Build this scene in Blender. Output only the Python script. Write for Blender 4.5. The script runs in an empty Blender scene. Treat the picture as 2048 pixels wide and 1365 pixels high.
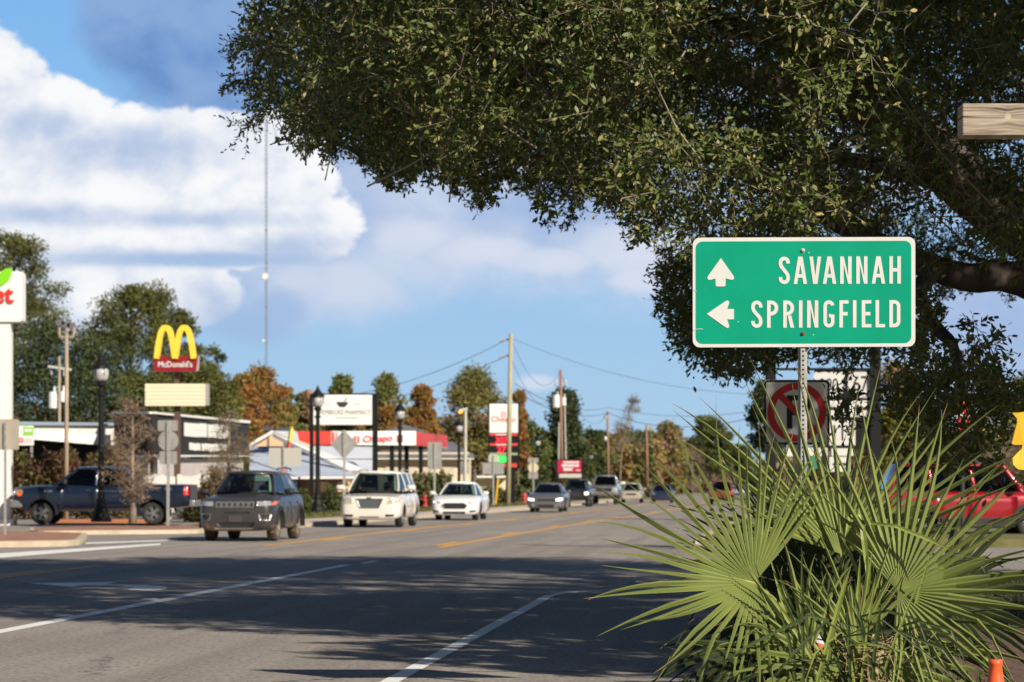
import bpy, bmesh, math, random
import numpy as np
from mathutils import Vector, Matrix
from mathutils.bvhtree import BVHTree
random.seed(11)
scene = bpy.context.scene
COL = scene.collection
F, H, YH, XC = 5120.0, 1.25, 975.0, 1024.0      # 90 mm lens, eye 1.25 m above the road
R = math.radians
PI = math.pi
def at(x, y, D):
    return Vector(((x-XC)*D/F, D, H+(YH-y)*D/F))
def gnd(x, y, z=0.0):
    D = F*(H-z)/(y-YH)
    return Vector(((x-XC)*D/F, D, z))
# ---------------------------------------------------------------- camera
cam = bpy.data.cameras.new('camera'); camo = bpy.data.objects.new('camera', cam); COL.objects.link(camo)
camo.location = (0, 0, H); camo.rotation_euler = (PI/2, 0, 0)
cam.lens = 90; cam.sensor_width = 36; cam.shift_y = (YH-682.5)/2048
cam.clip_start = .1; cam.clip_end = 6000
cam.dof.use_dof = True; cam.dof.focus_distance = 14.0; cam.dof.aperture_fstop = 5.6; cam.dof.aperture_blades = 8
scene.camera = camo
scene.view_settings.view_transform = 'Standard'; scene.view_settings.look = 'None'
scene.view_settings.exposure = .38; scene.view_settings.gamma = 1
scene.cycles.use_denoising = True
scene.cycles.max_bounces = 6; scene.cycles.transparent_max_bounces = 12
# ---------------------------------------------------------------- node helper
class NT:
    def __init__(s, tree): s.t = tree; s.n = tree.nodes; s.l = tree.links
    def new(s, typ, **kw):
        n = s.n.new(typ)
        for k, v in kw.items(): setattr(n, k, v)
        return n
    def put(s, sock, v):
        if v is None: return
        if hasattr(v, 'is_output'): s.l.new(v, sock)
        else: sock.default_value = v
    def math(s, op, a, b=None, c=None, clamp=False):
        n = s.new('ShaderNodeMath', operation=op, use_clamp=clamp)
        s.put(n.inputs[0], a); s.put(n.inputs[1], b); s.put(n.inputs[2], c)
        return n.outputs[0]
    def mix(s, f, a, b, blend='MIX'):
        n = s.new('ShaderNodeMix', data_type='RGBA', blend_type=blend)
        s.put(n.inputs[0], f); s.put(n.inputs[6], c4(a) if isinstance(a, tuple) else a); s.put(n.inputs[7], c4(b) if isinstance(b, tuple) else b)
        return n.outputs[2]
    def noise(s, vec, scale, detail=4, rough=.55, dist=0):
        n = s.new('ShaderNodeTexNoise'); s.put(n.inputs['Vector'], vec)
        n.inputs['Scale'].default_value = scale; n.inputs['Detail'].default_value = detail
        n.inputs['Roughness'].default_value = rough; n.inputs['Distortion'].default_value = dist
        return n.outputs['Fac']
    def smooth(s, x, lo, hi, a=0., b=1.):
        n = s.new('ShaderNodeMapRange', interpolation_type='SMOOTHSTEP')
        s.put(n.inputs[0], x); n.inputs[1].default_value = lo; n.inputs[2].default_value = hi
        n.inputs[3].default_value = a; n.inputs[4].default_value = b
        return n.outputs[0]
    def lin(s, x, lo, hi, a=0., b=1.):
        n = s.new('ShaderNodeMapRange'); s.put(n.inputs[0], x)
        n.inputs[1].default_value = lo; n.inputs[2].default_value = hi; n.inputs[3].default_value = a; n.inputs[4].default_value = b
        return n.outputs[0]
    def vec(s, x, y, z):
        n = s.new('ShaderNodeCombineXYZ'); s.put(n.inputs[0], x); s.put(n.inputs[1], y); s.put(n.inputs[2], z)
        return n.outputs[0]
def c4(c): return (c[0], c[1], c[2], 1.0)
def srgb(r, g, b):
    f = lambda u: (u/255/12.92 if u/255 <= .04045 else ((u/255+.055)/1.055)**2.4)
    return (f(r), f(g), f(b))
MATS = {}
def mat(name, col, rough=.6, metal=0., var=.0, scale=4., col2=None, bump=0., bscale=40., spec=.5, coat=0., emit=None, estr=0., stretch=None):
    if name in MATS: return MATS[name]
    m = bpy.data.materials.new(name); m.use_nodes = True
    t = NT(m.node_tree); b = m.node_tree.nodes['Principled BSDF']
    b.inputs['Base Color'].default_value = c4(col); b.inputs['Roughness'].default_value = rough
    b.inputs['Metallic'].default_value = metal; b.inputs['Specular IOR Level'].default_value = spec
    b.inputs['Coat Weight'].default_value = coat; b.inputs['Coat Roughness'].default_value = .04
    co = t.new('ShaderNodeTexCoord').outputs['Object']
    if stretch:
        mp = t.new('ShaderNodeMapping'); t.l.new(co, mp.inputs[0]); mp.inputs['Scale'].default_value = stretch; co = mp.outputs[0]
    if var or col2:
        f = t.smooth(t.noise(co, scale, 5, .6), .3, .7)
        a = tuple(c*(1-var) for c in col); d = col2 or tuple(min(1, c*(1+var)) for c in col)
        t.l.new(t.mix(f, a, d), b.inputs['Base Color'])
    if bump:
        bp = t.new('ShaderNodeBump'); bp.inputs['Strength'].default_value = bump; bp.inputs['Distance'].default_value = .02
        t.l.new(t.noise(co, bscale, 4), bp.inputs['Height']); t.l.new(bp.outputs[0], b.inputs['Normal'])
    if emit:
        b.inputs['Emission Color'].default_value = c4(emit); b.inputs['Emission Strength'].default_value = estr
    MATS[name] = m
    return m
def leafmat(name, col, under=None, trans=.25, var=.3, rough=.5, spec=.4, scale=2.5, trcol=None):
    if name in MATS: return MATS[name]
    m = bpy.data.materials.new(name); m.use_nodes = True
    t = NT(m.node_tree); b = m.node_tree.nodes['Principled BSDF']; out = m.node_tree.nodes['Material Output']
    co = t.new('ShaderNodeTexCoord').outputs['Object']
    f = t.smooth(t.noise(co, scale, 4, .7), .3, .7)
    c = t.mix(f, tuple(x*(1-var) for x in col), tuple(x*(1+var) for x in col))
    if under:
        c = t.mix(t.new('ShaderNodeNewGeometry').outputs['Backfacing'], c, under)
    t.l.new(c, b.inputs['Base Color']); b.inputs['Roughness'].default_value = rough
    b.inputs['Specular IOR Level'].default_value = spec
    if trans:
        tr = t.new('ShaderNodeBsdfTranslucent'); t.l.new(t.mix(.5, c, trcol or tuple(min(1, x*1.6) for x in col)), tr.inputs[0])
        mx = t.new('ShaderNodeMixShader'); mx.inputs[0].default_value = trans
        t.l.new(b.outputs[0], mx.inputs[1]); t.l.new(tr.outputs[0], mx.inputs[2]); t.l.new(mx.outputs[0], out.inputs[0])
    MATS[name] = m
    return m
def glassmat(name, tint, refl=1.0):
    m = bpy.data.materials.new(name); m.use_nodes = True
    t = NT(m.node_tree); out = m.node_tree.nodes['Material Output']
    m.node_tree.nodes.remove(m.node_tree.nodes['Principled BSDF'])
    tr = t.new('ShaderNodeBsdfTransparent'); tr.inputs[0].default_value = c4(tint)
    gl = t.new('ShaderNodeBsdfGlossy'); gl.inputs['Roughness'].default_value = .02
    fr = t.new('ShaderNodeFresnel'); fr.inputs[0].default_value = 1.5
    mx = t.new('ShaderNodeMixShader'); t.l.new(t.math('MULTIPLY', fr.outputs[0], refl), mx.inputs[0])
    t.l.new(tr.outputs[0], mx.inputs[1]); t.l.new(gl.outputs[0], mx.inputs[2]); t.l.new(mx.outputs[0], out.inputs[0])
    MATS[name] = m
    return m
# ---------------------------------------------------------------- objects
def wloc(o):
    v = Vector((0, 0, 0))
    while o is not None: v += o.location; o = o.parent
    return v
def tag(o, label=None, cat=None, group=None, kind=None):
    if label: o['label'] = label
    if cat: o['category'] = cat
    if group: o['group'] = group
    if kind: o['kind'] = kind
    return o
def thing(name, label, cat, loc, rz=0., group=None):
    o = bpy.data.objects.new(name, None); COL.objects.link(o); o.empty_display_size = .3
    o.location = loc; o.rotation_euler = (0, 0, rz)
    return tag(o, label, cat, group)
def copy_tree(o, parent=None):
    c = o.copy(); COL.objects.link(c); c.parent = parent
    for ch in list(o.children): copy_tree(ch, c)
    return c
def frame_axes(n):
    n = n.normalized(); a = Vector((0, 0, 1)) if abs(n.z) < .9 else Vector((1, 0, 0))
    u = a.cross(n).normalized(); return u, n.cross(u)
class MB:
    def __init__(s): s.v = []; s.f = []; s.m = []
    def add(s, vs, fs, mi=0):
        o = len(s.v); s.v += [Vector(v) for v in vs]
        for f in fs: s.f.append([i+o for i in f]); s.m.append(mi)
        return s
    def box(s, lo, hi, mi=0):
        x0, y0, z0 = lo; x1, y1, z1 = hi
        return s.add([(x0,y0,z0),(x1,y0,z0),(x1,y1,z0),(x0,y1,z0),(x0,y0,z1),(x1,y0,z1),(x1,y1,z1),(x0,y1,z1)],
              [(3,2,1,0),(4,5,6,7),(0,1,5,4),(1,2,6,5),(2,3,7,6),(3,0,4,7)], mi)
    def cbox(s, c, sz, mi=0):
        return s.box([c[i]-sz[i]/2 for i in range(3)], [c[i]+sz[i]/2 for i in range(3)], mi)
    def obox(s, p, q, w, t, up=Vector((0, 0, 1)), mi=0):       # bar from p to q, w across, t along up
        p, q = Vector(p), Vector(q); d = (q-p).normalized(); sd = d.cross(up).normalized(); u2 = sd.cross(d)
        vs = []
        for e in (p, q):
            for a, b in ((-1,-1),(1,-1),(1,1),(-1,1)): vs.append(e+sd*(a*w/2)+u2*(b*t/2))
        return s.add(vs, [(3,2,1,0),(4,5,6,7),(0,1,5,4),(1,2,6,5),(2,3,7,6),(3,0,4,7)], mi)
    def tube(s, pts, rad, n=8, mi=0, cap=True):
        pts = [Vector(p) for p in pts]
        if not isinstance(rad, (list, tuple)): rad = [rad]*len(pts)
        vs = []; fs = []; u = None
        for i, p in enumerate(pts):
            d = (pts[min(i+1, len(pts)-1)]-pts[max(i-1, 0)]).normalized()
            if u is None: u, w = frame_axes(d)
            else:
                u = (u-d*u.dot(d)).normalized(); w = d.cross(u)
            for k in range(n):
                a = 2*PI*k/n; vs.append(p+(u*math.cos(a)+w*math.sin(a))*rad[i])
        for i in range(len(pts)-1):
            for k in range(n):
                k2 = (k+1) % n; fs.append((i*n+k, i*n+k2, (i+1)*n+k2, (i+1)*n+k))
        if cap: fs.append(tuple(range(n-1, -1, -1))); fs.append(tuple((len(pts)-1)*n+k for k in range(n)))
        return s.add(vs, fs, mi)
    def lathe(s, prof, c=(0,0,0), n=20, axis='z', mi=0, cap=True):
        vs = []; fs = []; c = Vector(c)
        for r, z in prof:
            for k in range(n):
                a = 2*PI*k/n; x, y = r*math.cos(a), r*math.sin(a)
                vs.append(c+(Vector((x, y, z)) if axis == 'z' else Vector((x, -z, y)) if axis == 'y' else Vector((z, x, y))))
        m = len(prof)
        for i in range(m-1):
            for k in range(n):
                k2 = (k+1) % n; fs.append((i*n+k, i*n+k2, (i+1)*n+k2, (i+1)*n+k))
        if cap: fs.append(tuple(range(n-1, -1, -1))); fs.append(tuple((m-1)*n+k for k in range(n)))
        return s.add(vs, fs, mi)
    def prism(s, poly, o, U, V, depth, mi=0, back=True):         # poly in (u,v); extruded against U x V
        o, U, V = Vector(o), Vector(U), Vector(V); N = U.cross(V).normalized(); n = len(poly)
        vs = [o+U*a+V*b for a, b in poly]
        fs = [tuple(range(n))]
        if depth:
            vs += [v-N*depth for v in vs[:n]]
            fs += [(i, i+n, (i+1) % n+n, (i+1) % n) for i in range(n)]
            if back: fs.append(tuple(range(2*n-1, n-1, -1)))
        return s.add(vs, fs, mi)
    def ribbon(s, pts, w, o, U, V, depth, mi=0, closed=False):   # constant-width stroke in the (u,v) plane
        n = len(pts); L = []; Rr = []
        P = [Vector((p[0], p[1])) for p in pts]
        for i in range(n):
            if closed: a, b = P[i-1], P[(i+1) % n]
            else: a, b = P[max(i-1, 0)], P[min(i+1, n-1)]
            d1 = (P[i]-a); d2 = (b-P[i])
            d1 = d1.normalized() if d1.length > 1e-9 else d2.normalized()
            d2 = d2.normalized() if d2.length > 1e-9 else d1
            t = (d1+d2).normalized(); nn = Vector((-t.y, t.x)); k = 1/max(.5, nn.dot(Vector((-d1.y, d1.x))))
            L.append(P[i]+nn*(w/2*k)); Rr.append(P[i]-nn*(w/2*k))
        rg = range(n) if closed else range(n-1)
        for i in rg:
            j = (i+1) % n
            s.prism([Rr[i], Rr[j], L[j], L[i]], o, U, V, depth, mi)
        return s
    def text(s, txt, o, U, V, h, depth=.01, bold=0., xs=1., align='CENTER', mi=0, gap=1.0):
        cu = bpy.data.curves.new('t', 'FONT'); cu.body = txt; cu.size = 1; cu.offset = bold; cu.align_x = align
        cu.resolution_u = 3; cu.space_character = gap
        ob = bpy.data.objects.new('t', cu); COL.objects.link(ob)
        me = ob.evaluated_get(bpy.context.evaluated_depsgraph_get()).to_mesh()
        U, V = Vector(U), Vector(V); N = U.cross(V).normalized(); sc = h/.73; o = Vector(o)
        vs = [o+U*(v.co.x*sc*xs)+V*(v.co.y*sc)+N*depth for v in me.vertices]
        s.add(vs, [tuple(p.vertices) for p in me.polygons], mi)
        ob.evaluated_get(bpy.context.evaluated_depsgraph_get()).to_mesh_clear()
        bpy.data.objects.remove(ob); bpy.data.curves.remove(cu)
        return s
    def mesh(s, name, origin=Vector((0, 0, 0)), smooth=False):
        me = bpy.data.meshes.new(name)
        me.from_pydata([tuple(v-origin) for v in s.v], [], s.f)
        me.polygons.foreach_set('material_index', s.m)
        me.update()
        if smooth: me.polygons.foreach_set('use_smooth', [True]*len(me.polygons))
        return me
    def build(s, name, mats, parent=None, local=False, smooth=False, bevel=0., origin=None, fixn=False):
        if not isinstance(mats, (list, tuple)): mats = [mats]
        org = Vector((0, 0, 0))
        if parent is not None and not local: org = wloc(parent)
        elif origin is not None: org = Vector(origin)
        me = s.mesh(name, org, smooth)
        if fixn:
            bm = bmesh.new(); bm.from_mesh(me); bmesh.ops.recalc_face_normals(bm, faces=bm.faces); bm.to_mesh(me); bm.free()
        for m in mats: me.materials.append(m)
        o = bpy.data.objects.new(name, me); COL.objects.link(o); o.parent = parent
        if parent is None and origin is not None: o.location = org
        if bevel:
            b = o.modifiers.new('bevel', 'BEVEL'); b.width = bevel; b.segments = 2; b.limit_method = 'ANGLE'
        return o
def rrect(x0, y0, x1, y1, r, n=5):
    pts = []
    for cx, cy, a0 in ((x1-r, y0+r, -90), (x1-r, y1-r, 0), (x0+r, y1-r, 90), (x0+r, y0+r, 180)):
        for k in range(n+1):
            a = R(a0+90*k/n); pts.append((cx+r*math.cos(a), cy+r*math.sin(a)))
    return pts
def circ(cx, cy, r, n=28, ry=None):
    return [(cx+r*math.cos(2*PI*k/n), cy+(ry or r)*math.sin(2*PI*k/n)) for k in range(n)]
def struct(name, mb, m, smooth=False):
    return tag(mb.build(name, m, smooth=smooth), kind='structure')
X, Y, Z = Vector((1, 0, 0)), Vector((0, 1, 0)), Vector((0, 0, 1))
# ---------------------------------------------------------------- sun and sky
SAZ, SEL = R(40), R(31)                      # sun behind the camera's right shoulder
sdir = Vector((math.sin(SAZ)*math.cos(SEL), -math.cos(SAZ)*math.cos(SEL), math.sin(SEL)))
sun = bpy.data.lights.new('sun', 'SUN'); sun.energy = 5.0; sun.angle = R(.53); sun.color = (1, .91, .77)
so = bpy.data.objects.new('sun', sun); COL.objects.link(so); so.location = (20, -20, 40)
so.rotation_euler = (-sdir).to_track_quat('-Z', 'Y').to_euler()
W = bpy.data.worlds.new('World'); scene.world = W; W.use_nodes = True
t = NT(W.node_tree); bg = W.node_tree.nodes['Background']
SKY = .05
sky = t.new('ShaderNodeTexSky', sky_type='NISHITA'); sky.sun_disc = False
sky.sun_elevation = SEL; sky.sun_rotation = math.atan2(sdir.x, sdir.y)
sky.air_density = 1.0; sky.dust_density = .6; sky.ozone_density = 2.0
gen = t.new('ShaderNodeTexCoord').outputs['Generated']
sp = t.new('ShaderNodeSeparateXYZ'); t.l.new(gen, sp.inputs[0]); gx, gy, gz = sp.outputs
yy = t.math('MAXIMUM', gy, .05)
u = t.math('MULTIPLY', t.math('DIVIDE', gx, yy), 10.0); v = t.math('MULTIPLY', t.math('DIVIDE', gz, yy), 10.0)
uv = t.vec(u, v, 0)
n1 = t.noise(t.vec(u, t.math('MULTIPLY', v, 1.3), 0), 2.6, 7, .55, .2)
n2 = t.noise(t.vec(t.math('ADD', u, .11), t.math('MULTIPLY', t.math('ADD', v, .10), 1.3), 0), 2.6, 7, .55, .2)
n3 = t.noise(t.vec(t.math('MULTIPLY', u, .9), t.math('MULTIPLY', v, 1.3), 3.3), 1.5, 6, .55, .2)
n4 = t.noise(uv, 9., 6, .6, .4)
wn = t.math('ADD', t.math('SUBTRACT', n1, .5), t.math('MULTIPLY', t.math('SUBTRACT', n4, .5), .28))
def blobs(lst, namt=1.1, soft=(0., .25)):
    acc = None
    for cx, cy, rx, ry in lst:
        a = t.math('DIVIDE', t.math('SUBTRACT', u, (cx-XC)/512), rx/512); b = t.math('DIVIDE', t.math('SUBTRACT', v, (YH-cy)/512), ry/512)
        d = t.math('SUBTRACT', 1., t.math('SQRT', t.math('ADD', t.math('MULTIPLY', a, a), t.math('MULTIPLY', b, b))))
        acc = d if acc is None else t.math('MAXIMUM', acc, d)
    return t.smooth(t.math('ADD', acc, t.math('MULTIPLY', wn, namt)), *soft), acc
K = 1/SKY/2**.38
def kc(r, g, b): return tuple(c*K for c in srgb(r, g, b))
vn = t.lin(v, 0., 2.0)
clear = t.mix(t.math('POWER', vn, .8), kc(178, 211, 236), kc(130, 188, 246))
front = t.smooth(gy, .3, .7)
n5 = t.noise(gen, 2.3, 6, .6, .3)
rest = t.mix(t.math('MULTIPLY', t.smooth(n5, .30, .55), t.smooth(gz, .0, .25)), sky.outputs[0], kc(66, 80, 108))  # unseen dark cloud added overhead and behind to cut the sky fill
col = t.mix(t.math('MULTIPLY', t.math('MULTIPLY', front, .9), t.smooth(v, 2.3, 4.5, 1., 0.)), rest, clear)
# thin pale veil over the middle of the sky
m, _ = blobs([(900,450,460,170),(1200,430,460,200),(1500,300,600,260),(1950,660,300,150),(720,380,300,200),(620,560,260,120)], 1.0, (-.15, .7))
col = t.mix(t.math('MULTIPLY', m, front), col, t.mix(t.smooth(n3, .35, .68), kc(164, 188, 226), kc(206, 216, 236)))
m, _ = blobs([(960,500,130,40),(830,470,110,46),(1230,500,150,62),(1130,520,120,36),(1290,560,90,36),(1080,765,50,20),(1000,330,160,60)], 1.5, (-.1, .7))
col = t.mix(t.math('MULTIPLY', t.math('MULTIPLY', m, front), .75), col, kc(218, 225, 240))
# dark blue shaded cloud above
m, _ = blobs([(310,50,170,150),(420,120,230,120),(620,40,320,190),(560,190,200,90)], .9, (-.08, .30))
col = t.mix(t.math('MULTIPLY', m, front), col, t.mix(t.smooth(t.math('ADD', n1, t.math('MULTIPLY', v, .12)), .42, .86), kc(100, 143, 202), kc(140, 173, 219)))
# white cumulus bank with grey-blue undersides
m, _ = blobs([(-20,200,130,150),(70,270,190,130),(210,330,240,125),(420,320,230,105),(555,360,120,150),(330,410,350,85),(360,482,350,50),(230,590,190,85),(110,600,170,100),(370,590,120,70),(-30,420,120,200),(600,460,110,70),(500,470,220,70),(150,420,260,90)], 1.0, (-.03, .11))
sh, _ = blobs([(80,428,360,30),(330,440,330,24),(400,516,400,28),(480,620,170,80),(300,660,230,60),(560,500,150,40),(250,300,260,60),(80,250,120,50)], 1.1, (-.25, 1.0))
lit = t.smooth(t.math('ADD', t.math('MULTIPLY', t.math('SUBTRACT', n1, n2), 1.5), t.math('ADD', t.math('MULTIPLY', t.math('SUBTRACT', n4, .5), .5), t.math('SUBTRACT', .5, t.math('MULTIPLY', sh, .50)))), -.16, .74)
col = t.mix(t.math('MULTIPLY', m, front), col, t.mix(lit, kc(184, 201, 229), kc(249, 250, 252)))
m, _ = blobs([(500,650,130,50),(420,520,330,22),(560,620,90,60)], 1.2, (0., .7))
col = t.mix(t.math('MULTIPLY', t.math('MULTIPLY', m, front), .8), col, kc(160, 188, 226))
t.l.new(col, bg.inputs[0]); bg.inputs[1].default_value = SKY
# ================================================================ ground, roads, pavements
VPX = (1500-XC)/F
def bend(D):
    q = min(1, max(0, (D-40)/140)); return 2.8*q*q*(3-2*q)
def rx(D, off): return VPX*D+bend(D)+off
rdir = Vector((VPX, 1, 0)).normalized(); rleft = Vector((-rdir.y, rdir.x, 0))
HEAD = math.atan2(-rdir.y, -rdir.x)            # heading of cars that come towards the camera
def ds(a, b, step=4.):
    n = max(1, int((b-a)/step)); return [a+(b-a)*i/n for i in range(n+1)]
def strip(d0, d1, o0, o1, z, mb=None, z1=None, step=4.):
    mb = mb or MB(); D = ds(d0, d1, step); vs = []
    for d in D: vs += [(rx(d, o0), d, z), (rx(d, o1), d, z if z1 is None else z1)]
    mb.add(vs, [(2*i, 2*i+1, 2*i+3, 2*i+2) for i in range(len(D)-1)])
    return mb
def slab(d0, d1, o0, o1, z0, z1, mb=None):
    mb = mb or MB(); D = ds(d0, d1); vs = []
    for d in D: vs += [(rx(d, o0), d, z0), (rx(d, o0), d, z1), (rx(d, o1), d, z1), (rx(d, o1), d, z0)]
    fs = [(3, 2, 1, 0)]
    for i in range(len(D)-1):
        a = 4*i
        for k in range(4): fs.append((a+k, a+(k+1) % 4, a+4+(k+1) % 4, a+4+k))
    a = 4*(len(D)-1); fs.append((a, a+1, a+2, a+3))
    return mb.add(vs, fs)
# asphalt with aggregate, worn wheel paths and sealed cracks
ma = bpy.data.materials.new('asphalt'); ma.use_nodes = True; t = NT(ma.node_tree); b = ma.node_tree.nodes['Principled BSDF']
co = t.new('ShaderNodeTexCoord').outputs['Object']; s3 = t.new('ShaderNodeSeparateXYZ'); t.l.new(co, s3.inputs[0])
off = t.math('SUBTRACT', s3.outputs[0], t.math('MULTIPLY', s3.outputs[1], VPX))
big = t.noise(co, .22, 5, .6); fine = t.noise(co, 90, 3, .7); mid = t.noise(co, 3.5, 5, .65)
lng = t.noise(t.vec(t.math('MULTIPLY', off, 1.3), t.math('MULTIPLY', s3.outputs[1], .03), 0), 1.2, 4, .6)
c = t.mix(t.smooth(big, .35, .7), (.285, .25, .218), (.35, .308, .27))
c = t.mix(t.math('MULTIPLY', t.smooth(lng, .40, .66), .7), c, (.21, .185, .163))
c = t.mix(t.math('MULTIPLY', t.smooth(mid, .5, .75), .25), c, (.38, .34, .30))
gr_ = t.noise(t.vec(s3.outputs[0], t.math('MULTIPLY', s3.outputs[1], .35), 0), 26, 3, .75)
c = t.mix(t.math('MULTIPLY', t.smooth(gr_, .52, .66), .45), c, (.40, .385, .36)); c = t.mix(t.math('MULTIPLY', t.smooth(gr_, .48, .36), .55), c, (.09, .086, .082))
c = t.mix(t.math('MULTIPLY', t.smooth(fine, .55, .75), .65), c, (.42, .40, .37))
c = t.mix(t.math('MULTIPLY', t.smooth(fine, .45, .3),   .5), c, (.06, .058, .056))
vo = t.new('ShaderNodeTexVoronoi', feature='DISTANCE_TO_EDGE'); t.l.new(t.vec(t.math('ADD', s3.outputs[0], t.math('MULTIPLY', mid, .9)), t.math('MULTIPLY', s3.outputs[1], .45), 0), vo.inputs['Vector']); vo.inputs['Scale'].default_value = .22
crack = t.math('MULTIPLY', t.smooth(vo.outputs['Distance'], .006, .0), t.smooth(big, .45, .6))
c = t.mix(t.math('MULTIPLY', crack, .85), c, (.04, .04, .04))
t.l.new(c, b.inputs['Base Color']); b.inputs['Roughness'].default_value = .85; b.inputs['Specular IOR Level'].default_value = .25
bp = t.new('ShaderNodeBump'); bp.inputs['Strength'].default_value = .5; bp.inputs['Distance'].default_value = .01
t.l.new(fine, bp.inputs['Height']); t.l.new(bp.outputs[0], b.inputs['Normal'])
# worn road paint
def paint(name, col, worn=.5):
    m = bpy.data.materials.new(name); m.use_nodes = True; t = NT(m.node_tree); b = m.node_tree.nodes['Principled BSDF']
    co = t.new('ShaderNodeTexCoord').outputs['Object']
    w = t.math('ADD', t.math('MULTIPLY', t.noise(co, 25, 4, .7), .6), t.math('MULTIPLY', t.noise(co, 1.5, 4, .6), .5))
    t.l.new(t.mix(t.smooth(w, .58, .72, 0., worn), col, (.15, .145, .135)), b.inputs['Base Color']); b.inputs['Roughness'].default_value = .7
    return m
pw = paint('white_paint', (.80, .79, .76), .35); py = paint('yellow_paint', (.78, .36, .03), .22)
mg = mat('dry_grass_earth', (.10, .10, .035), .95, col2=(.20, .15, .07), scale=.35, bump=.6, bscale=6)
conc = mat('kerb_concrete', (.42, .34, .25), .85, col2=(.55, .47, .36), scale=2.2, bump=.3)
conc2 = mat('pale_concrete', (.45, .38, .31), .85, col2=(.56, .49, .41), scale=.8, bump=.2)
def brickmat(name, c1, c2, mortar, sc):
    m = bpy.data.materials.new(name); m.use_nodes = True; t = NT(m.node_tree); b = m.node_tree.nodes['Principled BSDF']
    co = t.new('ShaderNodeTexCoord').outputs['Object']
    br = t.new('ShaderNodeTexBrick'); t.l.new(co, br.inputs['Vector']); br.inputs['Scale'].default_value = sc
    br.inputs['Color1'].default_value = c4(c1); br.inputs['Color2'].default_value = c4(c2); br.inputs['Mortar'].default_value = c4(mortar)
    br.inputs['Mortar Size'].default_value = .025; br.inputs['Brick Width'].default_value = .5; br.inputs['Row Height'].default_value = .25
    c = t.mix(t.math('MULTIPLY', t.smooth(t.noise(co, 1.7, 5, .7), .4, .7), .55), br.outputs['Color'], (.10, .07, .045))
    t.l.new(c, b.inputs['Base Color']); b.inputs['Roughness'].default_value = .85
    bp = t.new('ShaderNodeBump'); bp.inputs['Strength'].default_value = .5; bp.inputs['Distance'].default_value = .01
    t.l.new(br.outputs['Fac'], bp.inputs['Height']); bp.invert = True; t.l.new(bp.outputs[0], b.inputs['Normal'])
    return m
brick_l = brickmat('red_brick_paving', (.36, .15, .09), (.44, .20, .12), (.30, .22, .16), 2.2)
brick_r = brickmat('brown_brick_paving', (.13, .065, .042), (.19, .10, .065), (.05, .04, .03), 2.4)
g = MB(); g.add([(-2600,-300,-.06),(2600,-300,-.06),(2600,3200,-.06),(-2600,3200,-.06)], [(0,1,2,3)]); struct('ground', g, mg)
struct('road', strip(-12, 620, -14.55, .02, 0), ma)
s_ = MB(); s_.add([(-75,34,-.012),(75,38,-.012),(75,52,-.012),(-2,54,-.012),(-2,79,-.012),(-75,79,-.012)], [(0,1,2,3,4,5)]); struct('side_street', s_, ma)
l_ = MB(); l_.add([(-95,66,-.03),(-11,66,-.03),(-9.5,205,-.03),(-95,205,-.03)], [(0,1,2,3)]); struct('car_park', l_, ma)
# markings
mk = strip(16, 41.2, -6.57, -6.40, .004); struct('lane_line', mk, pw)
mk = strip(41.9, 43.4, -6.4, -6.28, .004); struct('lane_dash', mk, pw)
mk = MB()
pts = [(rx(d, -2.31), d) for d in ds(8, 29.5, 1.5)]
c0 = pts[-1]; p = list(pts)
for k in range(1, 7):
    a = R(k*13); p.append((c0[0]+VPX*3*math.sin(a)+2.6*(1-math.cos(a)), c0[1]+2.6*math.sin(a)))
p += [(p[-1][0]+1.5, p[-1][1]+.25), (p[-1][0]+5., p[-1][1]+.9)]
for i in range(len(p)-1):
    a, b2 = Vector(p[i]), Vector(p[i+1]); d = (b2-a).normalized(); n = Vector((d.y, -d.x))*.062
    if i: va = pn
    else: va = (a-n, a+n)
    d2 = (Vector(p[min(i+2, len(p)-1)])-a).normalized(); n2_ = Vector((d2.y, -d2.x))*.062; vb = (b2-n2_, b2+n2_); pn = vb
    mk.add([(va[0].x, va[0].y, .004), (va[1].x, va[1].y, .004), (vb[1].x, vb[1].y, .004), (vb[0].x, vb[0].y, .004)], [(0,1,2,3)])
struct('edge_line', mk, pw)
mk = MB(); strip(20, 40.9, -10.44, -10.28, .004, mk); strip(20, 38.5, -10.70, -10.54, .004, mk); struct('centre_line', mk, py)
mk = MB(); strip(54.6, 330, -10.55, -10.38, .004, mk)
for k in range(12):
    d = 60+k*12.2; strip(d, d+3.2, -10.28, -10.10, .004, mk)
struct('centre_line', mk, py)
mk = MB(); strip(53.2, 330, -6.60, -6.43, .004, mk)
for k in range(12):
    d = 55+k*12.2; strip(d, d+3.2, -6.88, -6.70, .004, mk)
struct('centre_line', mk, py)
def pxpoly(*pp): return [gnd(x_, y_, .004) for x_, y_ in pp]
mk = MB(); mk.add(pxpoly((-260,1130), (-260,1143), (0,1116), (0,1107)), [(3,2,1,0)]); mk.add(pxpoly((0,1116), (321,1090.5), (321,1087), (0,1107)), [(0,1,2,3)]); struct('edge_line', mk, pw)
mk = MB(); mk.add(pxpoly((171,1085.5), (171,1088.5), (356,1081.5), (356,1079.5)), [(0,1,2,3)]); struct('edge_line', mk, pw)
# left-turn arrow
mk = MB()
for pp in ([(58,1166.7),(143.6,1174.2),(167.6,1170.3),(212,1168.6),(236,1164)], [(167.6,1170.3),(239,1172),(270,1175.8),(335,1175.8),(322,1172.5),(291,1170),(212,1168.6)], [(270,1175.8),(255,1180),(308,1182),(330,1179),(335,1175.8)]): mk.add(pxpoly(*pp), [tuple(range(len(pp)))])
struct('turn_arrow', mk, pw)
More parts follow.
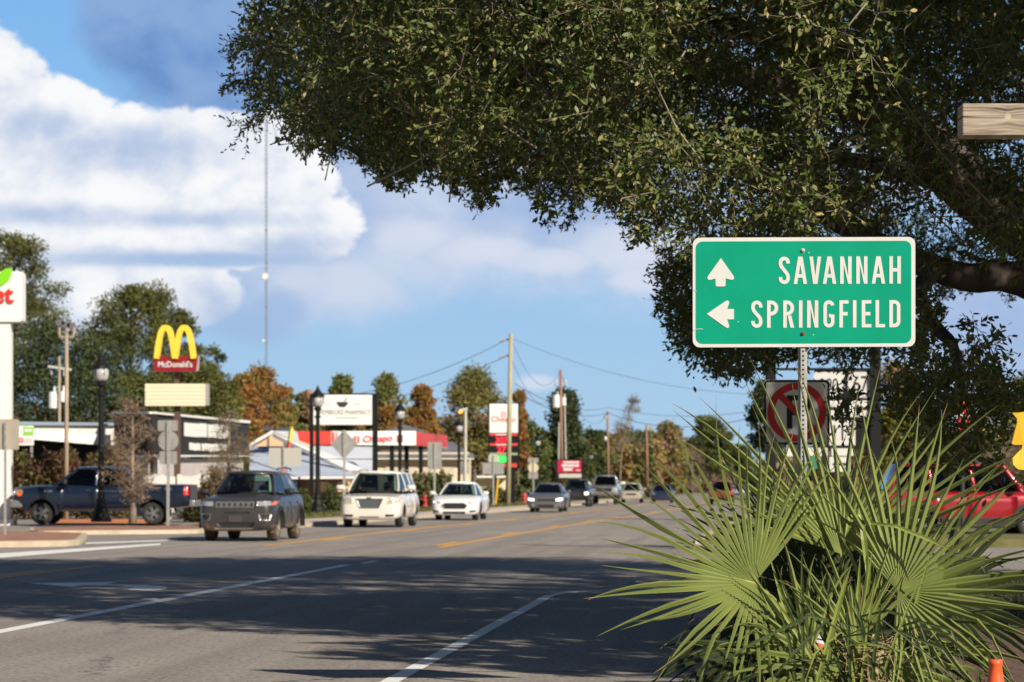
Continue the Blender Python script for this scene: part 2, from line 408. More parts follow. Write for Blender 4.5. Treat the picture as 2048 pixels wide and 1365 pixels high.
# kerbs and pavements, right-hand side
struct('kerb', slab(-6, 33, 0, .16, -.05, .13), conc)
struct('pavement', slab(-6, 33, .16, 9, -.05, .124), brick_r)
mulch = mat('bark_mulch', (.055, .035, .02), .95, col2=(.10, .065, .035), scale=18, bump=1., bscale=60)
b_ = MB(); p0 = []
for k in range(28):
    a = 2*PI*k/28; rr = 1+.12*math.sin(3*a)+.07*math.sin(7*a+1); p0.append((1.75+.95*rr*math.cos(a), 13.0+1.7*rr*math.sin(a), .135))
b_.add(p0+[(1.75, 13.0, .22)], [(i, (i+1) % 28, 28) for i in range(28)]); struct('planting_bed', b_, mulch, True)
l2 = MB(); l2.add([(4.0,20.5,.13),(14,20.5,.13),(16,31,.13),(4.9,31,.13)], [(0,1,2,3)]); struct('lawn', l2, mat('lawn_green', (.035, .05, .016), .95, col2=(.08, .085, .03), scale=4, bump=.8, bscale=30))
# left-hand corner island, far pavement
def islab(name, poly, z0, z1, m):
    mb = MB(); mb.prism([(q.x, q.y) for q in poly], (0, 0, z1), X, Y, z1-z0); return struct(name, mb, m)
def rounded(pts, n=6, r=.35):
    out = []; N = len(pts)
    for i in range(N):
        a, b2, c_ = pts[i-1], pts[i], pts[(i+1) % N]
        for k in range(n+1):
            q = k/n; p1 = b2.lerp(a, r*(1-q)) if q < .5 else b2.lerp(c_, r*q); s0 = b2.lerp(a, r); s1 = b2.lerp(c_, r)
            out.append(s0*(1-q)**2+b2*2*q*(1-q)+s1*q*q)
    return out
isl = rounded([gnd(-260, 1098), gnd(158, 1092), gnd(175, 1075), gnd(-260, 1066)], 6, .12)
cen = sum(isl, Vector())/len(isl)
islab('kerb', isl, -.05, .115, conc)
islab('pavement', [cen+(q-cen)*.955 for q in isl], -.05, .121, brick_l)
far = rounded([gnd(60, 1070), gnd(408, 1067), gnd(408, 1058), gnd(60, 1061.5)], 6, .18)
cen = sum(far, Vector())/len(far)
islab('kerb', far, -.05, .10, conc)
islab('pavement', [cen+(q-cen)*.95 for q in far], -.05, .106, brick_l)
struct('mulch_bed', MB().add([gnd(100,1051,-.02)+Z*.03, gnd(330,1051,-.02)+Z*.03, gnd(330,1040,-.02)+Z*.03, gnd(100,1040,-.02)+Z*.03], [(0,1,2,3)]), mat('orange_pine_straw', (.50, .15, .05), .95, col2=(.58, .24, .10), scale=3))
struct('kerb', slab(78.5, 260, -14.75, -14.55, -.05, .13), conc)
struct('pavement', slab(80.5, 260, -16.6, -14.75, -.05, .124), conc2)
struct('verge', slab(95, 260, -20.5, -16.6, -.08, .115), mat('verge_grass', (.10, .11, .03), .95, col2=(.20, .17, .07), scale=1.2, bump=.8, bscale=12))
struct('kerb', slab(56, 260, -1.3, -1.1, -.05, .13), conc)
struct('verge', slab(56, 260, -1.1, 14, -.08, .115), MATS['verge_grass'])

studm = mat('road_stud_white', (.6, .6, .58), .4)
for k, (x_, y_) in enumerate(((299,1200), (437,1175), (128,1233))):
    q = gnd(x_, y_); o = MB().add([q+Vector(p) for p in ((-.10,-.05,0),(.10,-.05,0),(.10,.05,0),(-.10,.05,0),(-.07,-.025,.016),(.07,-.025,.016),(.07,.025,.016),(-.07,.025,.016))], [(4,5,6,7),(0,1,5,4),(1,2,6,5),(2,3,7,6),(3,0,4,7)]).build('road_stud', studm, None, origin=q)
    tag(o, 'small white raised road stud beside the white lane line', 'road stud', 'road studs along the lane line')
# ================================================================ near signs
signW = mat('sign_white_sheeting', (.60, .595, .575), .5, var=.04, scale=3)
signG = mat('sign_green_sheeting', (.0, .285, .172), .55, var=.09, scale=1.6, spec=.12)
galv = mat('galvanised_steel', (.42, .42, .40), .5, .55, var=.18, scale=14)
alu = mat('bare_aluminium', (.36, .35, .33), .5, .5, var=.12, scale=3)
dark = mat('black_paint', (.009, .009, .010), .5, spec=.25)
hole = mat('dark_hole', (.02, .02, .02), .9)
signR = mat('sign_red_sheeting', (.50, .02, .025), .45)
signK = mat('sign_black_sheeting', (.015, .015, .018), .5)
DS = 14.2
sc = DS/F                                          # metres per photo pixel at the sign
k5 = sc/3.25                                       # metres per pixel of the enlarged sign
ctr = at(1340+872/3.25, 440+470/3.25, DS)
base = Vector((ctr.x, DS, .125))
sg = thing('road_sign', 'large green direction sign reading SAVANNAH and SPRINGFIELD on a perforated steel post', 'road sign', base)
def S5(x, y): return ((x-872)*k5, (470-y)*k5)
o5 = Vector((ctr.x, DS, ctr.z)); U5 = Vector((1, .004, .004)).normalized(); V5 = Z
def at5(dy): return o5-Vector((0, dy, 0))
def R5(x0, y0, x1, y1, r, n=6):
    a = S5(x0, y1); b = S5(x1, y0); return rrect(a[0], a[1], b[0], b[1], r*k5, n)
m = MB(); m.prism(R5(148, 114, 1595, 827, 46), at5(0), U5, V5, .003); m.build('panel', signW, sg)
m = MB(); m.prism(R5(167, 139, 1569, 804, 44), at5(.0015), U5, V5, 0); m.build('green_field', signG, sg)
scr = mat('bare_scratch', (.62, .66, .62), .5)
for x0_, y0_, x1_, y1_ in ((152, 452, 172, 464), (150, 716, 186, 707), (186, 707, 214, 709)): m = MB(); m.ribbon([S5(x0_, y0_), S5((x0_+x1_)/2, (y0_+y1_)/2-2), S5(x1_, y1_)], 3*k5, at5(.0038), U5, V5, 0); m.build('scratch_mark', scr, sg)
for x0_, y0_ in ((904, 214), (932, 748), (443, 661)): m = MB(); m.prism([(S5(x0_, y0_)[0]+q[0]*k5*3.5, S5(x0_, y0_)[1]+q[1]*k5*3.5) for q in circ(0, 0, 1, 8)], at5(.0019), U5, V5, 0); m.build('paint_chip', scr, sg)
Lm = MB(); W5 = 27.0
def pl(*p): Lm.prism([S5(*q) for q in p], at5(.0045), U5, V5, .0025)
def rb(pts, w=W5): Lm.ribbon([S5(*q) for q in pts], w*k5, at5(.0045), U5, V5, .0025)
def arc(cx, cy, rx_, ry_, a0, a1, n=9):
    return [(cx+rx_*math.cos(R(a0+(a1-a0)*k/n)), cy-ry_*math.sin(R(a0+(a1-a0)*k/n))) for k in range(n+1)]
def let(ch, x0, x1, y0, y1):
    w = x1-x0; h = y1-y0; s = W5*.86; hs = s/2; cx = (x0+x1)/2; q = s*.95
    if ch in 'IHNFELPRD': pl((x0,y0),(x0,y1),(x0+s,y1),(x0+s,y0))
    if ch == 'H':
        pl((x1-s,y0),(x1-s,y1),(x1,y1),(x1,y0)); pl((x0+s,cx*0+y0+h*.43),(x0+s,y0+h*.56),(x1-s,y0+h*.56),(x1-s,y0+h*.43))
    if ch == 'N':
        pl((x1-s,y0),(x1-s,y1),(x1,y1),(x1,y0)); pl((x0+s,y0),(x0+s,y0+h*.30),(x1-s,y1),(x1-s,y1-h*.30))
    if ch in 'FEL':
        if ch != 'L':
            pl((x0+s,y0),(x0+s,y0+q),(x1,y0+q),(x1,y0)); pl((x0+s,y0+h*.43),(x0+s,y0+h*.56),(x1-w*.1,y0+h*.56),(x1-w*.1,y0+h*.43))
        if ch != 'F': pl((x0+s,y1-q),(x0+s,y1),(x1,y1),(x1,y1-q))
    if ch == 'A':
        ap = s*.62; yb = y0+h*.12
        pl((x0,y1),(x0+s,y1),(cx,y0+h*.30),(cx,y0),(cx-ap,y0)); pl((x1-s,y1),(x1,y1),(cx+ap,y0),(cx,y0),(cx,y0+h*.30))
        f = lambda y, side: cx+side*((cx-x0-s)*(y-y0-h*.30)/(h*.70))
        ya, yc = y0+h*.64, y0+h*.77
        pl((f(ya,-1),ya),(f(yc,-1),yc),(f(yc,1),yc),(f(ya,1),ya))
    if ch == 'V':
        ap = s*.62
        pl((x0,y0),(cx-ap,y1),(cx,y1),(cx,y1-h*.30),(x0+s,y0)); pl((x1-s,y0),(cx,y1-h*.30),(cx,y1),(cx+ap,y1),(x1,y0))
    if ch == 'S':
        r = w/2-hs; yt = y0+hs+r; yb = y1-hs-r; m1 = y0+h*.5
        rb([(x1-hs, yt+h*.05)]+arc(cx, yt, r, r, 0, 180, 9)+[(x0+hs, yt+h*.07), (x0+hs+w*.05, yt+h*.14), (x0+hs+w*.16, yt+h*.21), (x1-hs-w*.16, yb-h*.21), (x1-hs-w*.05, yb-h*.14), (x1-hs, yb-h*.07)]+arc(cx, yb, r, r, 0, -180, 9)+[(x0+hs, yb-h*.05)], s)
    if ch in 'PR':
        ym = y0+h*.55; r = (ym-y0-s)/2; ra = min(r, x1-hs-x0-s-2); bx = x1-hs-ra
        rb([(x0+s, y0+hs), (bx, y0+hs)]+arc(bx, y0+hs+r, ra, r, 74, -74, 8)+[(bx, y0+hs+2*r), (x0+s, y0+hs+2*r)], s)
        if ch == 'R': pl((cx-s*.30,ym),(x1-s*1.02,y1),(x1+1,y1),(cx+s*.72,ym))
    if ch == 'D':
        r = w-s-hs
        rb([(x0+s, y0+hs), (x1-hs-r*.75, y0+hs)]+arc(x1-hs-r*.75, y0+hs+r*.75, r*.75, r*.75, 78, 0, 5)+arc(x1-hs-r*.75, y1-hs-r*.75, r*.75, r*.75, 0, -78, 5)+[(x1-hs-r*.75, y1-hs), (x0+s, y1-hs)], s)
    if ch == 'G':
        r = w/2-hs; yt = y0+hs+r; yb = y1-hs-r
        rb(arc(cx, yt, r, r, 5, 180, 9)+arc(cx, yb, r, r, 180, 360, 9)+[(x1-hs, y0+h*.52)], s)
        pl((cx,y0+h*.5),(cx,y0+h*.5+q),(x1-s,y0+h*.5+q),(x1-s,y0+h*.5))
for ch, a, b2 in (('S',706,778),('A',803,890),('V',905,982),('A',992,1080),('N',1105,1180),('N',1210,1283),('A',1310,1398),('H',1425,1500)): let(ch, a, b2, 240, 418)
Lm.build('lettering', signW, sg); Lm = MB()
for ch, a, b2 in (('S',527,600),('P',630,703),('R',735,806),('I',837,860),('N',890,963),('G',996,1068),('F',1100,1160),('I',1188,1210),('E',1245,1308),('L',1335,1397),('D',1425,1497)): let(ch, a, b2, 525, 702)
Lm.build('lettering', signW, sg)
Lm = MB(); pl((330,247),(248,362),(241,376),(247,388),(262,389),(295,380),(296,426),(303,432),(353,432),(360,426),(361,380),(396,389),(411,387),(417,376),(411,362))
Lm.build('arrow', signW, sg)
Lm = MB(); pl((238,610),(360,697),(374,703),(384,697),(383,683),(371,646),(415,646),(415,579),(371,579),(383,543),(384,530),(374,523),(360,528))
Lm.build('arrow', signW, sg)
px = 1340+868/3.25
post = MB(); hw = 30/3.25*sc/1.0*.98; pz0, pz1 = .0, at(0, 693, DS).z+.55
xc = at(px-.6, 0, DS).x
prof = [(-hw,0),(-hw*.62,0),(-hw*.5,-.022),(hw*.5,-.022),(hw*.62,0),(hw,0),(hw,.004),(hw*.55,.004),(hw*.42,-.018),(-hw*.42,-.018),(-hw*.55,.004),(-hw,.004)]
post.prism([(a, b2) for a, b2 in prof][::-1], (xc, DS+.032, pz1), X, Y, pz1-pz0)
po = post.build('post', galv, sg, fixn=True)
hm = MB(); zz = at(0, 703, DS).z
while zz > .2:
    hm.prism(circ(0, 0, .0062, 10), (xc, DS+.0092, zz), X, Z, 0); zz -= .0254
hm.build('bolt_hole', hole, po)
for yy_, rusty in ((200, 0), (741, 1)):
    q = at5(.002)+Vector(((862-872)*k5, 0, (470-yy_)*k5))
    bm_ = MB(); bm_.lathe([(.0125, 0), (.0125, .002), (.0085, .0025), (.0085, .008), (.006, .0095)], q, 12, 'y')
    bm_.build('bolt', mat('rusty_bolt', (.13, .07, .045), .6, .6) if rusty else galv, sg, smooth=False)

# no-parking sign in the shade behind
DN = 23.5; sn = DN/F
c0 = at(1593.5, 825, DN)
signW2 = mat('sign_white_bright_sheeting', (.84, .83, .81), .5); signR2 = mat('sign_red_bright_sheeting', (.66, .03, .035), .5)  # white and red lightened to make up for the oak shade here
npk = thing('road_sign', 'square white no parking sign in the shade behind the green sign', 'road sign', (c0.x, DN, .0))
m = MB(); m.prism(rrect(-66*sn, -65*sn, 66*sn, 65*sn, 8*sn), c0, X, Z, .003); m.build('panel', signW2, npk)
m = MB(); m.ribbon(rrect(-63.5*sn, -62.5*sn, 63.5*sn, 62.5*sn, 7*sn), 4.5*sn, c0-Y*.002, X, Z, 0, closed=True); m.build('border', signK, npk)
m = MB(); m.ribbon(circ(0, 0, 52*sn, 40), 14*sn, c0-Y*.0042, X, Z, 0, closed=True)
a = R(-45); d = Vector((math.cos(a), math.sin(a))); n_ = Vector((-d.y, d.x))
m.prism([tuple(d*(-46*sn)-n_*6.5*sn), tuple(d*(46*sn)-n_*6.5*sn), tuple(d*(46*sn)+n_*6.5*sn), tuple(d*(-46*sn)+n_*6.5*sn)], c0-Y*.0045, X, Z, 0); m.build('prohibition_ring', signR2, npk)
m = MB()
m.prism([(-20*sn,-33*sn),(-9*sn,-33*sn),(-9*sn,34*sn),(-20*sn,34*sn)], c0-Y*.0025, X, Z, 0)
m.ribbon([(-9*sn, 29*sn), (8*sn, 29*sn)]+[(8*sn+15*sn*math.sin(R(k)), 14*sn+15*sn*math.cos(R(k))) for k in (20,45,70,90,110,135,160)]+[(8*sn, -1*sn), (-9*sn, -1*sn)], 10.5*sn, c0-Y*.0025, X, Z, 0)
m.build('letter', signK, npk)
m = MB(); m.box((c0.x-.03, DN+.004, 0), (c0.x+.03, DN+.034, c0.z+.28)); m.build('post', galv, npk)

# black route-marker frame on the far corner
DR = 50.0; sr = DR/F
fr = thing('route_sign_frame', 'tall black two-post frame carrying white route shields and arrow plates behind the oak leaves', 'sign frame', (at(1645, 0, DR).x, DR, 0))
def rbox(x0, y0, x1, y1, dy, th): a = at(x0, y1, DR); b2 = at(x1, y0, DR); return (a.x, DR+dy, a.z), (b2.x, DR+dy+th, b2.z)
m = MB()
for x_ in (1542, 1752):
    m = MB(); a = at(x_-10, 0, DR); b2 = at(x_+10, 0, DR); m.box((a.x, DR, 0), (b2.x, DR+.19, at(0, 640, DR).z)); m.box((a.x-.06, DR-.06, 0), (b2.x+.06, DR+.25, .35)); m.box((a.x-.03, DR-.03, at(0, 640, DR).z), (b2.x+.03, DR+.22, at(0, 633, DR).z)); m.build('post', dark, fr)
m = MB(); m.box(*rbox(1462, 736, 1530, 741, .05, .06)); m.box(*rbox(1554, 736, 1740, 741, .05, .06)); m.build('crossbar', dark, fr)
m = MB(); m.box(*rbox(1630, 741, 1741, 900, .10, .03)); m.build('backing_board', dark, fr)
us = [(-.5,.30),(-.42,.44),(-.30,.40),(-.15,.46),(0,.40),(.15,.46),(.30,.40),(.42,.44),(.5,.30),(.42,.14),(.5,-.06),(.44,-.28),(.25,-.40),(0,-.5),(-.25,-.40),(-.44,-.28),(-.5,-.06),(-.42,.14)]
def shield(x_, y_, w_, h_, poly, txt, th=.30):
    c_ = at(x_, y_, DR); m = MB(); m.prism([(a*w_*sr, b2*h_*sr) for a, b2 in poly], c_+Y*.088, X, Z, .004)
    o = m.build('route_shield', signW, fr)
    m = MB(); m.text(txt, c_+Y*.086-Z*h_*sr*th*.62, X, Z, h_*sr*th*1.3, 0, .01, .72); m.build('numeral', signK, o)
shield(1659, 769, 64, 58, us, '280', .34)
ga = [(-.36,.5),(.12,.5),(.16,.44),(.5,.05),(.44,-.2),(.42,-.46),(.2,-.5),(-.36,-.5),(-.42,-.2),(-.44,.1)]
shield(1722, 767, 58, 58, ga, '67', .42)
shield(1686, 866, 52, 50, [(-.5,-.5),(.5,-.5),(.5,.5),(-.5,.5)], '119', .5)
def plate(x0, y0, x1, y1, m_=signW, dy=.084, arrow=0):
    m = MB(); m.box(*rbox(x0, y0, x1, y1, dy, .004)); o = m.build('arrow_plate' if arrow else 'plate', m_, fr)
    if arrow:
        c_ = at((x0+x1)/2, (y0+y1)/2, DR); s_ = (x1-x0)*sr/2
        m = MB(); m.prism([(-.75*s_, 0), (-.25*s_, .42*s_), (-.25*s_, .13*s_), (.7*s_, .13*s_), (.7*s_, -.13*s_), (-.25*s_, -.13*s_), (-.25*s_, -.42*s_)], c_+Y*(dy-.003), X, Z, 0); m.build('arrow', signK, o)
plate(1644, 801, 1692, 834, arrow=1); plate(1700, 801, 1750, 834, arrow=1)
plate(1664, 897, 1708, 912); plate(1660, 914, 1702, 944, arrow=1)
plate(1574, 896, 1612, 913); plate(1614, 896, 1656, 912)
plate(1613, 914, 1643, 938, mat('street_sign_green', (.01, .22, .13), .5))

# wooden beam end at top right with its post and the yellow cloth tied to it
wd = bpy.data.materials.new('weathered_timber'); wd.use_nodes = True; t = NT(wd.node_tree); b = wd.node_tree.nodes['Principled BSDF']
co = t.new('ShaderNodeTexCoord').outputs['Object']; s3 = t.new('ShaderNodeSeparateXYZ'); t.l.new(co, s3.inputs[0])
kn = t.math('ADD', t.math('MULTIPLY', t.math('SUBTRACT', s3.outputs[0], -.075), t.math('SUBTRACT', s3.outputs[0], -.075)), t.math('MULTIPLY', t.math('SUBTRACT', s3.outputs[2], .013), t.math('SUBTRACT', s3.outputs[2], .013)))
wz = t.math('ADD', s3.outputs[2], t.math('MULTIPLY', t.math('DIVIDE', .0009, t.math('ADD', kn, .0012)), t.math('SUBTRACT', s3.outputs[2], .013)))
gr = t.noise(t.vec(t.math('MULTIPLY', s3.outputs[0], 3), s3.outputs[1], t.math('MULTIPLY', wz, 70)), 1.0, 5, .6, .4)
g2 = t.noise(t.vec(t.math('MULTIPLY', s3.outputs[0], 2), s3.outputs[1], t.math('MULTIPLY', wz, 26)), 1.0, 3, .5)
c = t.mix(t.smooth(gr, .3, .7), (.16, .125, .095), (.46, .385, .30))
c = t.mix(t.smooth(g2, .42, .34), c, (.055, .042, .033)); c = t.mix(t.smooth(kn, .00035, .00005), c, (.5, .40, .30))
t.l.new(c, b.inputs['Base Color']); b.inputs['Roughness'].default_value = .85
bp = t.new('ShaderNodeBump'); bp.inputs['Strength'].default_value = .6; bp.inputs['Distance'].default_value = .006; t.l.new(gr, bp.inputs['Height']); t.l.new(bp.outputs[0], b.inputs['Normal'])
DB = 12.0; b0 = at(1925, 271, DB); b1 = at(2048, 207, DB)
bx1 = b1.x+.34
wp = thing('timber_post', 'weathered timber post with square crossbeam reaching in at the top right', 'post', (bx1+.09, DB+.07, .124))
m = MB(); m.box((b0.x, DB, b0.z), (bx1, DB+.14, b1.z)); bo = m.build('crossbeam', wd, wp, bevel=.006)
bc = Vector((b1.x, DB, (b0.z+b1.z)/2))-wloc(bo)
bo.data.transform(Matrix.Translation(-bc)); bo.location = bc
m = MB(); m.box((bx1+.002, DB+.01, .124), (bx1+.142, DB+.15, b1.z+.2)); po = m.build('post', wd, wp, bevel=.006)
yl = mat('yellow_cloth', (.72, .42, .01), .6, var=.12, scale=9)
yp = thing('yellow_banner', 'yellow cloth banner with a notched edge hanging at the right edge of the photo', 'banner', at(2140, 935, 10.5))
m = MB(); out = [(2024,826),(2036,826),(2060,822),(2100,824),(2130,830),(2130,900),(2125,945),(2085,952),(2052,941),(2036,939),(2026,930),(2025,917),(2034,907),(2044,898),(2046,890),(2030,890),(2024,888),(2027,870),(2034,846),(2034,838)]
qs = [at(x_, y_, 10.5) for x_, y_ in out]
m.add([q+Y*(.006*math.sin((q.x+q.z)*22)) for q in qs]+[q+Y*(.012+.006*math.sin((q.x+q.z)*22)) for q in qs], [tuple(range(len(qs)-1, -1, -1)), tuple(range(len(qs), 2*len(qs)))]+[(i, (i+1) % len(qs), (i+1) % len(qs)+len(qs), i+len(qs)) for i in range(len(qs))])
m.build('cloth', yl, yp, fixn=True)
m = MB(); q = at(2128, 0, 10.5); m.tube([(q.x, 10.506, .124), (q.x, 10.506, at(0, 800, 10.5).z)], .011, 8); m.build('pole', galv, yp)

# traffic cones
orange = mat('cone_orange_plastic', (.80, .115, .03), .4, var=.08, scale=6)
collar = mat('cone_reflective_collar', (.55, .55, .56), .4)
def cone(loc, h, label, collars, tilt=(0, 0), group='traffic cones on the brick pavement'):
    o = thing('traffic_cone', label, 'traffic cone', loc, 0, group)
    r0, r1 = h*.185, h*.062
    prof = [(r0, .03), (r0*.93, .05)]
    for k in range(1, 9):
        q = k/8; prof.append((r0*.93+(r1-r0*.93)*q, .05+(h-.075)*q))
    prof += [(r1*1.12, h-.02), (r1*1.1, h), (r1*.55, h)]
    MB().lathe(prof, n=28).build('cone_body', orange, o, local=True, smooth=True)
    s_ = h*.27; MB().prism(rrect(-s_, -s_, s_, s_, .05), (0, 0, .03), X, Y, .03).build('cone_base', orange if not collars else mat('cone_black_base', (.02, .02, .02), .7), o, local=True)
    for a, b2 in collars:
        rr = lambda z_: r0*.93+(r1-r0*.93)*((z_-.05)/(h-.075))+.003
        MB().lathe([(rr(a), a), (rr(b2), b2)], n=28, cap=False).build('reflective_collar', collar, o, local=True, smooth=True)
    o.rotation_euler = (R(tilt[0]), R(tilt[1]), 0)
q = at(1991, 0, 10.5); cone((q.x, 10.5, .124), .42, 'small plain orange traffic cone on brown bricks, at the lower right corner', [])
q = at(1632, 0, 14.6); cone((q.x-.02, 14.6, .16), .60, 'orange traffic cone with grey reflective collars, half hidden among the palm stems', [(.20, .30), (.38, .48)], (-4, 11))
# ================================================================ vehicles
rubber = mat('tyre_rubber', (.022, .021, .02), .85, bump=.3, bscale=60)
plast = mat('black_plastic', (.016, .016, .017), .6)
chrome = mat('chrome', (.62, .62, .62), .16, 1.)
silver = mat('alloy_silver', (.42, .42, .42), .3, .8)
cabin = mat('cabin_interior', (.02, .021, .023), .8)
seatm = mat('seat_fabric', (.05, .05, .052), .9)
lens_ = mat('headlamp_lens', (.42, .43, .44), .12, .35, coat=1.)
lens_on = mat('headlamp_lit', (.9, .9, .88), .2, emit=(1, .97, .90), estr=1.6)
amber = mat('amber_lens', (.75, .14, .02), .25, coat=.6)
redl = mat('red_lens', (.45, .015, .015), .2, coat=.6)
glass = glassmat('car_glass', (.52, .64, .63))
glass_d = glassmat('tinted_car_glass', (.10, .12, .135))
platem = mat('licence_plate_face', (.35, .35, .35), .5)
def carpaint(name, col, metal=.0, rough=.35, mud=0., dust=0.):
    m = bpy.data.materials.new(name); m.use_nodes = True; t = NT(m.node_tree); b = m.node_tree.nodes['Principled BSDF']
    co = t.new('ShaderNodeTexCoord').outputs['Object']; s3 = t.new('ShaderNodeSeparateXYZ'); t.l.new(co, s3.inputs[0])
    n = t.noise(co, 2.2, 5, .65)
    c = t.mix(t.math('MULTIPLY', t.smooth(n, .35, .7), dust), col, (.20, .17, .13))
    if mud:
        f = t.math('ADD', t.math('SUBTRACT', mud, s3.outputs[2]), t.math('MULTIPLY', t.math('SUBTRACT', n, .5), .7))
        c = t.mix(t.math('MULTIPLY', t.smooth(f, 0, .22), .85), c, (.33, .21, .105)); b.inputs['Coat Weight'].default_value = .25
    else: b.inputs['Coat Weight'].default_value = .8
    t.l.new(c, b.inputs['Base Color']); b.inputs['Metallic'].default_value = metal; b.inputs['Roughness'].default_value = rough
    b.inputs['Coat Roughness'].default_value = .06
    return m
def lower_body(name, st, wheel, paintm):
    mb = MB(); rings = []
    for x, zb, zt, w in st:
        h = zt-zb
        hp = [(0,zb),(.78*w,zb),(.97*w,zb+.05*min(1,h/.5)),(w,zb+.33*h),(w,zb+.66*h),(.965*w,zb+.90*h),(.86*w,zt),(.45*w,zt+.018),(0,zt+.024)]
        rings.append([(x, a, b2) for a, b2 in hp]+[(x, -a, b2) for a, b2 in hp[-2:0:-1]])
    n = 16; fs = []
    for i in range(len(rings)-1):
        for k in range(n): fs.append((i*n+k, i*n+(k+1) % n, (i+1)*n+(k+1) % n, (i+1)*n+k))
    e = (len(rings)-1)*n
    fs += [tuple(range(n-1, -1, -1)), tuple(e+k for k in range(n))]
    mb.add([p for r in rings for p in r], fs)
    me = mb.mesh(name); me.materials.append(paintm); me.materials.append(plast); me.materials.append(cabin)
    bm = bmesh.new(); bm.from_mesh(me); bmesh.ops.recalc_face_normals(bm, faces=bm.faces); bm.to_mesh(me); bm.free()
    ob = bpy.data.objects.new('tmp', me); COL.objects.link(ob)
    ss = ob.modifiers.new('s', 'SUBSURF'); ss.levels = 2; ss.render_levels = 2
    cu = MB(); wb, tr, r, ww = wheel
    for sx in (wb[0], wb[1]):
        for sy in (-1, 1):
            cu.tube([(sx, sy*(tr/2-ww*.75), r), (sx, sy*(tr/2+.5), r)], r*1.17, 28)
    cm = cu.mesh('cut'); cm.materials.append(paintm); cm.materials.append(plast)
    cm.polygons.foreach_set('material_index', [1]*len(cm.polygons))
    bm = bmesh.new(); bm.from_mesh(cm); bmesh.ops.recalc_face_normals(bm, faces=bm.faces); bm.to_mesh(cm); bm.free()
    co = bpy.data.objects.new('cut', cm); COL.objects.link(co)
    bo = ob.modifiers.new('b', 'BOOLEAN'); bo.operation = 'DIFFERENCE'; bo.object = co; bo.solver = 'EXACT'
    dg = bpy.context.evaluated_depsgraph_get(); dg.update()
    res = bpy.data.meshes.new_from_object(ob.evaluated_get(dg)); res.name = name
    bpy.data.objects.remove(ob); bpy.data.objects.remove(co)
    res.polygons.foreach_set('use_smooth', [True]*len(res.polygons))
    for p in res.polygons:
        c_ = p.center
        if p.material_index == 0:
            for sx in wb:
                d = math.hypot(c_.x-sx, c_.z-r)
                if abs(d-r*1.17) < .02 and abs(c_.y) > tr/2-ww and abs(p.normal.y) < .5: p.material_index = 1; p.use_smooth = False
    return res
class Cast:
    def __init__(s, me):
        s.b = BVHTree.FromPolygons([v.co for v in me.vertices], [tuple(p.vertices) for p in me.polygons])
    def hit(s, ax, a, b):
        o, d = {'f': ((9, a, b), (-1, 0, 0)), 'r': ((-9, a, b), (1, 0, 0)), 'l': ((a, 9, b), (0, -1, 0)), 'R': ((a, -9, b), (0, 1, 0)), 't': ((a, b, 9), (0, 0, -1))}[ax]
        h = s.b.ray_cast(Vector(o), Vector(d))
        return h[0], Vector(d)
def patch(mb, cast, ax, c, proud=.008, thick=.03, n=(6, 4), mi=0):
    c = [Vector(p) for p in c]; g = []; last = None; nu, nv = n
    for j in range(nv+1):
        for i in range(nu+1):
            q = c[0].lerp(c[1], i/nu).lerp(c[3].lerp(c[2], i/nu), j/nv)
            p, d = cast.hit(ax, q.x, q.y)
            if p is None:
                if last is None:
                    g.append(None); continue
                o = {'f': Vector((0, q.x, q.y)), 'r': Vector((0, q.x, q.y)), 'l': Vector((q.x, 0, q.y)), 'R': Vector((q.x, 0, q.y)), 't': Vector((q.x, q.y, 0))}[ax]
                k = 0 if ax in 'fr' else 1 if ax in 'lR' else 2; o[k] = last[k]; p = o
            else: p = p-d*proud
            last = p; g.append(p)
    f0 = next((p for p in g if p is not None), None)
    if f0 is None: return mb
    g = [p if p is not None else f0 for p in g]
    N = len(g); w = nu+1; fs = []
    d = cast.hit(ax, 0, 0)[1]
    for j in range(nv):
        for i in range(nu): fs.append((j*w+i, j*w+i+1, (j+1)*w+i+1, (j+1)*w+i))
    rim = [i for i in range(w)]+[j*w+nu for j in range(1, nv+1)]+[nv*w+i for i in range(nu-1, -1, -1)]+[j*w for j in range(nv-1, 0, -1)]
    vs = g+[g[i]+d*thick for i in rim]
    for k in range(len(rim)):
        k2 = (k+1) % len(rim); fs.append((rim[k], rim[k2], N+k2, N+k))
    return mb.add(vs, fs, mi)
def rect4(a0, b0, a1, b1): return [(a0, b0), (a1, b0), (a1, b1), (a0, b1)]
def mir(c): return [(-a, b) for a, b in c]
WH = {}
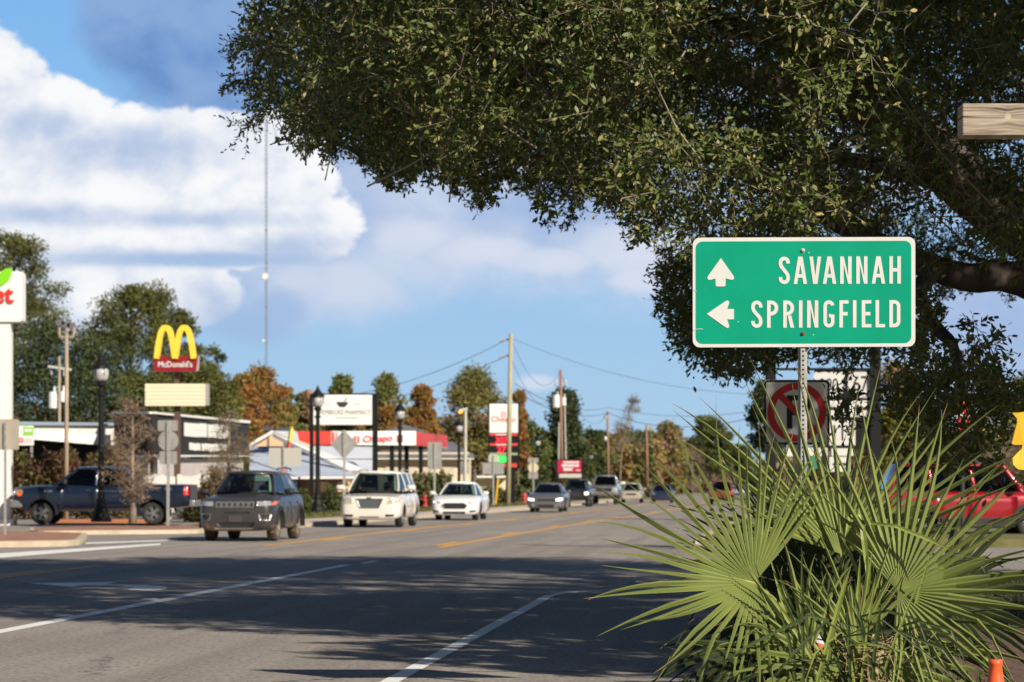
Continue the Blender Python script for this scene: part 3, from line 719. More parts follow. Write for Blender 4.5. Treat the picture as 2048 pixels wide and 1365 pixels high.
def wheels(root, key, wheel, spokes, rimm, tyrem=None):
    wb, tr, r, ww = wheel
    if key not in WH:
        m = MB(); m.lathe([(.64*r, -ww*.42), (.80*r, -ww*.5), (.93*r, -ww*.47), (r, -ww*.34), (r, ww*.34), (.93*r, ww*.47), (.80*r, ww*.5), (.64*r, ww*.42), (.62*r, 0)], n=28, axis='y', cap=False)
        for k in range(28):
            if k % 2: continue
            a = 2*PI*k/28; c_ = Vector((math.cos(a)*r, 0, math.sin(a)*r)); m.obox(c_+Y*ww*.33, c_-Y*ww*.33, r*.1, r*.03, c_.normalized())
        ty = m.mesh('tyre', smooth=True); ty.materials.append(tyrem or rubber)
        m = MB(); m.lathe([(.655*r, -ww*.40), (.63*r, -ww*.43), (.60*r, -ww*.36), (.58*r, -ww*.05)], n=28, axis='y', cap=False)
        for k in range(spokes):
            a = 2*PI*k/spokes; d = Vector((math.cos(a), 0, math.sin(a))); s_ = Vector((-d.z, 0, d.x))
            for sg in ((-1, 1) if spokes < 7 else (0,)):
                p = d*.1*r+s_*sg*.03*r+Y*ww*.40; q = d*.62*r+s_*sg*.10*r+Y*ww*.37; m.obox(p, q, .085*r, .05*r, Y)
        m.lathe([(.0, -ww*.44), (.15*r, -ww*.43), (.17*r, -ww*.30)], n=14, axis='y', cap=False)
        ri = m.mesh('rim', smooth=False); ri.materials.append(rimm)
        m = MB(); m.lathe([(0, -ww*.16), (.60*r, -ww*.16), (.60*r, ww*.3), (0, ww*.3)], n=24, axis='y', cap=False)
        hu = m.mesh('wheel'); hu.materials.append(mat('brake_dark', (.05, .045, .04), .8))
        WH[key] = (hu, ty, ri)
    hu, ty, ri = WH[key]
    for sx in wb:
        for sy in (1, -1):
            w_ = bpy.data.objects.new('wheel', hu); COL.objects.link(w_); w_.parent = root
            w_.location = (sx, sy*(tr/2-ww/2), r); w_.rotation_euler = (0, 0, 0 if sy > 0 else PI)
            for nm, me in (('tyre', ty), ('rim', ri)):
                o = bpy.data.objects.new(nm, me); COL.objects.link(o); o.parent = w_
def greenhouse(root, g, paintm, gl, gl_side=None, interior=True):
    A0 = g['A0']; A1 = g['A1']; D0 = g['D0']; D1 = g['D1']      # (x, z)
    wb, wt = g['wb'], g['wt']; lines = [(A0[0], A1[0])]+g['pil']+[(D0[0], D1[0])]
    n = len(lines)
    def zb(x): q = (x-D0[0])/(A0[0]-D0[0]); return D0[1]+(A0[1]-D0[1])*q
    def zr(x): q = (x-D1[0])/(A1[0]-D1[0]); return D1[1]+(A1[1]-D1[1])*q+g.get('arch', .04)*4*q*(1-q)*.5
    def wbx(x):
        q = (x-D0[0])/(A0[0]-D0[0]); return wb*(1-.10*abs(2*q-1)**3)
    def wtx(x):
        q = (x-D1[0])/(A1[0]-D1[0]); return wt*(1-.08*abs(2*q-1)**3)
    def sp(i, tt, sy):                                          # a point on pillar line i, tt from belt to roof
        xb, xt = lines[i]; b_ = Vector((xb, wbx(xb), zb(xb)-.03)); r_ = Vector((xt, wtx(xt), zr(xt)-.02))
        p = b_.lerp(r_, tt); p.y += .035*4*tt*(1-tt)*.6; p.y *= sy; return p
    m = MB()
    pwid = g.get('pw', .07)
    for sy in (1, -1):
        for i in range(n):
            pts = [sp(i, k/4, sy) for k in range(5)]
            w_ = pwid*(1.0 if 0 < i < n-1 else 1.25)*(g.get('dw', 1.) if i == n-1 else 1.)
            vs = []
            for p in pts:
                for a, b2 in ((-w_/2, 0), (w_/2, 0), (w_/2, -.05), (-w_/2, -.05)): vs.append(p+Vector((a, b2*sy, 0)))
            fs = [(4*k+j, 4*k+(j+1) % 4, 4*k+4+(j+1) % 4, 4*k+4+j) for k in range(4) for j in range(4)]
            m.add(vs, fs)
    # roof panel
    xs = [A1[0]+.02]+[A1[0]+(D1[0]-A1[0])*k/6 for k in range(1, 6)]+[D1[0]-.03]; rings = []
    for x in xs:
        w_ = wtx(max(min(x, A1[0]), D1[0])); z_ = zr(max(min(x, A1[0]), D1[0]))
        hp = [(-w_-.01, -.05), (-w_-.005, -.012), (-w_*.86, .022), (-w_*.5, .045), (0, .055)]
        ring = hp+[(-a, b2) for a, b2 in hp[-2::-1]]
        rings.append([Vector((x, a, z_+b2)) for a, b2 in ring]+[Vector((x, a, z_-.06)) for a in (w_-.03, 0, -w_+.03)])
    k_ = len(rings[0]); fs = []
    for i in range(len(rings)-1):
        for j in range(k_): fs.append((i*k_+j, i*k_+(j+1) % k_, (i+1)*k_+(j+1) % k_, (i+1)*k_+j))
    fs += [tuple(range(k_)), tuple(range((len(rings)-1)*k_+k_-1, (len(rings)-1)*k_-1, -1))]
    m.add([p for r_ in rings for p in r_], fs)
    m.build('roof', paintm, root, local=True, smooth=True, fixn=True)
    # side glass
    for sy in (1, -1):
        for i in range(n-1):
            if i in g.get('solid', ()):
                mm, nm = paintm, 'quarter_panel'
            else: mm, nm = gl_side or gl, 'side_window'
            vs = []
            for k in range(5):
                a, b2 = sp(i, .02+.96*k/4, sy), sp(i+1, .02+.96*k/4, sy)
                a.y -= sy*.012; b2.y -= sy*.012; vs += [a, b2]
            MB().add(vs, [(2*k, 2*k+1, 2*k+3, 2*k+2) for k in range(4)]).build(nm, mm, root, local=True, smooth=True)
    # windscreen and rear window
    for nm, P0, P1, sgn, ww in (('windscreen', A0, A1, 1, 0), ('rear_window', D0, D1, -1, 1)):
        vs = []; nu, nv = 8, 4
        for j in range(nv+1):
            q = j/nv; x = P0[0]+(P1[0]-P0[0])*q; z_ = (P0[1]-.03)+(P1[1]-.015-(P0[1]-.03))*q+(zr(P1[0])-P1[1])*q
            w_ = (wbx(P0[0])*(1-q)+wtx(P1[0])*q)-.045
            for i in range(nu+1):
                s_ = 2*i/nu-1; vs.append((x+sgn*g.get('bulge', .10)*(1-s_*s_)+sgn*.02*4*q*(1-q), s_*w_, z_+.02*(1-s_*s_)))
        MB().add(vs, [(j*(nu+1)+i, j*(nu+1)+i+1, (j+1)*(nu+1)+i+1, (j+1)*(nu+1)+i) for j in range(nv) for i in range(nu)]).build(nm, gl if nm == 'windscreen' else glass_d, root, local=True, smooth=True)
    if interior:
        m = MB(); pm = mat('pillar_trim_pale', (.50, .56, .48), .8)
        for sy in (1, -1):
            a_ = Vector((A0[0]-.10, sy*(wb*.9-.11), A0[1])); b_ = Vector((A1[0]-.06, sy*(wt*.92-.08), A1[1]-.04)); m = MB(); m.obox(a_, b_, .09, .03); m.build('pillar_trim', pm, root, local=True)
        m = MB(); m.box((A0[0]-.55, -wb*.86, A0[1]-.12), (A0[0]-.12, wb*.86, A0[1]-.015)); m.build('dashboard', cabin, root, local=True, bevel=.04)
        for sy in (.36, -.36):
            x = A1[0]-.45; zq = A0[1]-.02; tp = A1[1]-.30
            m = MB(); m.prism(rrect(-.23, zq-.3, .23, tp, .08), (x, sy, 0), Y, Z, .12); m.prism(rrect(-.12, tp+.03, .12, tp+.2, .05), (x-.02, sy, 0), Y, Z, .09); m.build('seat', seatm, root, local=True)
        m = MB(); m.tube([Vector((A0[0]-.62, .36, A0[1]+.0))+Vector((-.06*math.sin(a), .17*math.cos(a), .17*math.sin(a))) for a in [2*PI*k/16 for k in range(17)]], .015, 6); m.build('steering_wheel', cabin, root, local=True)
def mirrors(root, x, y, z, m_, s=1.):
    for sy in (1, -1):
        m = MB(); pr = rrect(-.13*s, -.075*s, .13*s, .075*s, .05*s, 4)
        vs = []
        for k, (dx, f) in enumerate(((-.03, .96), (.02, 1), (.07, .85), (.1, .5))):
            vs += [(x+dx*s, sy*y+a*f, z+b2*f) for a, b2 in pr]
        nn = len(pr); fs = [(k*nn+j, k*nn+(j+1) % nn, (k+1)*nn+(j+1) % nn, (k+1)*nn+j) for k in range(3) for j in range(nn)]
        fs += [tuple(range(nn)), tuple(3*nn+j for j in range(nn-1, -1, -1))]
        m.add(vs, fs); m.cbox((x+.03, sy*(y-.14*s), z-.06*s), (.07*s, .14*s, .05*s)); m.build('wing_mirror', m_, root, local=True, smooth=True, fixn=True)
def doors(root, cast, edges, zlo, zhi, paintm, handz, hm=None):
    for ax in ('l', 'R'):
        for x0, x1, zh in edges:
            m = MB(); patch(m, cast, ax, rect4(x0+.012, zlo, x1-.012, zhi), .004, .02, (6, 6)); d = m.build('door', paintm, root, local=True, smooth=True)
            m = MB(); patch(m, cast, ax, rect4(x0+.08, handz, x0+.26, handz+.035), .03, .03, (2, 1)); m.build('handle', hm or paintm, d, local=True)
def make_car(name, label, loc, rz, S, group=None, cat='car'):
    root = thing(name, label, cat, loc, rz, group)
    me = lower_body('body', S['st'], S['wheel'], S['paint'])
    g = S['gh']
    for p in me.polygons:
        c_ = p.center
        if p.material_index == 0 and p.normal.z > .6 and g['D0'][0]+.12 < c_.x < g['A0'][0]-.05 and abs(c_.y) < g['wb']*.93 and c_.z > g['A0'][1]-.2: p.material_index = 2
    bo = bpy.data.objects.new('body', me); COL.objects.link(bo); bo.parent = root
    cast = Cast(me)
    greenhouse(root, g, S.get('roofpaint', S['paint']), S.get('glass', glass), S.get('glass_side', glass_d))
    wheels(root, S.get('wkey', name), S['wheel'], S.get('spokes', 5), S.get('rim', silver), S.get('tyre'))
    if 'mirror' in S: mirrors(root, *S['mirror'])
    if 'doors' in S: doors(root, cast, *S['doors'])
    for ft in S.get('ft', ()):
        nm, mm, ax, c = ft[:4]; pr = ft[4] if len(ft) > 4 else .008; both = ft[5] if len(ft) > 5 else False
        for c_ in ((c, mir(c)) if both else (c,)):
            m = MB(); patch(m, cast, ax, c_, pr, .02, (8, 4))
            if m.v: m.build(nm, mm, root, local=True, smooth=True)
    if 'extra' in S: S['extra'](root, cast)
    return root
def coming(xpx, ypx, L):                         # root of a car whose nose touches the road at this spot
    p = gnd(xpx, ypx); return p+rdir*(L/2)
# ---- compact SUV, grey
def suv_st(L, W_, zh, zt, front=.93):
    h = L/2
    return [(-h,.48,zt-.08,W_*.40),(-h+.06,.36,zt-.02,W_*.455),(-h+.5,.28,zt,W_*.492),(-h*.35,.25,zt-.02,W_/2),(h*.3,.25,zt-.04,W_/2),(h*.48,.26,zt-.02,W_/2),(h*.72,.26,zh+.0,W_*.496),(h-.22,.24,zh-.04,W_*.475),(h-.07,.24,front,W_*.425),(h,.32,front-.1,W_*.36)]
gp = carpaint('grey_metallic_paint', (.050, .048, .052), .35, .36, mud=.42, dust=.14)
def jeep_extra(root, cast):
    m = MB(); patch(m, cast, 'f', rect4(-.47, .775, .47, .925), .004, .02, (10, 3)); gr = m.build('grille', plast, root, local=True, smooth=True)
    for k in range(7):
        yc = (k-3)*.128
        m = MB(); patch(m, cast, 'f', rect4(yc-.052, .785, yc+.052, .915), .014, .012, (2, 3)); patch(m, cast, 'f', rect4(yc-.036, .80, yc+.036, .90), .017, .004, (2, 3), 1); m.build('grille_slot', [mat('grille_silver', (.30, .30, .31), .4, .3), plast], gr, local=True)
    for sx in (-1.30, 1.34):
        for sy in (1, -1):
            m = MB(); m.ribbon([(-sx*sy+.44*math.cos(R(a)), .345+.44*math.sin(R(a))) for a in range(-5, 186, 12)], .07, (0, sy*.926, 0), -X*sy, Z, .12); m.build('wheel_arch_trim', plast, root, local=True)
    m = MB()
    for sy in (1, -1): m.tube([(.25, sy*.60, 1.665), (.1, sy*.62, 1.70), (-.7, sy*.63, 1.72), (-1.5, sy*.61, 1.70), (-1.62, sy*.60, 1.66)], .018, 6)
    m.build('roof_rail', plast, root, local=True, smooth=True)
    m = MB(); m.prism(rrect(-.17, -.07, .17, .07, .03), (.50, .30, 1.46), Vector((0, 1, 0)), Vector((.35, 0, 1)).normalized(), .02); m.build('sun_visor', mat('sun_visor_pale', (.55, .62, .55), .8), root, local=True)
    m = MB(); m.box((.70, .28, 1.155), (.92, .58, 1.165)); m.build('dashboard_paper', mat('paper_white', (.7, .72, .70), .8), root, local=True)
    m = MB(); p, _ = cast.hit('f', 0, .53); m.box((p.x+.004, -.155, .45), (p.x+.02, .155, .60)); m.build('licence_plate', mat('dusty_plate', (.055, .05, .048), .7), root, local=True, bevel=.006)
S = dict(st=suv_st(4.42, 1.84, 1.03, 1.11), wheel=((-1.30, 1.34), 1.70, .345, .235), paint=gp, rim=mat('muddy_alloy', (.30, .25, .19), .5, .4, var=.3, scale=8), tyre=mat('muddy_tyre', (.075, .058, .042), .9, var=.4, scale=5),
    gh=dict(A0=(1.10, 1.15), A1=(.36, 1.59), D0=(-2.02, 1.15), D1=(-1.62, 1.57), wb=.80, wt=.60, pil=[(.02, -.16), (-.95, -1.0)], pw=.09),
    mirror=(.78, 1.02, 1.15, plast, .95), doors=([(-.02, .98, 0), (-1.02, -.04, 0)], .34, 1.03, gp, .88),
    ft=[('headlight', lens_, 'f', [(.50,.815),(.81,.83),(.83,.935),(.50,.925)], .012, True), ('indicator', amber, 'f', [(.815,.83),(.875,.84),(.885,.935),(.835,.935)], .014, True),
        ('fog_lamp_bezel', silver, 'f', [(.58,.48),(.80,.47),(.845,.65),(.53,.65)], .014, True), ('fog_lamp', plast, 'f', [(.62,.51),(.76,.50),(.79,.62),(.58,.62)], .02, True),
        ('bumper_slot', plast, 'f', rect4(-.33, .65, .33, .685), .006), ('lower_intake', plast, 'f', [(-.40,.335),(.40,.335),(.46,.445),(-.46,.445)], .010),
        ('front_skirt', mat('mud_crust', (.30, .19, .10), .95, var=.35, scale=5), 'f', [(-.78,.20),(.78,.20),(.80,.275),(-.80,.275)], .006),
        ('skid_plate', mat('dusty_silver', (.24, .22, .19), .5, .3), 'f', rect4(-.48, .285, .48, .325), .014)], extra=jeep_extra)
make_car('parked_car', 'x', (0, 0, -50), 0, S) if False else None
make_car('compact_suv', 'dark grey compact SUV, mud along its lower sides, nearest oncoming car', coming(470, 1084, 4.42), HEAD, S)
# ---- minivan, white
wp_ = carpaint('cream_white_paint', (.74, .70, .63), 0, .35, dust=.06)
def van_extra(root, cast):
    for sy in (1, -1):
        m = MB(); m.tube([(.2, sy*.66, 1.77), (.0, sy*.67, 1.81), (-1.5, sy*.67, 1.81), (-1.7, sy*.66, 1.77)], .016, 6); m.build('roof_rail', silver, root, local=True, smooth=True)
    m = MB(); p, _ = cast.hit('f', 0, .925); m.cbox((p.x+.01, 0, .925), (.03, .16, .035)); m.build('badge', chrome, root, local=True, bevel=.008)
S = dict(st=suv_st(5.1, 1.98, 1.0, 1.10, .96), wheel=((-1.52, 1.56), 1.84, .335, .225), paint=wp_, rim=silver,
    gh=dict(A0=(1.62, 1.16), A1=(.72, 1.71), D0=(-2.42, 1.15), D1=(-2.12, 1.70), wb=.90, wt=.70, pil=[(.52, .25), (-.72, -.85)], pw=.09),
    mirror=(1.10, 1.12, 1.24, wp_, 1.1), doors=([(.46, 1.42, 0), (-.78, .44, 0)], .32, 1.06, wp_, .92),
    ft=[('grille', mat('grille_grey', (.14, .155, .165), .4, .5), 'f', [(-.30,.60),(.30,.60),(.44,.90),(-.44,.90)], .012), ('headlight', mat('hazy_lens', (.50, .46, .36), .25, .2, coat=.6), 'f', [(.55,.74),(.86,.76),(.90,.95),(.56,.92)], .012, True),
        ('indicator', amber, 'f', [(.885,.79),(.91,.80),(.93,.94),(.915,.94)], .016, True),
        ('fog_lamp', plast, 'f', [(.52,.335),(.76,.35),(.79,.41),(.50,.41)], .008, True), ('lower_intake', plast, 'f', rect4(-.30, .315, .30, .345), .008),
        ('door_moulding', mat('moulding_grey', (.35, .33, .30), .5), 'l', rect4(-.7, .63, 1.4, .67), .012), ('door_moulding', mat('moulding_grey', (.35, .33, .30), .5), 'R', rect4(-.7, .63, 1.4, .67), .012)], extra=van_extra)
van_loc = coming(738, 1056, 5.1)
make_car('minivan', 'cream white minivan with roof rails and trapezoid grey grille', van_loc, HEAD, S)
# ---- white sedan
def sedan_st(L, W_, zh, zt, front=.70):
    h = L/2
    return [(-h,.52,zt-.06,W_*.38),(-h+.06,.34,zt+.0,W_*.44),(-h+.5,.24,zt+.02,W_*.49),(-h*.35,.2,zt-.04,W_/2),(h*.2,.2,zt-.06,W_/2),(h*.42,.2,zt-.05,W_/2),(h*.70,.2,zh,W_*.492),(h-.25,.19,zh-.12,W_*.47),(h-.07,.19,front,W_*.42),(h,.27,front-.10,W_*.34)]
ws = carpaint('bright_white_paint', (.78, .78, .77), 0, .3)
lensF = mat('headlamp_clear', (.55, .50, .46), .15, .3, coat=1.)
S = dict(st=sedan_st(4.87, 1.87, .93, 1.0), wheel=((-1.43, 1.42), 1.62, .33, .22), paint=ws,
    gh=dict(A0=(1.12, .99), A1=(.22, 1.41), D0=(-1.86, 1.02), D1=(-1.02, 1.39), wb=.80, wt=.56, pil=[(-.12, -.2), (-1.0, -.85)], pw=.07),
    mirror=(.75, 1.02, 1.03, ws, .9), doors=([(-.16, .90, 0), (-1.05, -.18, 0)], .30, .92, ws, .80),
    ft=[('grille', mat('grille_dark', (.05, .052, .055), .4, .5), 'f', [(-.40,.44),(.40,.44),(.50,.56),(-.50,.56)], .010), ('grille', mat('grille_dark', (.05, .052, .055), .4, .5), 'f', [(-.50,.56),(.50,.56),(.36,.66),(-.36,.66)], .010),
        ('headlight', lensF, 'f', [(.54,.63),(.82,.66),(.86,.79),(.50,.69)], .012, True), ('headlight_bulb', lens_on, 'f', [(.70,.67),(.80,.68),(.81,.74),(.71,.72)], .018, True),
        ('lower_intake', plast, 'f', rect4(-.42, .25, .42, .335), .006), ('fog_lamp', plast, 'f', [(.56,.30),(.80,.32),(.82,.40),(.60,.37)], .008, True)])
make_car('sedan', 'bright white sedan with hexagonal grille, behind the cream minivan', coming(908, 1041.5, 4.87), HEAD, S)
# ---- grey muscle sedan
gs = carpaint('mid_grey_paint', (.17, .17, .175), .5, .35)
S = dict(st=sedan_st(5.04, 1.92, .97, 1.0, .74), wheel=((-1.5, 1.52), 1.66, .355, .24), paint=gs,
    gh=dict(A0=(1.0, 1.0), A1=(.12, 1.41), D0=(-1.95, 1.04), D1=(-1.1, 1.40), wb=.82, wt=.58, pil=[(-.2, -.28), (-1.1, -.92)], pw=.07), glass=glass_d,
    mirror=(.68, 1.04, 1.04, gs, .9), doors=([(-.26, .82, 0), (-1.15, -.28, 0)], .30, .93, gs, .82),
    ft=[('grille', plast, 'f', [(-.46,.56),(.46,.56),(.50,.67),(-.50,.67)], .010), ('headlight', lens_on, 'f', [(.54,.575),(.84,.60),(.86,.72),(.54,.68)], .012, True),
        ('lower_intake', plast, 'f', rect4(-.42, .27, .42, .38), .008), ('air_dam', silver, 'f', [(.50,.30),(.56,.28),(.66,.46),(.62,.48)], .012, True)])
make_car('sedan', 'grey sports sedan with wide black grille and both headlights lit', coming(1090, 1025.5, 5.04), HEAD, S)
# ---- pickups
def truck_st(L, W_, zh, zr, zb=.5, front=1.05):
    h = L/2
    return [(-h,zb+.1,zr-.02,W_*.44),(-h+.05,zb+.05,zr,W_*.48),(-h+.5,zb,zr,W_*.5),(-h*.4,zb-.02,zr,W_/2),(h*.2,zb-.04,zr-.02,W_/2),(h*.45,zb-.04,zr-.01,W_/2),(h*.6,zb-.02,zh,W_*.5),(h-.3,zb-.02,zh-.03,W_*.49),(h-.07,zb,zh-.07,W_*.46),(h,zb+.05,zh-.16,W_*.42)]
kp = carpaint('black_paint_dusty', (.022, .023, .027), .2, .35, dust=.08)
S = dict(st=truck_st(5.2, 1.88, 1.08, 1.16, .45), wheel=((-1.6, 1.62), 1.70, .37, .25), paint=kp,
    gh=dict(A0=(1.05, 1.17), A1=(.35, 1.72), D0=(-1.1, 1.18), D1=(-.95, 1.70), wb=.84, wt=.65, pil=[(-.02, -.12)], pw=.09),
    mirror=(.85, 1.08, 1.25, kp, 1.), ft=[('grille', plast, 'f', rect4(-.5, .70, .5, .98), .01), ('headlight', lens_on, 'f', rect4(.60, .78, .84, .95), .012, True), ('bumper', plast, 'f', rect4(-.78, .46, .78, .62), .03)])
make_car('pickup_truck', 'black pickup with lit headlights, between the grey sports sedan and silver pickup', coming(1150, 1014.5, 5.2), HEAD, S, cat='pickup truck')
sp_ = carpaint('silver_paint', (.42, .42, .43), .55, .32)
def lift(root, cast):
    m = MB(); p, _ = cast.hit('f', 0, 1.12); m.text('TRD', (p.x+.02, 0, 1.06), Y, Z, .001, 0) if False else None
S = dict(st=truck_st(5.8, 2.06, 1.33, 1.42, .68), wheel=((-1.85, 1.85), 1.84, .44, .31), paint=sp_,
    gh=dict(A0=(1.15, 1.42), A1=(.45, 2.04), D0=(-1.25, 1.42), D1=(-1.1, 2.02), wb=.92, wt=.72, pil=[(.0, -.1)], pw=.1), glass=glass_d,
    mirror=(.95, 1.24, 1.55, ws, 1.35), ft=[('grille', plast, 'f', [(-.55,.94),(.55,.94),(.58,1.22),(-.58,1.22)], .012), ('headlight', lens_, 'f', [(.62,1.0),(.88,1.02),(.90,1.24),(.62,1.20)], .012, True), ('bumper', chrome, 'f', rect4(-.86, .70, .86, .88), .03), ('badge', chrome, 'f', rect4(-.16, 1.05, .16, 1.11), .02)])
make_car('pickup_truck', 'tall lifted silver pickup with large white wing mirrors', coming(1207, 1011, 5.8), HEAD, S, cat='pickup truck')
bg_ = carpaint('beige_paint', (.50, .43, .35), .2, .35)
S = dict(st=suv_st(4.5, 1.84, .95, 1.02), wheel=((-1.30, 1.34), 1.70, .34, .22), paint=bg_,
    gh=dict(A0=(1.12, 1.05), A1=(.36, 1.56), D0=(-2.02, 1.08), D1=(-1.62, 1.54), wb=.80, wt=.6, pil=[(.02, -.16), (-.95, -1.0)], pw=.09),
    mirror=(.78, 1.02, 1.10, bg_, .95), ft=[('headlight', lens_, 'f', [(.52,.68),(.82,.70),(.85,.80),(.52,.77)], .012, True), ('grille', plast, 'f', rect4(-.4, .62, .4, .76), .01)])
make_car('sedan', 'pale beige car partly hidden behind the silver pickup and palm tips', coming(1262, 1006, 4.5), HEAD, S)
def plain(col, metal=.2): return carpaint('paint', col, metal, .35)
def small(label, loc, rz, col, rear=True, kind='suv', cat='car'):
    p_ = plain(col)
    S = dict(st=(suv_st(4.6, 1.86, .98, 1.04) if kind == 'suv' else sedan_st(4.7, 1.84, .93, 1.0)), wheel=((-1.35, 1.38), 1.70, .35, .23), paint=p_, wkey='plain', glass=glass_d,
        gh=(dict(A0=(1.12, 1.07), A1=(.36, 1.66), D0=(-2.1, 1.1), D1=(-1.75, 1.66), wb=.80, wt=.63, pil=[(.02, -.16), (-.95, -1.0)], pw=.09) if kind == 'suv' else dict(A0=(1.1, .99), A1=(.22, 1.40), D0=(-1.8, 1.02), D1=(-1.0, 1.38), wb=.80, wt=.57, pil=[(-.12, -.2)], pw=.07)),
        mirror=(.78, 1.02, 1.10, p_, .95), ft=[('tail_light', redl, 'r', rect4(.50, .80, .78, 1.0), .012, True), ('headlight', lens_, 'f', [(.52,.68),(.82,.70),(.85,.80),(.52,.77)], .012, True), ('rear_bumper', plast, 'r', rect4(-.7, .40, .7, .52), .01)])
    return make_car('sedan' if kind != 'suv' else 'suv', label, loc, rz, S, cat=cat)
def gz(x, D): return Vector(((x-XC)*D/F, D, 0))
small('black SUV at the drive-through, its red tail light showing past the grey SUV', gz(596, 132), R(62), (.012, .013, .016))
small('white car with red tail lights, between the lamp post and cream minivan', gz(634, 140), R(75), (.75, .74, .72), kind='sedan')
small('blue grey car waiting beyond the clipped hedge, left of the minivan', gz(672, 150), R(70), (.20, .24, .30), kind='sedan')
small('dark blue car far down the road, seen between palm blades', Vector((rx(205, -9.0)-.8, 205, 0)), HEAD, (.02, .03, .06), kind='sedan')
small('orange SUV driving away in the far right lane', Vector((rx(182, -4.8), 182, 0)), HEAD+PI, (.20, .05, .01))
small('small pale blue car far off beside the route sign post', Vector((rx(330, -4.6), 330, 0)), HEAD+PI, (.35, .42, .52), kind='sedan')
small('white van far off at the end of the road', Vector((rx(370, -3.6), 370, 0)), HEAD+PI, (.78, .78, .78))
# ---- blue lifted pickup, side on
bp_ = carpaint('navy_paint', (.006, .014, .036), .25, .28, dust=.02)
steel = mat('bumper_steel', (.40, .39, .37), .35, .8)
def f150(root, cast):
    for sx in (-1.72, 1.96):
        for sy in (1, -1):
            m = MB(); m.ribbon([(-sx*sy+.52*math.cos(R(a)), .40+.53*math.sin(R(a))) for a in range(-5, 186, 12)], .09, (0, sy*1.06, 0), -X*sy, Z, .12)
            m.build('fender_flare', bp_, root, local=True)
    m = MB(); m.box((2.93, -.92, .60), (3.06, .92, .86)); m.box((2.6, .88, .60), (3.0, .97, .84)); m.box((2.6, -.97, .60), (3.0, -.88, .84)); m.build('front_bumper', steel, root, local=True, bevel=.03)
    m = MB(); m.box((-3.10, -.95, .62), (-2.93, .95, .84)); m.build('rear_bumper', steel, root, local=True, bevel=.03)
    for sy in (1, -1):
        m = MB(); m.obox((-.95, sy*1.0, .50), (1.35, sy*1.0, .50), .12, .06); m.build('running_board', plast, root, local=True)
    m = MB(); m.box((-2.985, -.90, .88), (-2.955, .90, 1.36)); m.build('tailgate', mat('tailgate_dark', (.05, .05, .055), .5), root, local=True)
    m = MB(); m.text('F-150', (1.72, 1.075, 1.10), -X, Z, .085, .004, .03); m.build('badge', chrome, root, local=True)
    m = MB(); m.text('FX4', (-2.25, 1.06, 1.17), -X, Z, .10, .004, .03); m.build('decal', silver, root, local=True)
st = truck_st(5.9, 2.04, 1.33, 1.36, .56)
S = dict(st=st, wheel=((-1.72, 1.96), 1.92, .405, .30), paint=bp_, rim=mat('bright_alloy', (.72, .70, .68), .22, .85), tyre=mat('dusty_tyre', (.06, .05, .042), .9), spokes=8,
    gh=dict(A0=(1.55, 1.36), A1=(.80, 1.90), D0=(-.95, 1.37), D1=(-.72, 1.89), wb=.94, wt=.74, pil=[(.18, .12)], pw=.11), glass=glass_d,
    mirror=(1.12, 1.18, 1.44, plast, 1.25), doors=([(.22, 1.38, 0), (-.85, .20, 0)], .62, 1.31, bp_, 1.15, chrome),
    ft=[('tail_light', redl, 'l', rect4(-2.93, 1.0, -2.76, 1.32), .012), ('tail_light', redl, 'R', rect4(-2.93, 1.0, -2.76, 1.32), .012), ('headlight', lens_, 'l', rect4(2.58, 1.03, 2.88, 1.20), .012), ('indicator', amber, 'l', rect4(2.62, .98, 2.76, 1.16), .016), ('headlight', lens_, 'R', rect4(2.58, 1.03, 2.88, 1.20), .012),
        ('grille', plast, 'f', rect4(-.72, .88, .72, 1.2), .012), ('headlight', lens_, 'f', rect4(.74, .98, .92, 1.2), .012, True)], extra=f150)
q = at(200, 0, 84.8); make_car('pickup_truck', 'dark blue lifted crew cab pickup with chunky tyres, standing side-on at the left', (q.x, 85.9, -.02), PI-.0, S, cat='pickup truck')
# ---- red SUV at the right
rp = carpaint('red_paint', (.30, .004, .013), .1, .3)
def redx(root, cast):
    m = MB()
    for sy in (1, -1):
        m.tube([(.25, sy*.62, 1.86), (.1, sy*.63, 1.93), (-1.6, sy*.63, 1.93), (-1.75, sy*.62, 1.86)], .022, 6)
        for x_ in (-.2, -1.2): m.tube([(x_, -.63, 1.92), (x_, .63, 1.92)], .02, 6)
    m.build('roof_rack', plast, root, local=True)
    for sx in (-1.40, 1.36):
        m = MB(); m.ribbon([(sx+.48*math.cos(R(a)), .38+.48*math.sin(R(a))) for a in range(-5, 186, 12)], .10, (0, -.985, 0), X, Z, .10); m.build('wheel_arch_trim', plast, root, local=True)
    for sy in (1, -1): m = MB(); m.obox((-.9, sy*.95, .40), (.9, sy*.95, .40), .14, .22); m.build('sill_trim', plast, root, local=True)
S = dict(st=suv_st(4.55, 1.92, 1.10, 1.18, 1.02), wheel=((-1.40, 1.36), 1.78, .38, .25), paint=rp, rim=silver,
    gh=dict(A0=(1.15, 1.18), A1=(.70, 1.80), D0=(-2.12, 1.22), D1=(-1.85, 1.80), wb=.86, wt=.70, pil=[(-.05, -.15), (-1.1, -1.15)], pw=.11), glass=glass_d,
    mirror=(.95, 1.08, 1.28, rp, 1.), doors=([(-.10, 1.0, 0), (-1.1, -.12, 0)], .42, 1.14, rp, 1.0, plast),
    ft=[('tail_light', redl, 'R', rect4(-2.2, .85, -2.02, 1.12), .012), ('headlight', lens_, 'R', rect4(1.98, .82, 2.16, .98), .012)], extra=redx)
make_car('suv', 'bright red boxy SUV with black roof rack, parked behind the palm at the right', gz(1936, 63), R(4), S)
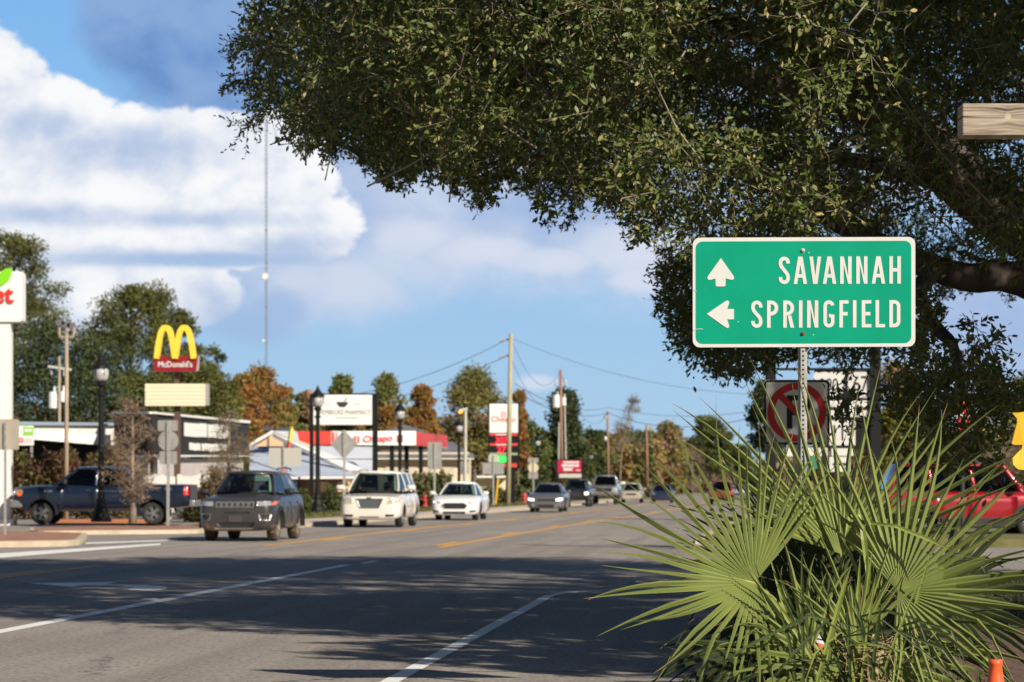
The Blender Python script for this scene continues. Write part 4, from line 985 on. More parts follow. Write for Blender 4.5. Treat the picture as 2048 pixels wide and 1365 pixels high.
# ---- driver of the minivan
def person(label, loc, rz, skinm, shirtm, hairm):
    me = bpy.data.meshes.new('person')
    vs = [(0,0,.0,.15,.12),(0,0,.22,.145,.12),(0,0,.42,.17,.11),(.0,0,.50,.10,.08),(.01,0,.56,.055,.055),(.02,0,.63,.072,.075),(.03,0,.70,.082,.098),(.02,0,.78,.075,.092),(.015,0,.83,.04,.05),
          (0,.20,.44,.06,.06),(.10,.27,.24,.045,.045),(.34,.22,.22,.036,.036),(.44,.17,.27,.03,.022),(0,-.20,.44,.06,.06),(.10,-.27,.24,.045,.045),(.34,-.20,.22,.036,.036),(.44,-.15,.27,.03,.022),
          (.12,.10,-.02,.10,.09),(.46,.12,.02,.075,.075),(.62,.12,-.36,.05,.05),(.12,-.10,-.02,.10,.09),(.46,-.12,.02,.075,.075),(.62,-.12,-.36,.05,.05),(.115,0,.715,.014,.014)]
    ed = [(0,1),(1,2),(2,3),(3,4),(4,5),(5,6),(6,7),(7,8),(2,9),(9,10),(10,11),(11,12),(2,13),(13,14),(14,15),(15,16),(0,17),(17,18),(18,19),(0,20),(20,21),(21,22),(6,23)]
    for k, sy in ((12, 1), (16, -1)):
        for f in range(4):
            a = len(vs); vs += [(.47, sy*(.175-.018*f), .30+.006*f, .010, .010), (.50, sy*(.165-.016*f), .325, .009, .009), (.485, sy*(.150-.014*f), .35, .008, .008)]; ed += [(k, a), (a, a+1), (a+1, a+2)]
    me.from_pydata([v[:3] for v in vs], ed, [])
    tmp = bpy.data.objects.new('tmp', me); COL.objects.link(tmp)
    sk = tmp.modifiers.new('skin', 'SKIN'); tmp.modifiers.new('sub', 'SUBSURF').levels = 2
    for i, v in enumerate(me.skin_vertices[0].data): v.radius = vs[i][3:5]; v.use_root = (i == 0)
    dg = bpy.context.evaluated_depsgraph_get(); dg.update()
    res = bpy.data.meshes.new_from_object(tmp.evaluated_get(dg)); bpy.data.objects.remove(tmp)
    res.name = 'person'; res.materials.clear(); res.materials.append(skinm); res.materials.append(shirtm)
    for p in res.polygons:
        p.use_smooth = True; c_ = p.center; p.material_index = 0 if (c_.z > .54 or c_.x > .40 and c_.z > .15) else 1
    o = bpy.data.objects.new('person', res); COL.objects.link(o); o.location = loc; o.rotation_euler = (0, 0, rz); tag(o, label, 'person')
    m = MB(); m.lathe([(.104, .755), (.106, .80), (.085, .85), (.04, .876), (0, .88)], (.02, 0, 0), 18, cap=False); m.prism([(.08,-.08),(.20,-.06),(.215,0),(.20,.06),(.08,.08)], (.0, 0, .765), X, Y, .012); m.build('cap', hairm, o, local=True, smooth=True)
    m = MB()
    for sy in (1, -1): m.lathe([(0, -.010), (.012, -.004), (.012, .006), (0, .010)], (.107, sy*.033, .735), 8, 'x', cap=False)
    m.build('eye', mat('eye_dark', (.02, .02, .02), .3), o, local=True)
    m = MB(); m.cbox((.106, 0, .665), (.012, .05, .012)); m.build('mouth', mat('lip_tone', (.28, .11, .08), .6), o, local=True)
    return o
Rz = Matrix.Rotation(HEAD, 4, 'Z')
pl_ = van_loc+Rz @ Vector((.42, .40, .72))
person('driver in a dark navy cap and grey shirt behind the windscreen of the minivan', pl_, HEAD, mat('skin', (.42, .25, .17), .55), mat('shirt_grey', (.20, .21, .24), .9), mat('cap_navy', (.012, .014, .03), .8))
# ================================================================ far buildings, signs, poles
def cor(name, c, sx, amt=.35, rough=.5, axis=0):      # ribbed metal sheet
    m = bpy.data.materials.new(name); m.use_nodes = True; t = NT(m.node_tree); b = m.node_tree.nodes['Principled BSDF']
    co = t.new('ShaderNodeTexCoord').outputs['Object']; s3 = t.new('ShaderNodeSeparateXYZ'); t.l.new(co, s3.inputs[0])
    w = t.math('ABSOLUTE', t.math('SINE', t.math('MULTIPLY', t.math('ADD', s3.outputs[axis], t.math('MULTIPLY', s3.outputs[1-axis], .25)), sx)))
    n = t.noise(co, .5, 4, .6)
    t.l.new(t.mix(t.smooth(n, .35, .7), c, tuple(x*.86 for x in c)), b.inputs['Base Color']); b.inputs['Roughness'].default_value = rough
    bp = t.new('ShaderNodeBump'); bp.inputs['Strength'].default_value = amt; bp.inputs['Distance'].default_value = .06
    t.l.new(t.smooth(w, .1, .35), bp.inputs['Height']); t.l.new(bp.outputs[0], b.inputs['Normal'])
    return m
white = mat('white_painted_wall', (.74, .71, .66), .7, var=.05, scale=.8)
trimw = mat('white_trim', (.78, .76, .73), .5)
ribw = cor('white_ribbed_metal', (.76, .73, .68), 5.2)
ribk = cor('charcoal_ribbed_metal', (.014, .0145, .016), 6., .12, .9)
peach = mat('peach_stucco', (.70, .48, .28), .8, var=.06, scale=.7)
cream = mat('cream_stucco', (.74, .62, .44), .8, var=.05, scale=.7)
bluer = cor('pale_blue_metal_roof', (.42, .48, .60), 7., .08, .5)
greyr = mat('grey_shingle_roof', (.16, .16, .18), .9, var=.25, scale=3)
dglass = mat('dark_window_glass', (.02, .025, .03), .06, coat=.5)
redp = mat('red_canopy_panel', (.66, .035, .02), .4)
wpan = mat('white_sign_face', (.80, .79, .77), .4, var=.02)
redt = mat('red_lettering', (.62, .06, .06), .5)
greyb = mat('grey_sign_back', (.40, .39, .37), .45, .5, var=.12, scale=3)
brownp = mat('brown_painted_pole', (.10, .055, .04), .6)
def prect(mb, x0, y0, x1, y1, D, th, mi=0, dy=0):
    a = at(x0, y1, D); b2 = at(x1, y0, D); return mb.box((a.x, D+dy, a.z), (b2.x, D+dy+th, b2.z), mi)
def quad3(mb, pts, th=.15, mi=0):                       # slab through four points, thickness away from the viewer
    pts = [Vector(p) for p in pts]; n = (pts[1]-pts[0]).cross(pts[2]-pts[0]).normalized()
    if n.y < 0: n = -n
    vs = pts+[p+n*th for p in pts]; k = len(pts)
    return mb.add(vs, [tuple(range(k-1, -1, -1)), tuple(range(k, 2*k))]+[(i, (i+1) % k, (i+1) % k+k, i+k) for i in range(k)], mi)
# ---- white canopy building at far left
D0_ = 118
br = thing('drive_in_building', 'long white ribbed metal building with blue grey roof edge and dark wall below, far left', 'building', (at(80, 0, D0_).x, D0_, 0))
m = MB(); quad3(m, [at(-60,894,D0_+6), at(232,894,D0_+6), at(232,868,D0_+6), at(-60,868,D0_+6)], .3); m2 = MB(); quad3(m2, [at(-60,985,D0_+7), at(232,985,D0_+7), at(232,880,D0_+7), at(-60,880,D0_+7)], .3); m2.build('wall', ribk, br)
m = MB(); quad3(m, [at(-60,876,D0_), at(230,874,D0_+1), at(230,850,D0_+1), at(-60,849,D0_)], .25); m.build('fascia', ribw, br)
m = MB(); quad3(m, [at(-60,870,D0_-.3), at(30,871,D0_-.3), at(229,879,D0_+.6), at(229,893,D0_+.6), at(75,880,D0_-.3), at(-60,879,D0_-.3)], .2); m.build('lower_beam', trimw, br)
m = MB(); quad3(m, [at(-62,850,D0_-.2), at(231,851.5,D0_+.8), at(231,846,D0_+.8), at(-62,842.5,D0_-.2)], 9); m.build('roof', mat('blue_grey_roof', (.26, .33, .42), .45), br)
# ---- charcoal building
C0, C1, C2 = at(228,0,118), at(304,0,112), at(496,0,131)
br = thing('restaurant_building', 'charcoal ribbed building with white roof trim and white lettering above pale walls', 'building', (C1.x, 120, 0))
def vq(mb, A, B, za0, za1, zb0, zb1, th=.2, off=0.):
    d = Vector((B.x-A.x, B.y-A.y, 0)).normalized(); n = Vector((d.y, -d.x, 0))*off
    return quad3(mb, [Vector((A.x, A.y, za0))+n, Vector((B.x, B.y, zb0))+n, Vector((B.x, B.y, zb1))+n, Vector((A.x, A.y, za1))+n], th)
zt = lambda y, D: H+(YH-y)*D/F
zb_ = zt(910, 112)
m = MB(); vq(m, C0, C1, zb_, zt(828,118), zb_, zt(828,112)); vq(m, C1, C2, zb_, zt(828,112), zt(912,131), zt(847,131)); m.build('upper_wall', ribk, br)
m = MB(); vq(m, C0, C1, zt(828,118), zt(823.5,118), zt(828,112), zt(824,112), .3, .12); vq(m, C1, C2, zt(828,112), zt(824,112), zt(847,131), zt(842,131), .3, .12); m.build('roof_trim', trimw, br)
m = MB(); vq(m, C0, C1, zb_-.09, zb_, zb_-.09, zb_, .3, .10); vq(m, C1, C2, zb_-.09, zb_, zt(913.6,131), zt(912,131), .3, .10); m.build('lower_trim', trimw, br)
m = MB(); vq(m, C0, C1, -.1, zb_-.09, -.1, zb_-.09, .2, -.25); vq(m, C1, C2, -.1, zb_-.09, -.1, zb_-.05, .2, -.25); m.build('lower_wall', mat('lilac_grey_wall', (.46, .42, .42), .8, var=.1, scale=.9), br)
d12 = Vector((C2.x-C1.x, C2.y-C1.y, 0)).normalized(); n12 = Vector((d12.y, -d12.x, 0))
def onwall(xp):                                          # point of the right-hand wall seen at this photo column
    u_ = (xp-XC)/F; s_ = (u_*C1.y-C1.x)/(d12.x-u_*d12.y); return C1+d12*s_
def wallrun(mb, x0, x1, y0, y1, off, th=.05):
    A, B = onwall(x0), onwall(x1); vq(mb, A, B, zt(y1, A.y), zt(y0, A.y), zt(y1+ (1 if x1>x0 else 0), B.y), zt(y0+1, B.y), th, off)
random.seed(3)
m = MB()
for x0, x1, y0, y1, n_ in ((366,411,846,873,6),(413.5,455,849,875,6),(376,398,886,900,3),(401,436,887,901,5),(438.5,451,888.5,901,2)):
    w_ = (x1-x0)/n_
    for k in range(n_):
        a = x0+k*w_; e = random.uniform(-.8, .8); sl = (k*w_)*.045
        wallrun(m, a+.5, a+w_*.46, y0+e+sl, y1+e+sl, .09); wallrun(m, a+w_*.54, a+w_-.5, y0+e+.6+sl, y1+e+sl, .09); yy_ = random.choice((y0+e, (y0+y1)/2-2)); wallrun(m, a+w_*.46, a+w_*.54, yy_+sl, yy_+(y1-y0)*.3+sl, .09)
m.build('white_lettering', trimw, br)
# white scalloped screens in front of the pale wall
def screen(pts, D, label):
    q = at(sum(p[0] for p in pts)/len(pts), 0, D)
    o = thing('white_screen_wall', label, 'low wall', (q.x, D, 0))
    m = MB(); quad3(m, [at(a, b2, D) for a, b2 in pts], .15); m.build('panel', white, o)
    m = MB()
    for a, b2 in ((pts[0][0]+3, pts[0][1]), (pts[1][0]-3, pts[1][1])):
        g_ = at(a, b2, D); m.box((g_.x-.08, D+.16, -.05), (g_.x+.08, D+.3, g_.z)); 
    m.build('stay', white, o)
screen([(295,1040),(350,1040),(350,954),(332,953),(324,949),(317,955),(311,948),(302,951),(295,960)], 104, 'white low screen wall with a scalloped top, left of the tall brown sign pole')
screen([(354,1040),(392,1040),(402,962),(416,953),(414,948),(402,956),(400,948),(394,951),(380,953),(364,952),(358,948),(354,951)], 104, 'white low screen wall with swept-up ends, right of the tall brown sign pole')
screen([(236,1040),(262,1040),(259,936),(250,926),(240,919),(236,922)], 104, 'white sloping screen wall behind the bare tree')
# ---- restaurant with pale blue roof
br = thing('restaurant_building', 'low restaurant with peach gable and sloping pale blue metal roof', 'building', (at(600,0,135).x, 140, 0))
Dg = 133
m = MB(); quad3(m, [at(503,893,Dg), at(622,893,Dg+1), at(545,864,Dg)], .2); m.build('gable', peach, br)
m = MB(); quad3(m, [at(499,960,Dg+2.6), at(640,960,Dg+2.6), at(606,889,Dg+2.6), at(499,889,Dg+2.6)], .2); m.build('end_wall', mat('pale_blue_wall', (.60, .64, .72), .7), br)
m = MB(); quad3(m, [at(497,888,Dg-.3), at(545,861,Dg-.3), at(545,867,Dg-.3), at(498,894,Dg-.3)], .25); quad3(m, [at(545,861,Dg-.3), at(722,941,Dg-3), at(698,941,Dg-3), at(545,867,Dg-.3)], .25); m.build('barge_board', trimw, br)
m = MB(); quad3(m, [at(499,1010,Dg-3.8), at(562,1010,Dg-3.8), at(562,954.5,Dg-3.8), at(499,954.5,Dg-3.8)], .2); m.build('end_wall', mat('pale_blue_wall', (.60, .64, .72), .7), br)
m = MB(); quad3(m, [at(499,893,Dg+2), at(607,893,Dg+2), at(694,940,Dg-2.6), at(722,954,Dg-4), at(499,954,Dg-4)], .15); m.build('lower_roof', bluer, br)
m = MB(); quad3(m, [at(545,862,Dg+.5), at(594,863,Dg+9), at(600,892,Dg+3), at(745,894,Dg+3), at(745,945,Dg-1), at(722,941,Dg-1)], .15); m.build('roof', cor('pale_metal_roof', (.60,.63,.70), 6., .08, .5), br)
m = MB(); quad3(m, [at(560,954,Dg-4.2), at(748,953,Dg-4.2), at(748,957.5,Dg-4.2), at(560,958.5,Dg-4.2)], .3); m.build('fascia', trimw, br)
m = MB(); quad3(m, [at(560,1010,Dg-2), at(748,1010,Dg-2), at(748,957,Dg-2), at(560,957,Dg-2)], .3); m.build('wall', mat('brown_brick_wall', (.20, .11, .06), .85, col2=(.28, .17, .10), scale=3), br)
for x0, x1 in ((628, 655), (676, 700)): m = MB(); prect(m, x0, 964, x1, 984, Dg-2, .06, dy=-.08); m.build('window', peach, br)
m = MB(); prect(m, 528, 853, 543, 862, Dg+4, 1.2); prect(m, 556, 855, 578, 862, Dg+6, 1.2); m.build('roof_unit', mat('rooftop_metal', (.10, .12, .13), .5, .4), br)
# ---- filling-station canopy
Dc = 150
E0, E1, E2 = at(595,0,Dc), at(832,0,Dc+2), at(895,0,Dc+26)
br = thing('filling_station_canopy', 'red and white filling station canopy on black posts with red script lettering', 'canopy', (at(720,0,Dc).x, Dc, 0))
def cz(y, p): return zt(y, p.y)
def along(A, B, x):
    u_ = (x-XC)/F; d = B-A; s_ = (u_*A.y-A.x)/(d.x-u_*d.y); return A+d*s_
def band(mb, A, B, x0, x1, ya0, ya1, yb0, yb1, th, off=0.):
    P_, Q = along(A, B, x0), along(A, B, x1); vq(mb, P_, Q, zt(ya1, P_.y), zt(ya0, P_.y), zt(yb1, Q.y), zt(yb0, Q.y), th, off)
m = MB(); band(m, E0, E1, 595, 662, 863, 889, 863, 890, .3); band(m, E1, E2, 832.2, 895, 864.5, 891.5, 871, 895.5, .3); m.build('red_fascia', redp, br)
m = MB(); band(m, E0, E1, 662, 832, 863, 890, 862.5, 891, .3); m.build('white_fascia', wpan, br)
m = MB(); band(m, E0, E1, 663, 669, 863.5, 889, 866, 889, .02, .03); band(m, E0, E1, 671.5, 674, 863.5, 889, 866, 889, .02, .03); m.build('red_stripe', redt, br)
z0 = zt(890, Dc)
m = MB(); m.add([(E0.x, E0.y+.35, z0+.1), (E1.x, E1.y+.35, z0+.1), (E2.x, E2.y, z0+.1), (E2.x-7, E2.y+4, z0+.1), (E0.x, E0.y+8, z0+.1), (E0.x, E0.y+.35, z0+.5), (E1.x, E1.y+.35, z0+.5), (E2.x, E2.y, z0+.5), (E2.x-7, E2.y+4, z0+.5), (E0.x, E0.y+8, z0+.5)], [(4,3,2,1,0),(5,6,7,8,9)]+[(i, (i+1) % 5, (i+1) % 5+5, i+5) for i in range(5)]); m.build('soffit', mat('canopy_soffit', (.35, .34, .33), .7), br)
q = along(E0, E1, 746); dE = (E1-E0).normalized()
m = MB(); m.text('El Cheapo', Vector((q.x, q.y-.05, zt(884, q.y))), dE, Z, .40, .02, .02, 1.05); m.build('lettering', redt, br)
q = along(E0, E1, 800); m = MB(); m.prism(rrect(-.19,-.22,.19,.22,.06), Vector((q.x, q.y-.03, zt(878, q.y))), dE, Z, .02); m.build('emblem', mat('emblem_maroon', (.22, .05, .06), .5), br)
for x_, D in ((657.5,153),(724,153),(783,151.5),(812.5,156),(841,158),(691,170)):
    q = at(x_, 0, D); m = MB(); m.box((q.x-.13, D+.4, -.05), (q.x+.13, D+.66, z0+.12)); m.build('post', dark, br)
# ---- station shop
br = thing('shop_building', 'cream filling station shop with grey hipped roof behind the canopy', 'building', (at(850,0,180).x, 182, 0))
Dq = 187
m = MB(); quad3(m, [at(752,1000,Dq), at(938,1000,Dq), at(938,914,Dq), at(752,914,Dq)], .3); m.build('wall', cream, br)
m = MB(); quad3(m, [at(748,919,Dq-.8), at(948,919,Dq-.8), at(948,911.5,Dq-.8), at(748,911.5,Dq-.8)], .3); m.build('fascia', trimw, br)
m = MB(); quad3(m, [at(746,912,Dq-.9), at(950,912,Dq-.9), at(905,884,Dq+9), at(790,884,Dq+9)], .1); quad3(m, [at(768,862,Dq+6), at(850,863,Dq+6), at(815,851,Dq+12), at(802,851,Dq+12)], .1); m.build('roof', greyr, br)
m = MB(); m.box((at(752,0,Dq).x, Dq+.3, 0), (at(938,0,Dq).x, Dq+9, zt(905,Dq))); m.box((at(775,0,Dq).x, Dq+7, zt(905, Dq)), (at(845,0,Dq).x, Dq+14, zt(863,Dq))); m.build('back_walls', cream, br)
for k in range(4): m = MB(); x0 = 770+k*38; prect(m, x0, 932, x0+26, 952, Dq, .05, dy=-.07); m.build('window', mat('shop_window', (.62, .54, .42), .3), br)
# small cream building further on
br = thing('small_building', 'low cream building with arched openings, beyond the white sedan', 'building', (at(985,0,230).x, 232, 0))
m = MB(); prect(m, 955, 955, 1013, 1004, 230, 5); m.build('wall', cream, br)
m = MB(); prect(m, 953, 952, 1015, 956, 229, 7); m.build('roof', trimw, br)
for x0 in (961, 977, 994): m = MB(); m.prism([(-.35,-.9),(.35,-.9),(.35,.3),(.2,.5),(-.2,.5),(-.35,.3)], at(x0+5, 985, 229.9), X, Z, .0); m.build('window', mat('opening_shade', (.30, .22, .15), .7), br)
# ---- pharmacy sign
D = 114
pg = thing('shop_sign', 'white pharmacy sign with mortar emblem between two tall black posts', 'sign', (at(690,0,D).x, D, 0))
for x_, w_ in ((622.8, 3.6), (750, 5.2)): m = MB(); a = at(x_-w_, 0, D); b2 = at(x_+w_, 0, D); m.box((a.x, D-.02, -.05), (b2.x, D+.20, zt(788, D))); m.build('post', dark, pg)
m = MB(); prect(m, 627, 790, 744.6, 850, D, .14); m.build('panel', wpan, pg)
m = MB(); prect(m, 627, 787, 744.6, 789.7, D, .16); m.build('top_rail', dark, pg)
m = MB(); prect(m, 627, 918, 744.6, 919.5, D+.05, .03); m.build('cross_rail', dark, pg)
ink = mat('grey_ink', (.20, .20, .20), .6); inkd = mat('dark_ink', (.03, .03, .03), .6)
q = at(690, 829.5, D)-Y*.004
m = MB(); m.text('PEMBROKE PHARMACY', q, X, Z, .215, 0, .0, .74); m.build('lettering', inkd, pg)
m = MB(); prect(m, 655, 836.3, 668, 837, D, .003, dy=-.004); prect(m, 671, 834.5, 716, 838, D, .003, dy=-.003); m.build('small_print', mat('light_grey_ink', (.5, .5, .5), .6), pg)
m = MB(); c_ = at(684.5, 806, D)-Y*.004
m.prism([(-.27,.04),(.27,.04),(.22,-.09),(.11,-.20),(-.11,-.20),(-.22,-.09)], c_, X, Z, 0); m.ribbon([(.08,.05),(.20,.19),(.22,.22)], .035, c_, X, Z, 0)
m.build('emblem', inkd, pg)
for sg_ in (-1, 1): m = MB(); m.ribbon([(sg_*.55,-.03),(sg_*.66,-.10),(sg_*.74,-.06),(sg_*.84,.01)], .025, c_, X, Z, 0); m.build('flourish', ink, pg)
# ---- fast food sign
D = 108
mc = thing('fast_food_sign', 'tall pole sign with yellow double arches, maroon name panel and blank cream letter board', 'sign', (at(352,0,D).x, D+.3, 0))
m = MB(); a = at(346, 0, D); b2 = at(357.5, 0, D); m.box((a.x, D+.3, -.05), (b2.x, D+.62, zt(812, D))); m.box((a.x+.03, D+.35, zt(812, D)), (b2.x-.03, D+.55, zt(745, D))); po = m.build('pole', brownp, mc)
m = MB(); prect(m, 290, 768, 410, 812, D, .62); m.build('letter_board', mat('cream_board', (.80, .72, .52), .5), mc)
m = MB()
for k in range(5): prect(m, 291, 775+k*7.5, 409, 775.6+k*7.5, D, .02, dy=-.02)
m.build('letter_rail', mat('board_rail', (.62, .58, .46), .5), mc)
m = MB(); prect(m, 410.2, 768, 416, 811, D+.02, .6); m.build('board_end', mat('board_end_grey', (.36, .33, .31), .5), mc)
m = MB(); quad3(m, [at(307,743,D-.05), at(392,743,D-.05), at(396,713,D-.05), at(307,712,D-.05)], .55); m.build('name_panel', mat('maroon_panel', (.26, .012, .02), .4), mc)
m = MB(); quad3(m, [at(392.3,743,D-.03), at(398,741,D+.2), at(400,712,D+.2), at(396.3,713,D-.03)], .3); m.build('panel_end', mat('board_end_grey', (.36, .33, .31), .5), mc)
m = MB(); m.text("McDonald's", at(350.5, 734.5, D)-Y*.06, X, Z, .245, .01, .015, .92); m.build('lettering', trimw, mc)
m = MB(); s_ = D/F; o = at(350.5, 718, D)
def archcurve(x0, x1, n=16):
    out = []
    for k in range(n+1):
        q = k/n; a = PI*q; s9 = -math.cos(a); out.append(((x0+x1)/2+(x1-x0)/2*s9, 62*(1-abs(s9)**2.7)))
    return out
for kk, (x0, x1) in enumerate(((-37, -.5), (.5, 37))):
    pts = [(a*s_, b2*s_) for a, b2 in archcurve(x0, x1)]
    m.ribbon(pts, 11*s_, o-Y*(.14+.012*kk), X, Z, .34)
m.build('arches', mat('yellow_arch', (.88, .62, .06), .4), mc)
# ---- price pylon
D = 168
pg = thing('price_sign', 'black framed filling station price pylon with red script name and red and green digits', 'sign', (at(1007,0,D).x, D, 0))
m = MB(); prect(m, 976, 806, 1039, 937, D, .4); m.build('frame', dark, pg)
m = MB(); a = at(985,0,D); b2 = at(1030,0,D); m.box((a.x, D+.05, -.05), (a.x+.25, D+.3, zt(937,D))); m.box((b2.x-.25, D+.05, -.05), (b2.x, D+.3, zt(937,D))); m.build('post', dark, pg)
m = MB(); prect(m, 979, 808, 1036, 866, D, .03, dy=-.04); m.build('name_panel', wpan, pg)
m = MB(); m.text('El', at(1007, 834, D)-Y*.05, X, Z, .34, 0, .01); m.build('lettering', redt, pg); m = MB(); m.text('Cheapo', at(1007, 844, D)-Y*.05, X, Z, .38, 0, .01, 1.0); m.build('lettering', redt, pg)
m = MB(); prect(m, 979, 867.5, 1035, 872, D, .03, dy=-.05); prect(m, 979, 887, 1035, 892, D, .03, dy=-.05); m.build('red_strip', redt, pg)
m = MB(); prect(m, 992, 869, 1015, 871, D, .01, dy=-.06); prect(m, 992, 889, 1015, 891, D, .01, dy=-.06); m.build('small_print', wpan, pg)
m = MB(); prect(m, 979, 906, 1035, 911, D, .03, dy=-.05); m.build('green_strip', mat('pale_green_strip', (.28, .36, .20), .5), pg)
led_r = mat('red_led', (.5, .01, .02), .5, emit=(1, .03, .06), estr=1.0); led_g = mat('green_led', (.0, .5, .06), .5, emit=(.01, 1, .1), estr=.9)
m = MB(); m.text('307', at(1003, 885.5, D)-Y*.03, X, Z, .36, 0, .03, 1.1); m.build('price_digits', led_r, pg); m = MB(); m.text('27', at(1003, 904.5, D)-Y*.03, X, Z, .36, 0, .03, 1.2); m.build('price_digits', led_r, pg)
m = MB(); prect(m, 995, 912.5, 1012.5, 925, D, .02, dy=-.04); d_ = m.build('price_display', led_g, pg)
m = MB(); m.text('248', at(1003.7, 922.7, D)-Y*.055, X, Z, .28, 0, .0, .9); m.build('price_digits', mat('green_lit_digits', (.25, .8, .3), .5), pg)
m = MB(); prect(m, 1008, 927, 1034, 935, D, .02, dy=-.04); m.build('red_logo', mat('red_logo', (.6, .06, .03), .5), pg)
# ---- crimson shop sign
D = 225
pg = thing('shop_sign', 'crimson shop sign with white lettering in a black frame, between far poles', 'sign', (at(1138,0,D).x, D, 0))
m = MB(); prect(m, 1111, 919, 1115, 960, D, .3); prect(m, 1163, 919, 1168, 960, D, .3); prect(m, 1115.2, 919, 1162.8, 921, D+.05, .2); m.build('frame', dark, pg)
m = MB(); prect(m, 1115.2, 921.2, 1162.8, 945, D+.02, .2); m.build('panel', mat('crimson_panel', (.45, .008, .06), .4), pg)
random.seed(5)
for y0, x0, x1, h_ in ((923, 1127, 1158, 4), (929, 1124, 1158, 5), (936, 1127, 1145, 6), (940, 1152, 1161, 2)):
    x_ = x0; m = MB()
    while x_ < x1: w_ = random.uniform(1.5, 3.2); prect(m, x_, y0, min(x1, x_+w_), y0+h_, D, .02, dy=-.01); x_ += w_+.8
    m.build('lettering', wpan, pg)
m = MB(); prect(m, 1118, 948, 1164, 956, D, .15); m.build('lower_board', mat('faded_board', (.5, .47, .42), .6), pg)
# ---- white market sign at the left edge
D = 86
pg = thing('market_sign', 'white sign with red letters and green leaf on a white pillar, at the left edge', 'sign', (at(0,0,D).x, D, 0))
m = MB(); a = at(-60, 0, D); b2 = at(47, 0, D); m.prism([(q[0], q[1]) for q in rrect(0, 0, b2.x-a.x, zt(545, D)-zt(645, D), .08)], (a.x, D-.3, zt(645, D)), X, Z, .7); m.build('cabinet', wpan, pg)
m = MB(); a = at(-4, 0, D); b2 = at(23, 0, D); m.box((a.x, D-.2, -.05), (b2.x, D+.25, zt(645.5, D))); m.box((a.x-.1, D-.32, -.05), (b2.x+.12, D+.37, .18)); m.build('pillar', trimw, pg)
m = MB(); m.text('et', at(31, 607, D)-Y*.31, X, Z, .62, .06, .02, 1.0, 'RIGHT'); m.build('lettering', mat('sign_red_letters', (.68, .03, .02), .4), pg)
m = MB(); lf = [(-12,577),(-4,558),(6,545),(17,539),(28,538),(27,551),(21,564),(12,571),(0,575)]; o = at(0, 0, D)
m.prism([((at(a, b2, D)-o).x, (at(a, b2, D)-o).z) for a, b2 in lf][::-1], o-Y*.36, X, Z, .10); m.build('leaf_emblem', mat('leaf_green', (.22, .62, .02), .4), pg)
# hanging label board near the canopy building
D = 112
pg = thing('promotion_board', 'white board with a bright green label over a small red logo, left of the pickup', 'sign', (at(50,0,D).x, D, 0))
m = MB(); quad3(m, [at(20,891,D), at(67,891,D), at(67,852,D), at(20,852,D)], .08); m.build('panel', wpan, pg)
m = MB(); quad3(m, [at(45,871,D-.02), at(67,871,D-.02), at(67.5,855,D-.02), at(46,854,D-.02), at(48,862,D-.02)], .01); m.build('green_label', mat('label_green', (.25, .62, .05), .5), pg)
m = MB(); prect(m, 49, 859, 64, 864, D, .01, dy=-.04); prect(m, 39.5, 880, 44.5, 882, D, .01, dy=-.04); m.build('small_print', trimw, pg)
m = MB(); m.prism(rrect(-.11, -.10, .11, .10, .03), at(41.5, 881, D)-Y*.02, X, Z, .01); m.build('red_logo', mat('logo_red', (.75, .05, .04), .5), pg)
m = MB(); prect(m, 50, 876, 63, 886, D, .01, dy=-.02); m.build('pink_print', mat('pink_print', (.74, .55, .55), .5), pg)
m = MB(); a = at(24, 0, D); m.box((a.x-.05, D+.09, -.05), (a.x+.05, D+.19, zt(853, D))); a = at(62, 0, D); m.box((a.x-.05, D+.09, -.05), (a.x+.05, D+.19, zt(853, D))); m.build('post', greyb, pg)
# ---- backs of road signs
def signback(name, label, xp, ybase, D, panels, cols=(0,), pw_=.06, ptop=None):
    z_ = -.05
    o = thing(name, label, 'road sign', (at(xp, 0, D).x, D, 0), 0, 'backs of road signs along the street')
    top = ptop or min(p[1] if p[0] != 'c' else p[2]-p[3] for p in [(q if q[0] == 'c' else q) for q in panels] ) if False else ptop
    m = MB(); a = at(xp, 0, D); m.box((a.x-pw_/2, D-.06, z_), (a.x+pw_/2, D-.012, zt(ptop, D))); m.build('post', galv, o)
    for p in panels:
        m = MB()
        if p[0] == 'r': a = at(p[1], p[4], D); b2 = at(p[3], p[2], D); m.prism(rrect(a.x, a.z, b2.x, b2.z, .04), (0, D, 0), X, Z, .01)
        elif p[0] == 'c': c_ = at(p[1], p[2], D); m.prism(circ(c_.x, c_.z, p[3]*D/F), (0, D, 0), X, Z, .01)
        else: c_ = at(p[1], p[2], D); r_ = p[3]*D/F; m.prism([(c_.x-r_, c_.z), (c_.x, c_.z-r_*1.1), (c_.x+r_, c_.z), (c_.x, c_.z+r_*1.1)], (0, D, 0), X, Z, .012)
        m.build('panel_back', p[5] if len(p) > 5 else greyb, o)
    return o
tanb = mat('tan_sign_back', (.45, .40, .33), .5, .3, var=.1, scale=2)
signback('road_sign', 'grey back of a square road sign at the left edge, before the white pillar', 11, 1078, 60.5, [('r', -24, 839, 38, 900, tanb)], pw_=.055, ptop=845)
signback('road_sign', 'back of a stacked route sign with a large grey disc, beside the pickup', 336.5, 1055, 80, [('r', 315.5, 841, 355.5, 862), ('c', 336.5, 882, 20.5), ('r', 319, 903, 354, 929)], pw_=.09, ptop=843)
signback('road_sign', 'pale back of a wide road sign above the roof of the grey SUV', 567, 1030, 96, [('r', 538, 896, 603, 933, mat('pale_sign_back', (.52, .51, .46), .5, .3))], pw_=.07, ptop=890)
signback('road_sign', 'back of a diamond warning sign in front of the pharmacy sign', 688.5, 1030, 100, [('d', 688, 889, 27)], pw_=.10, ptop=862)
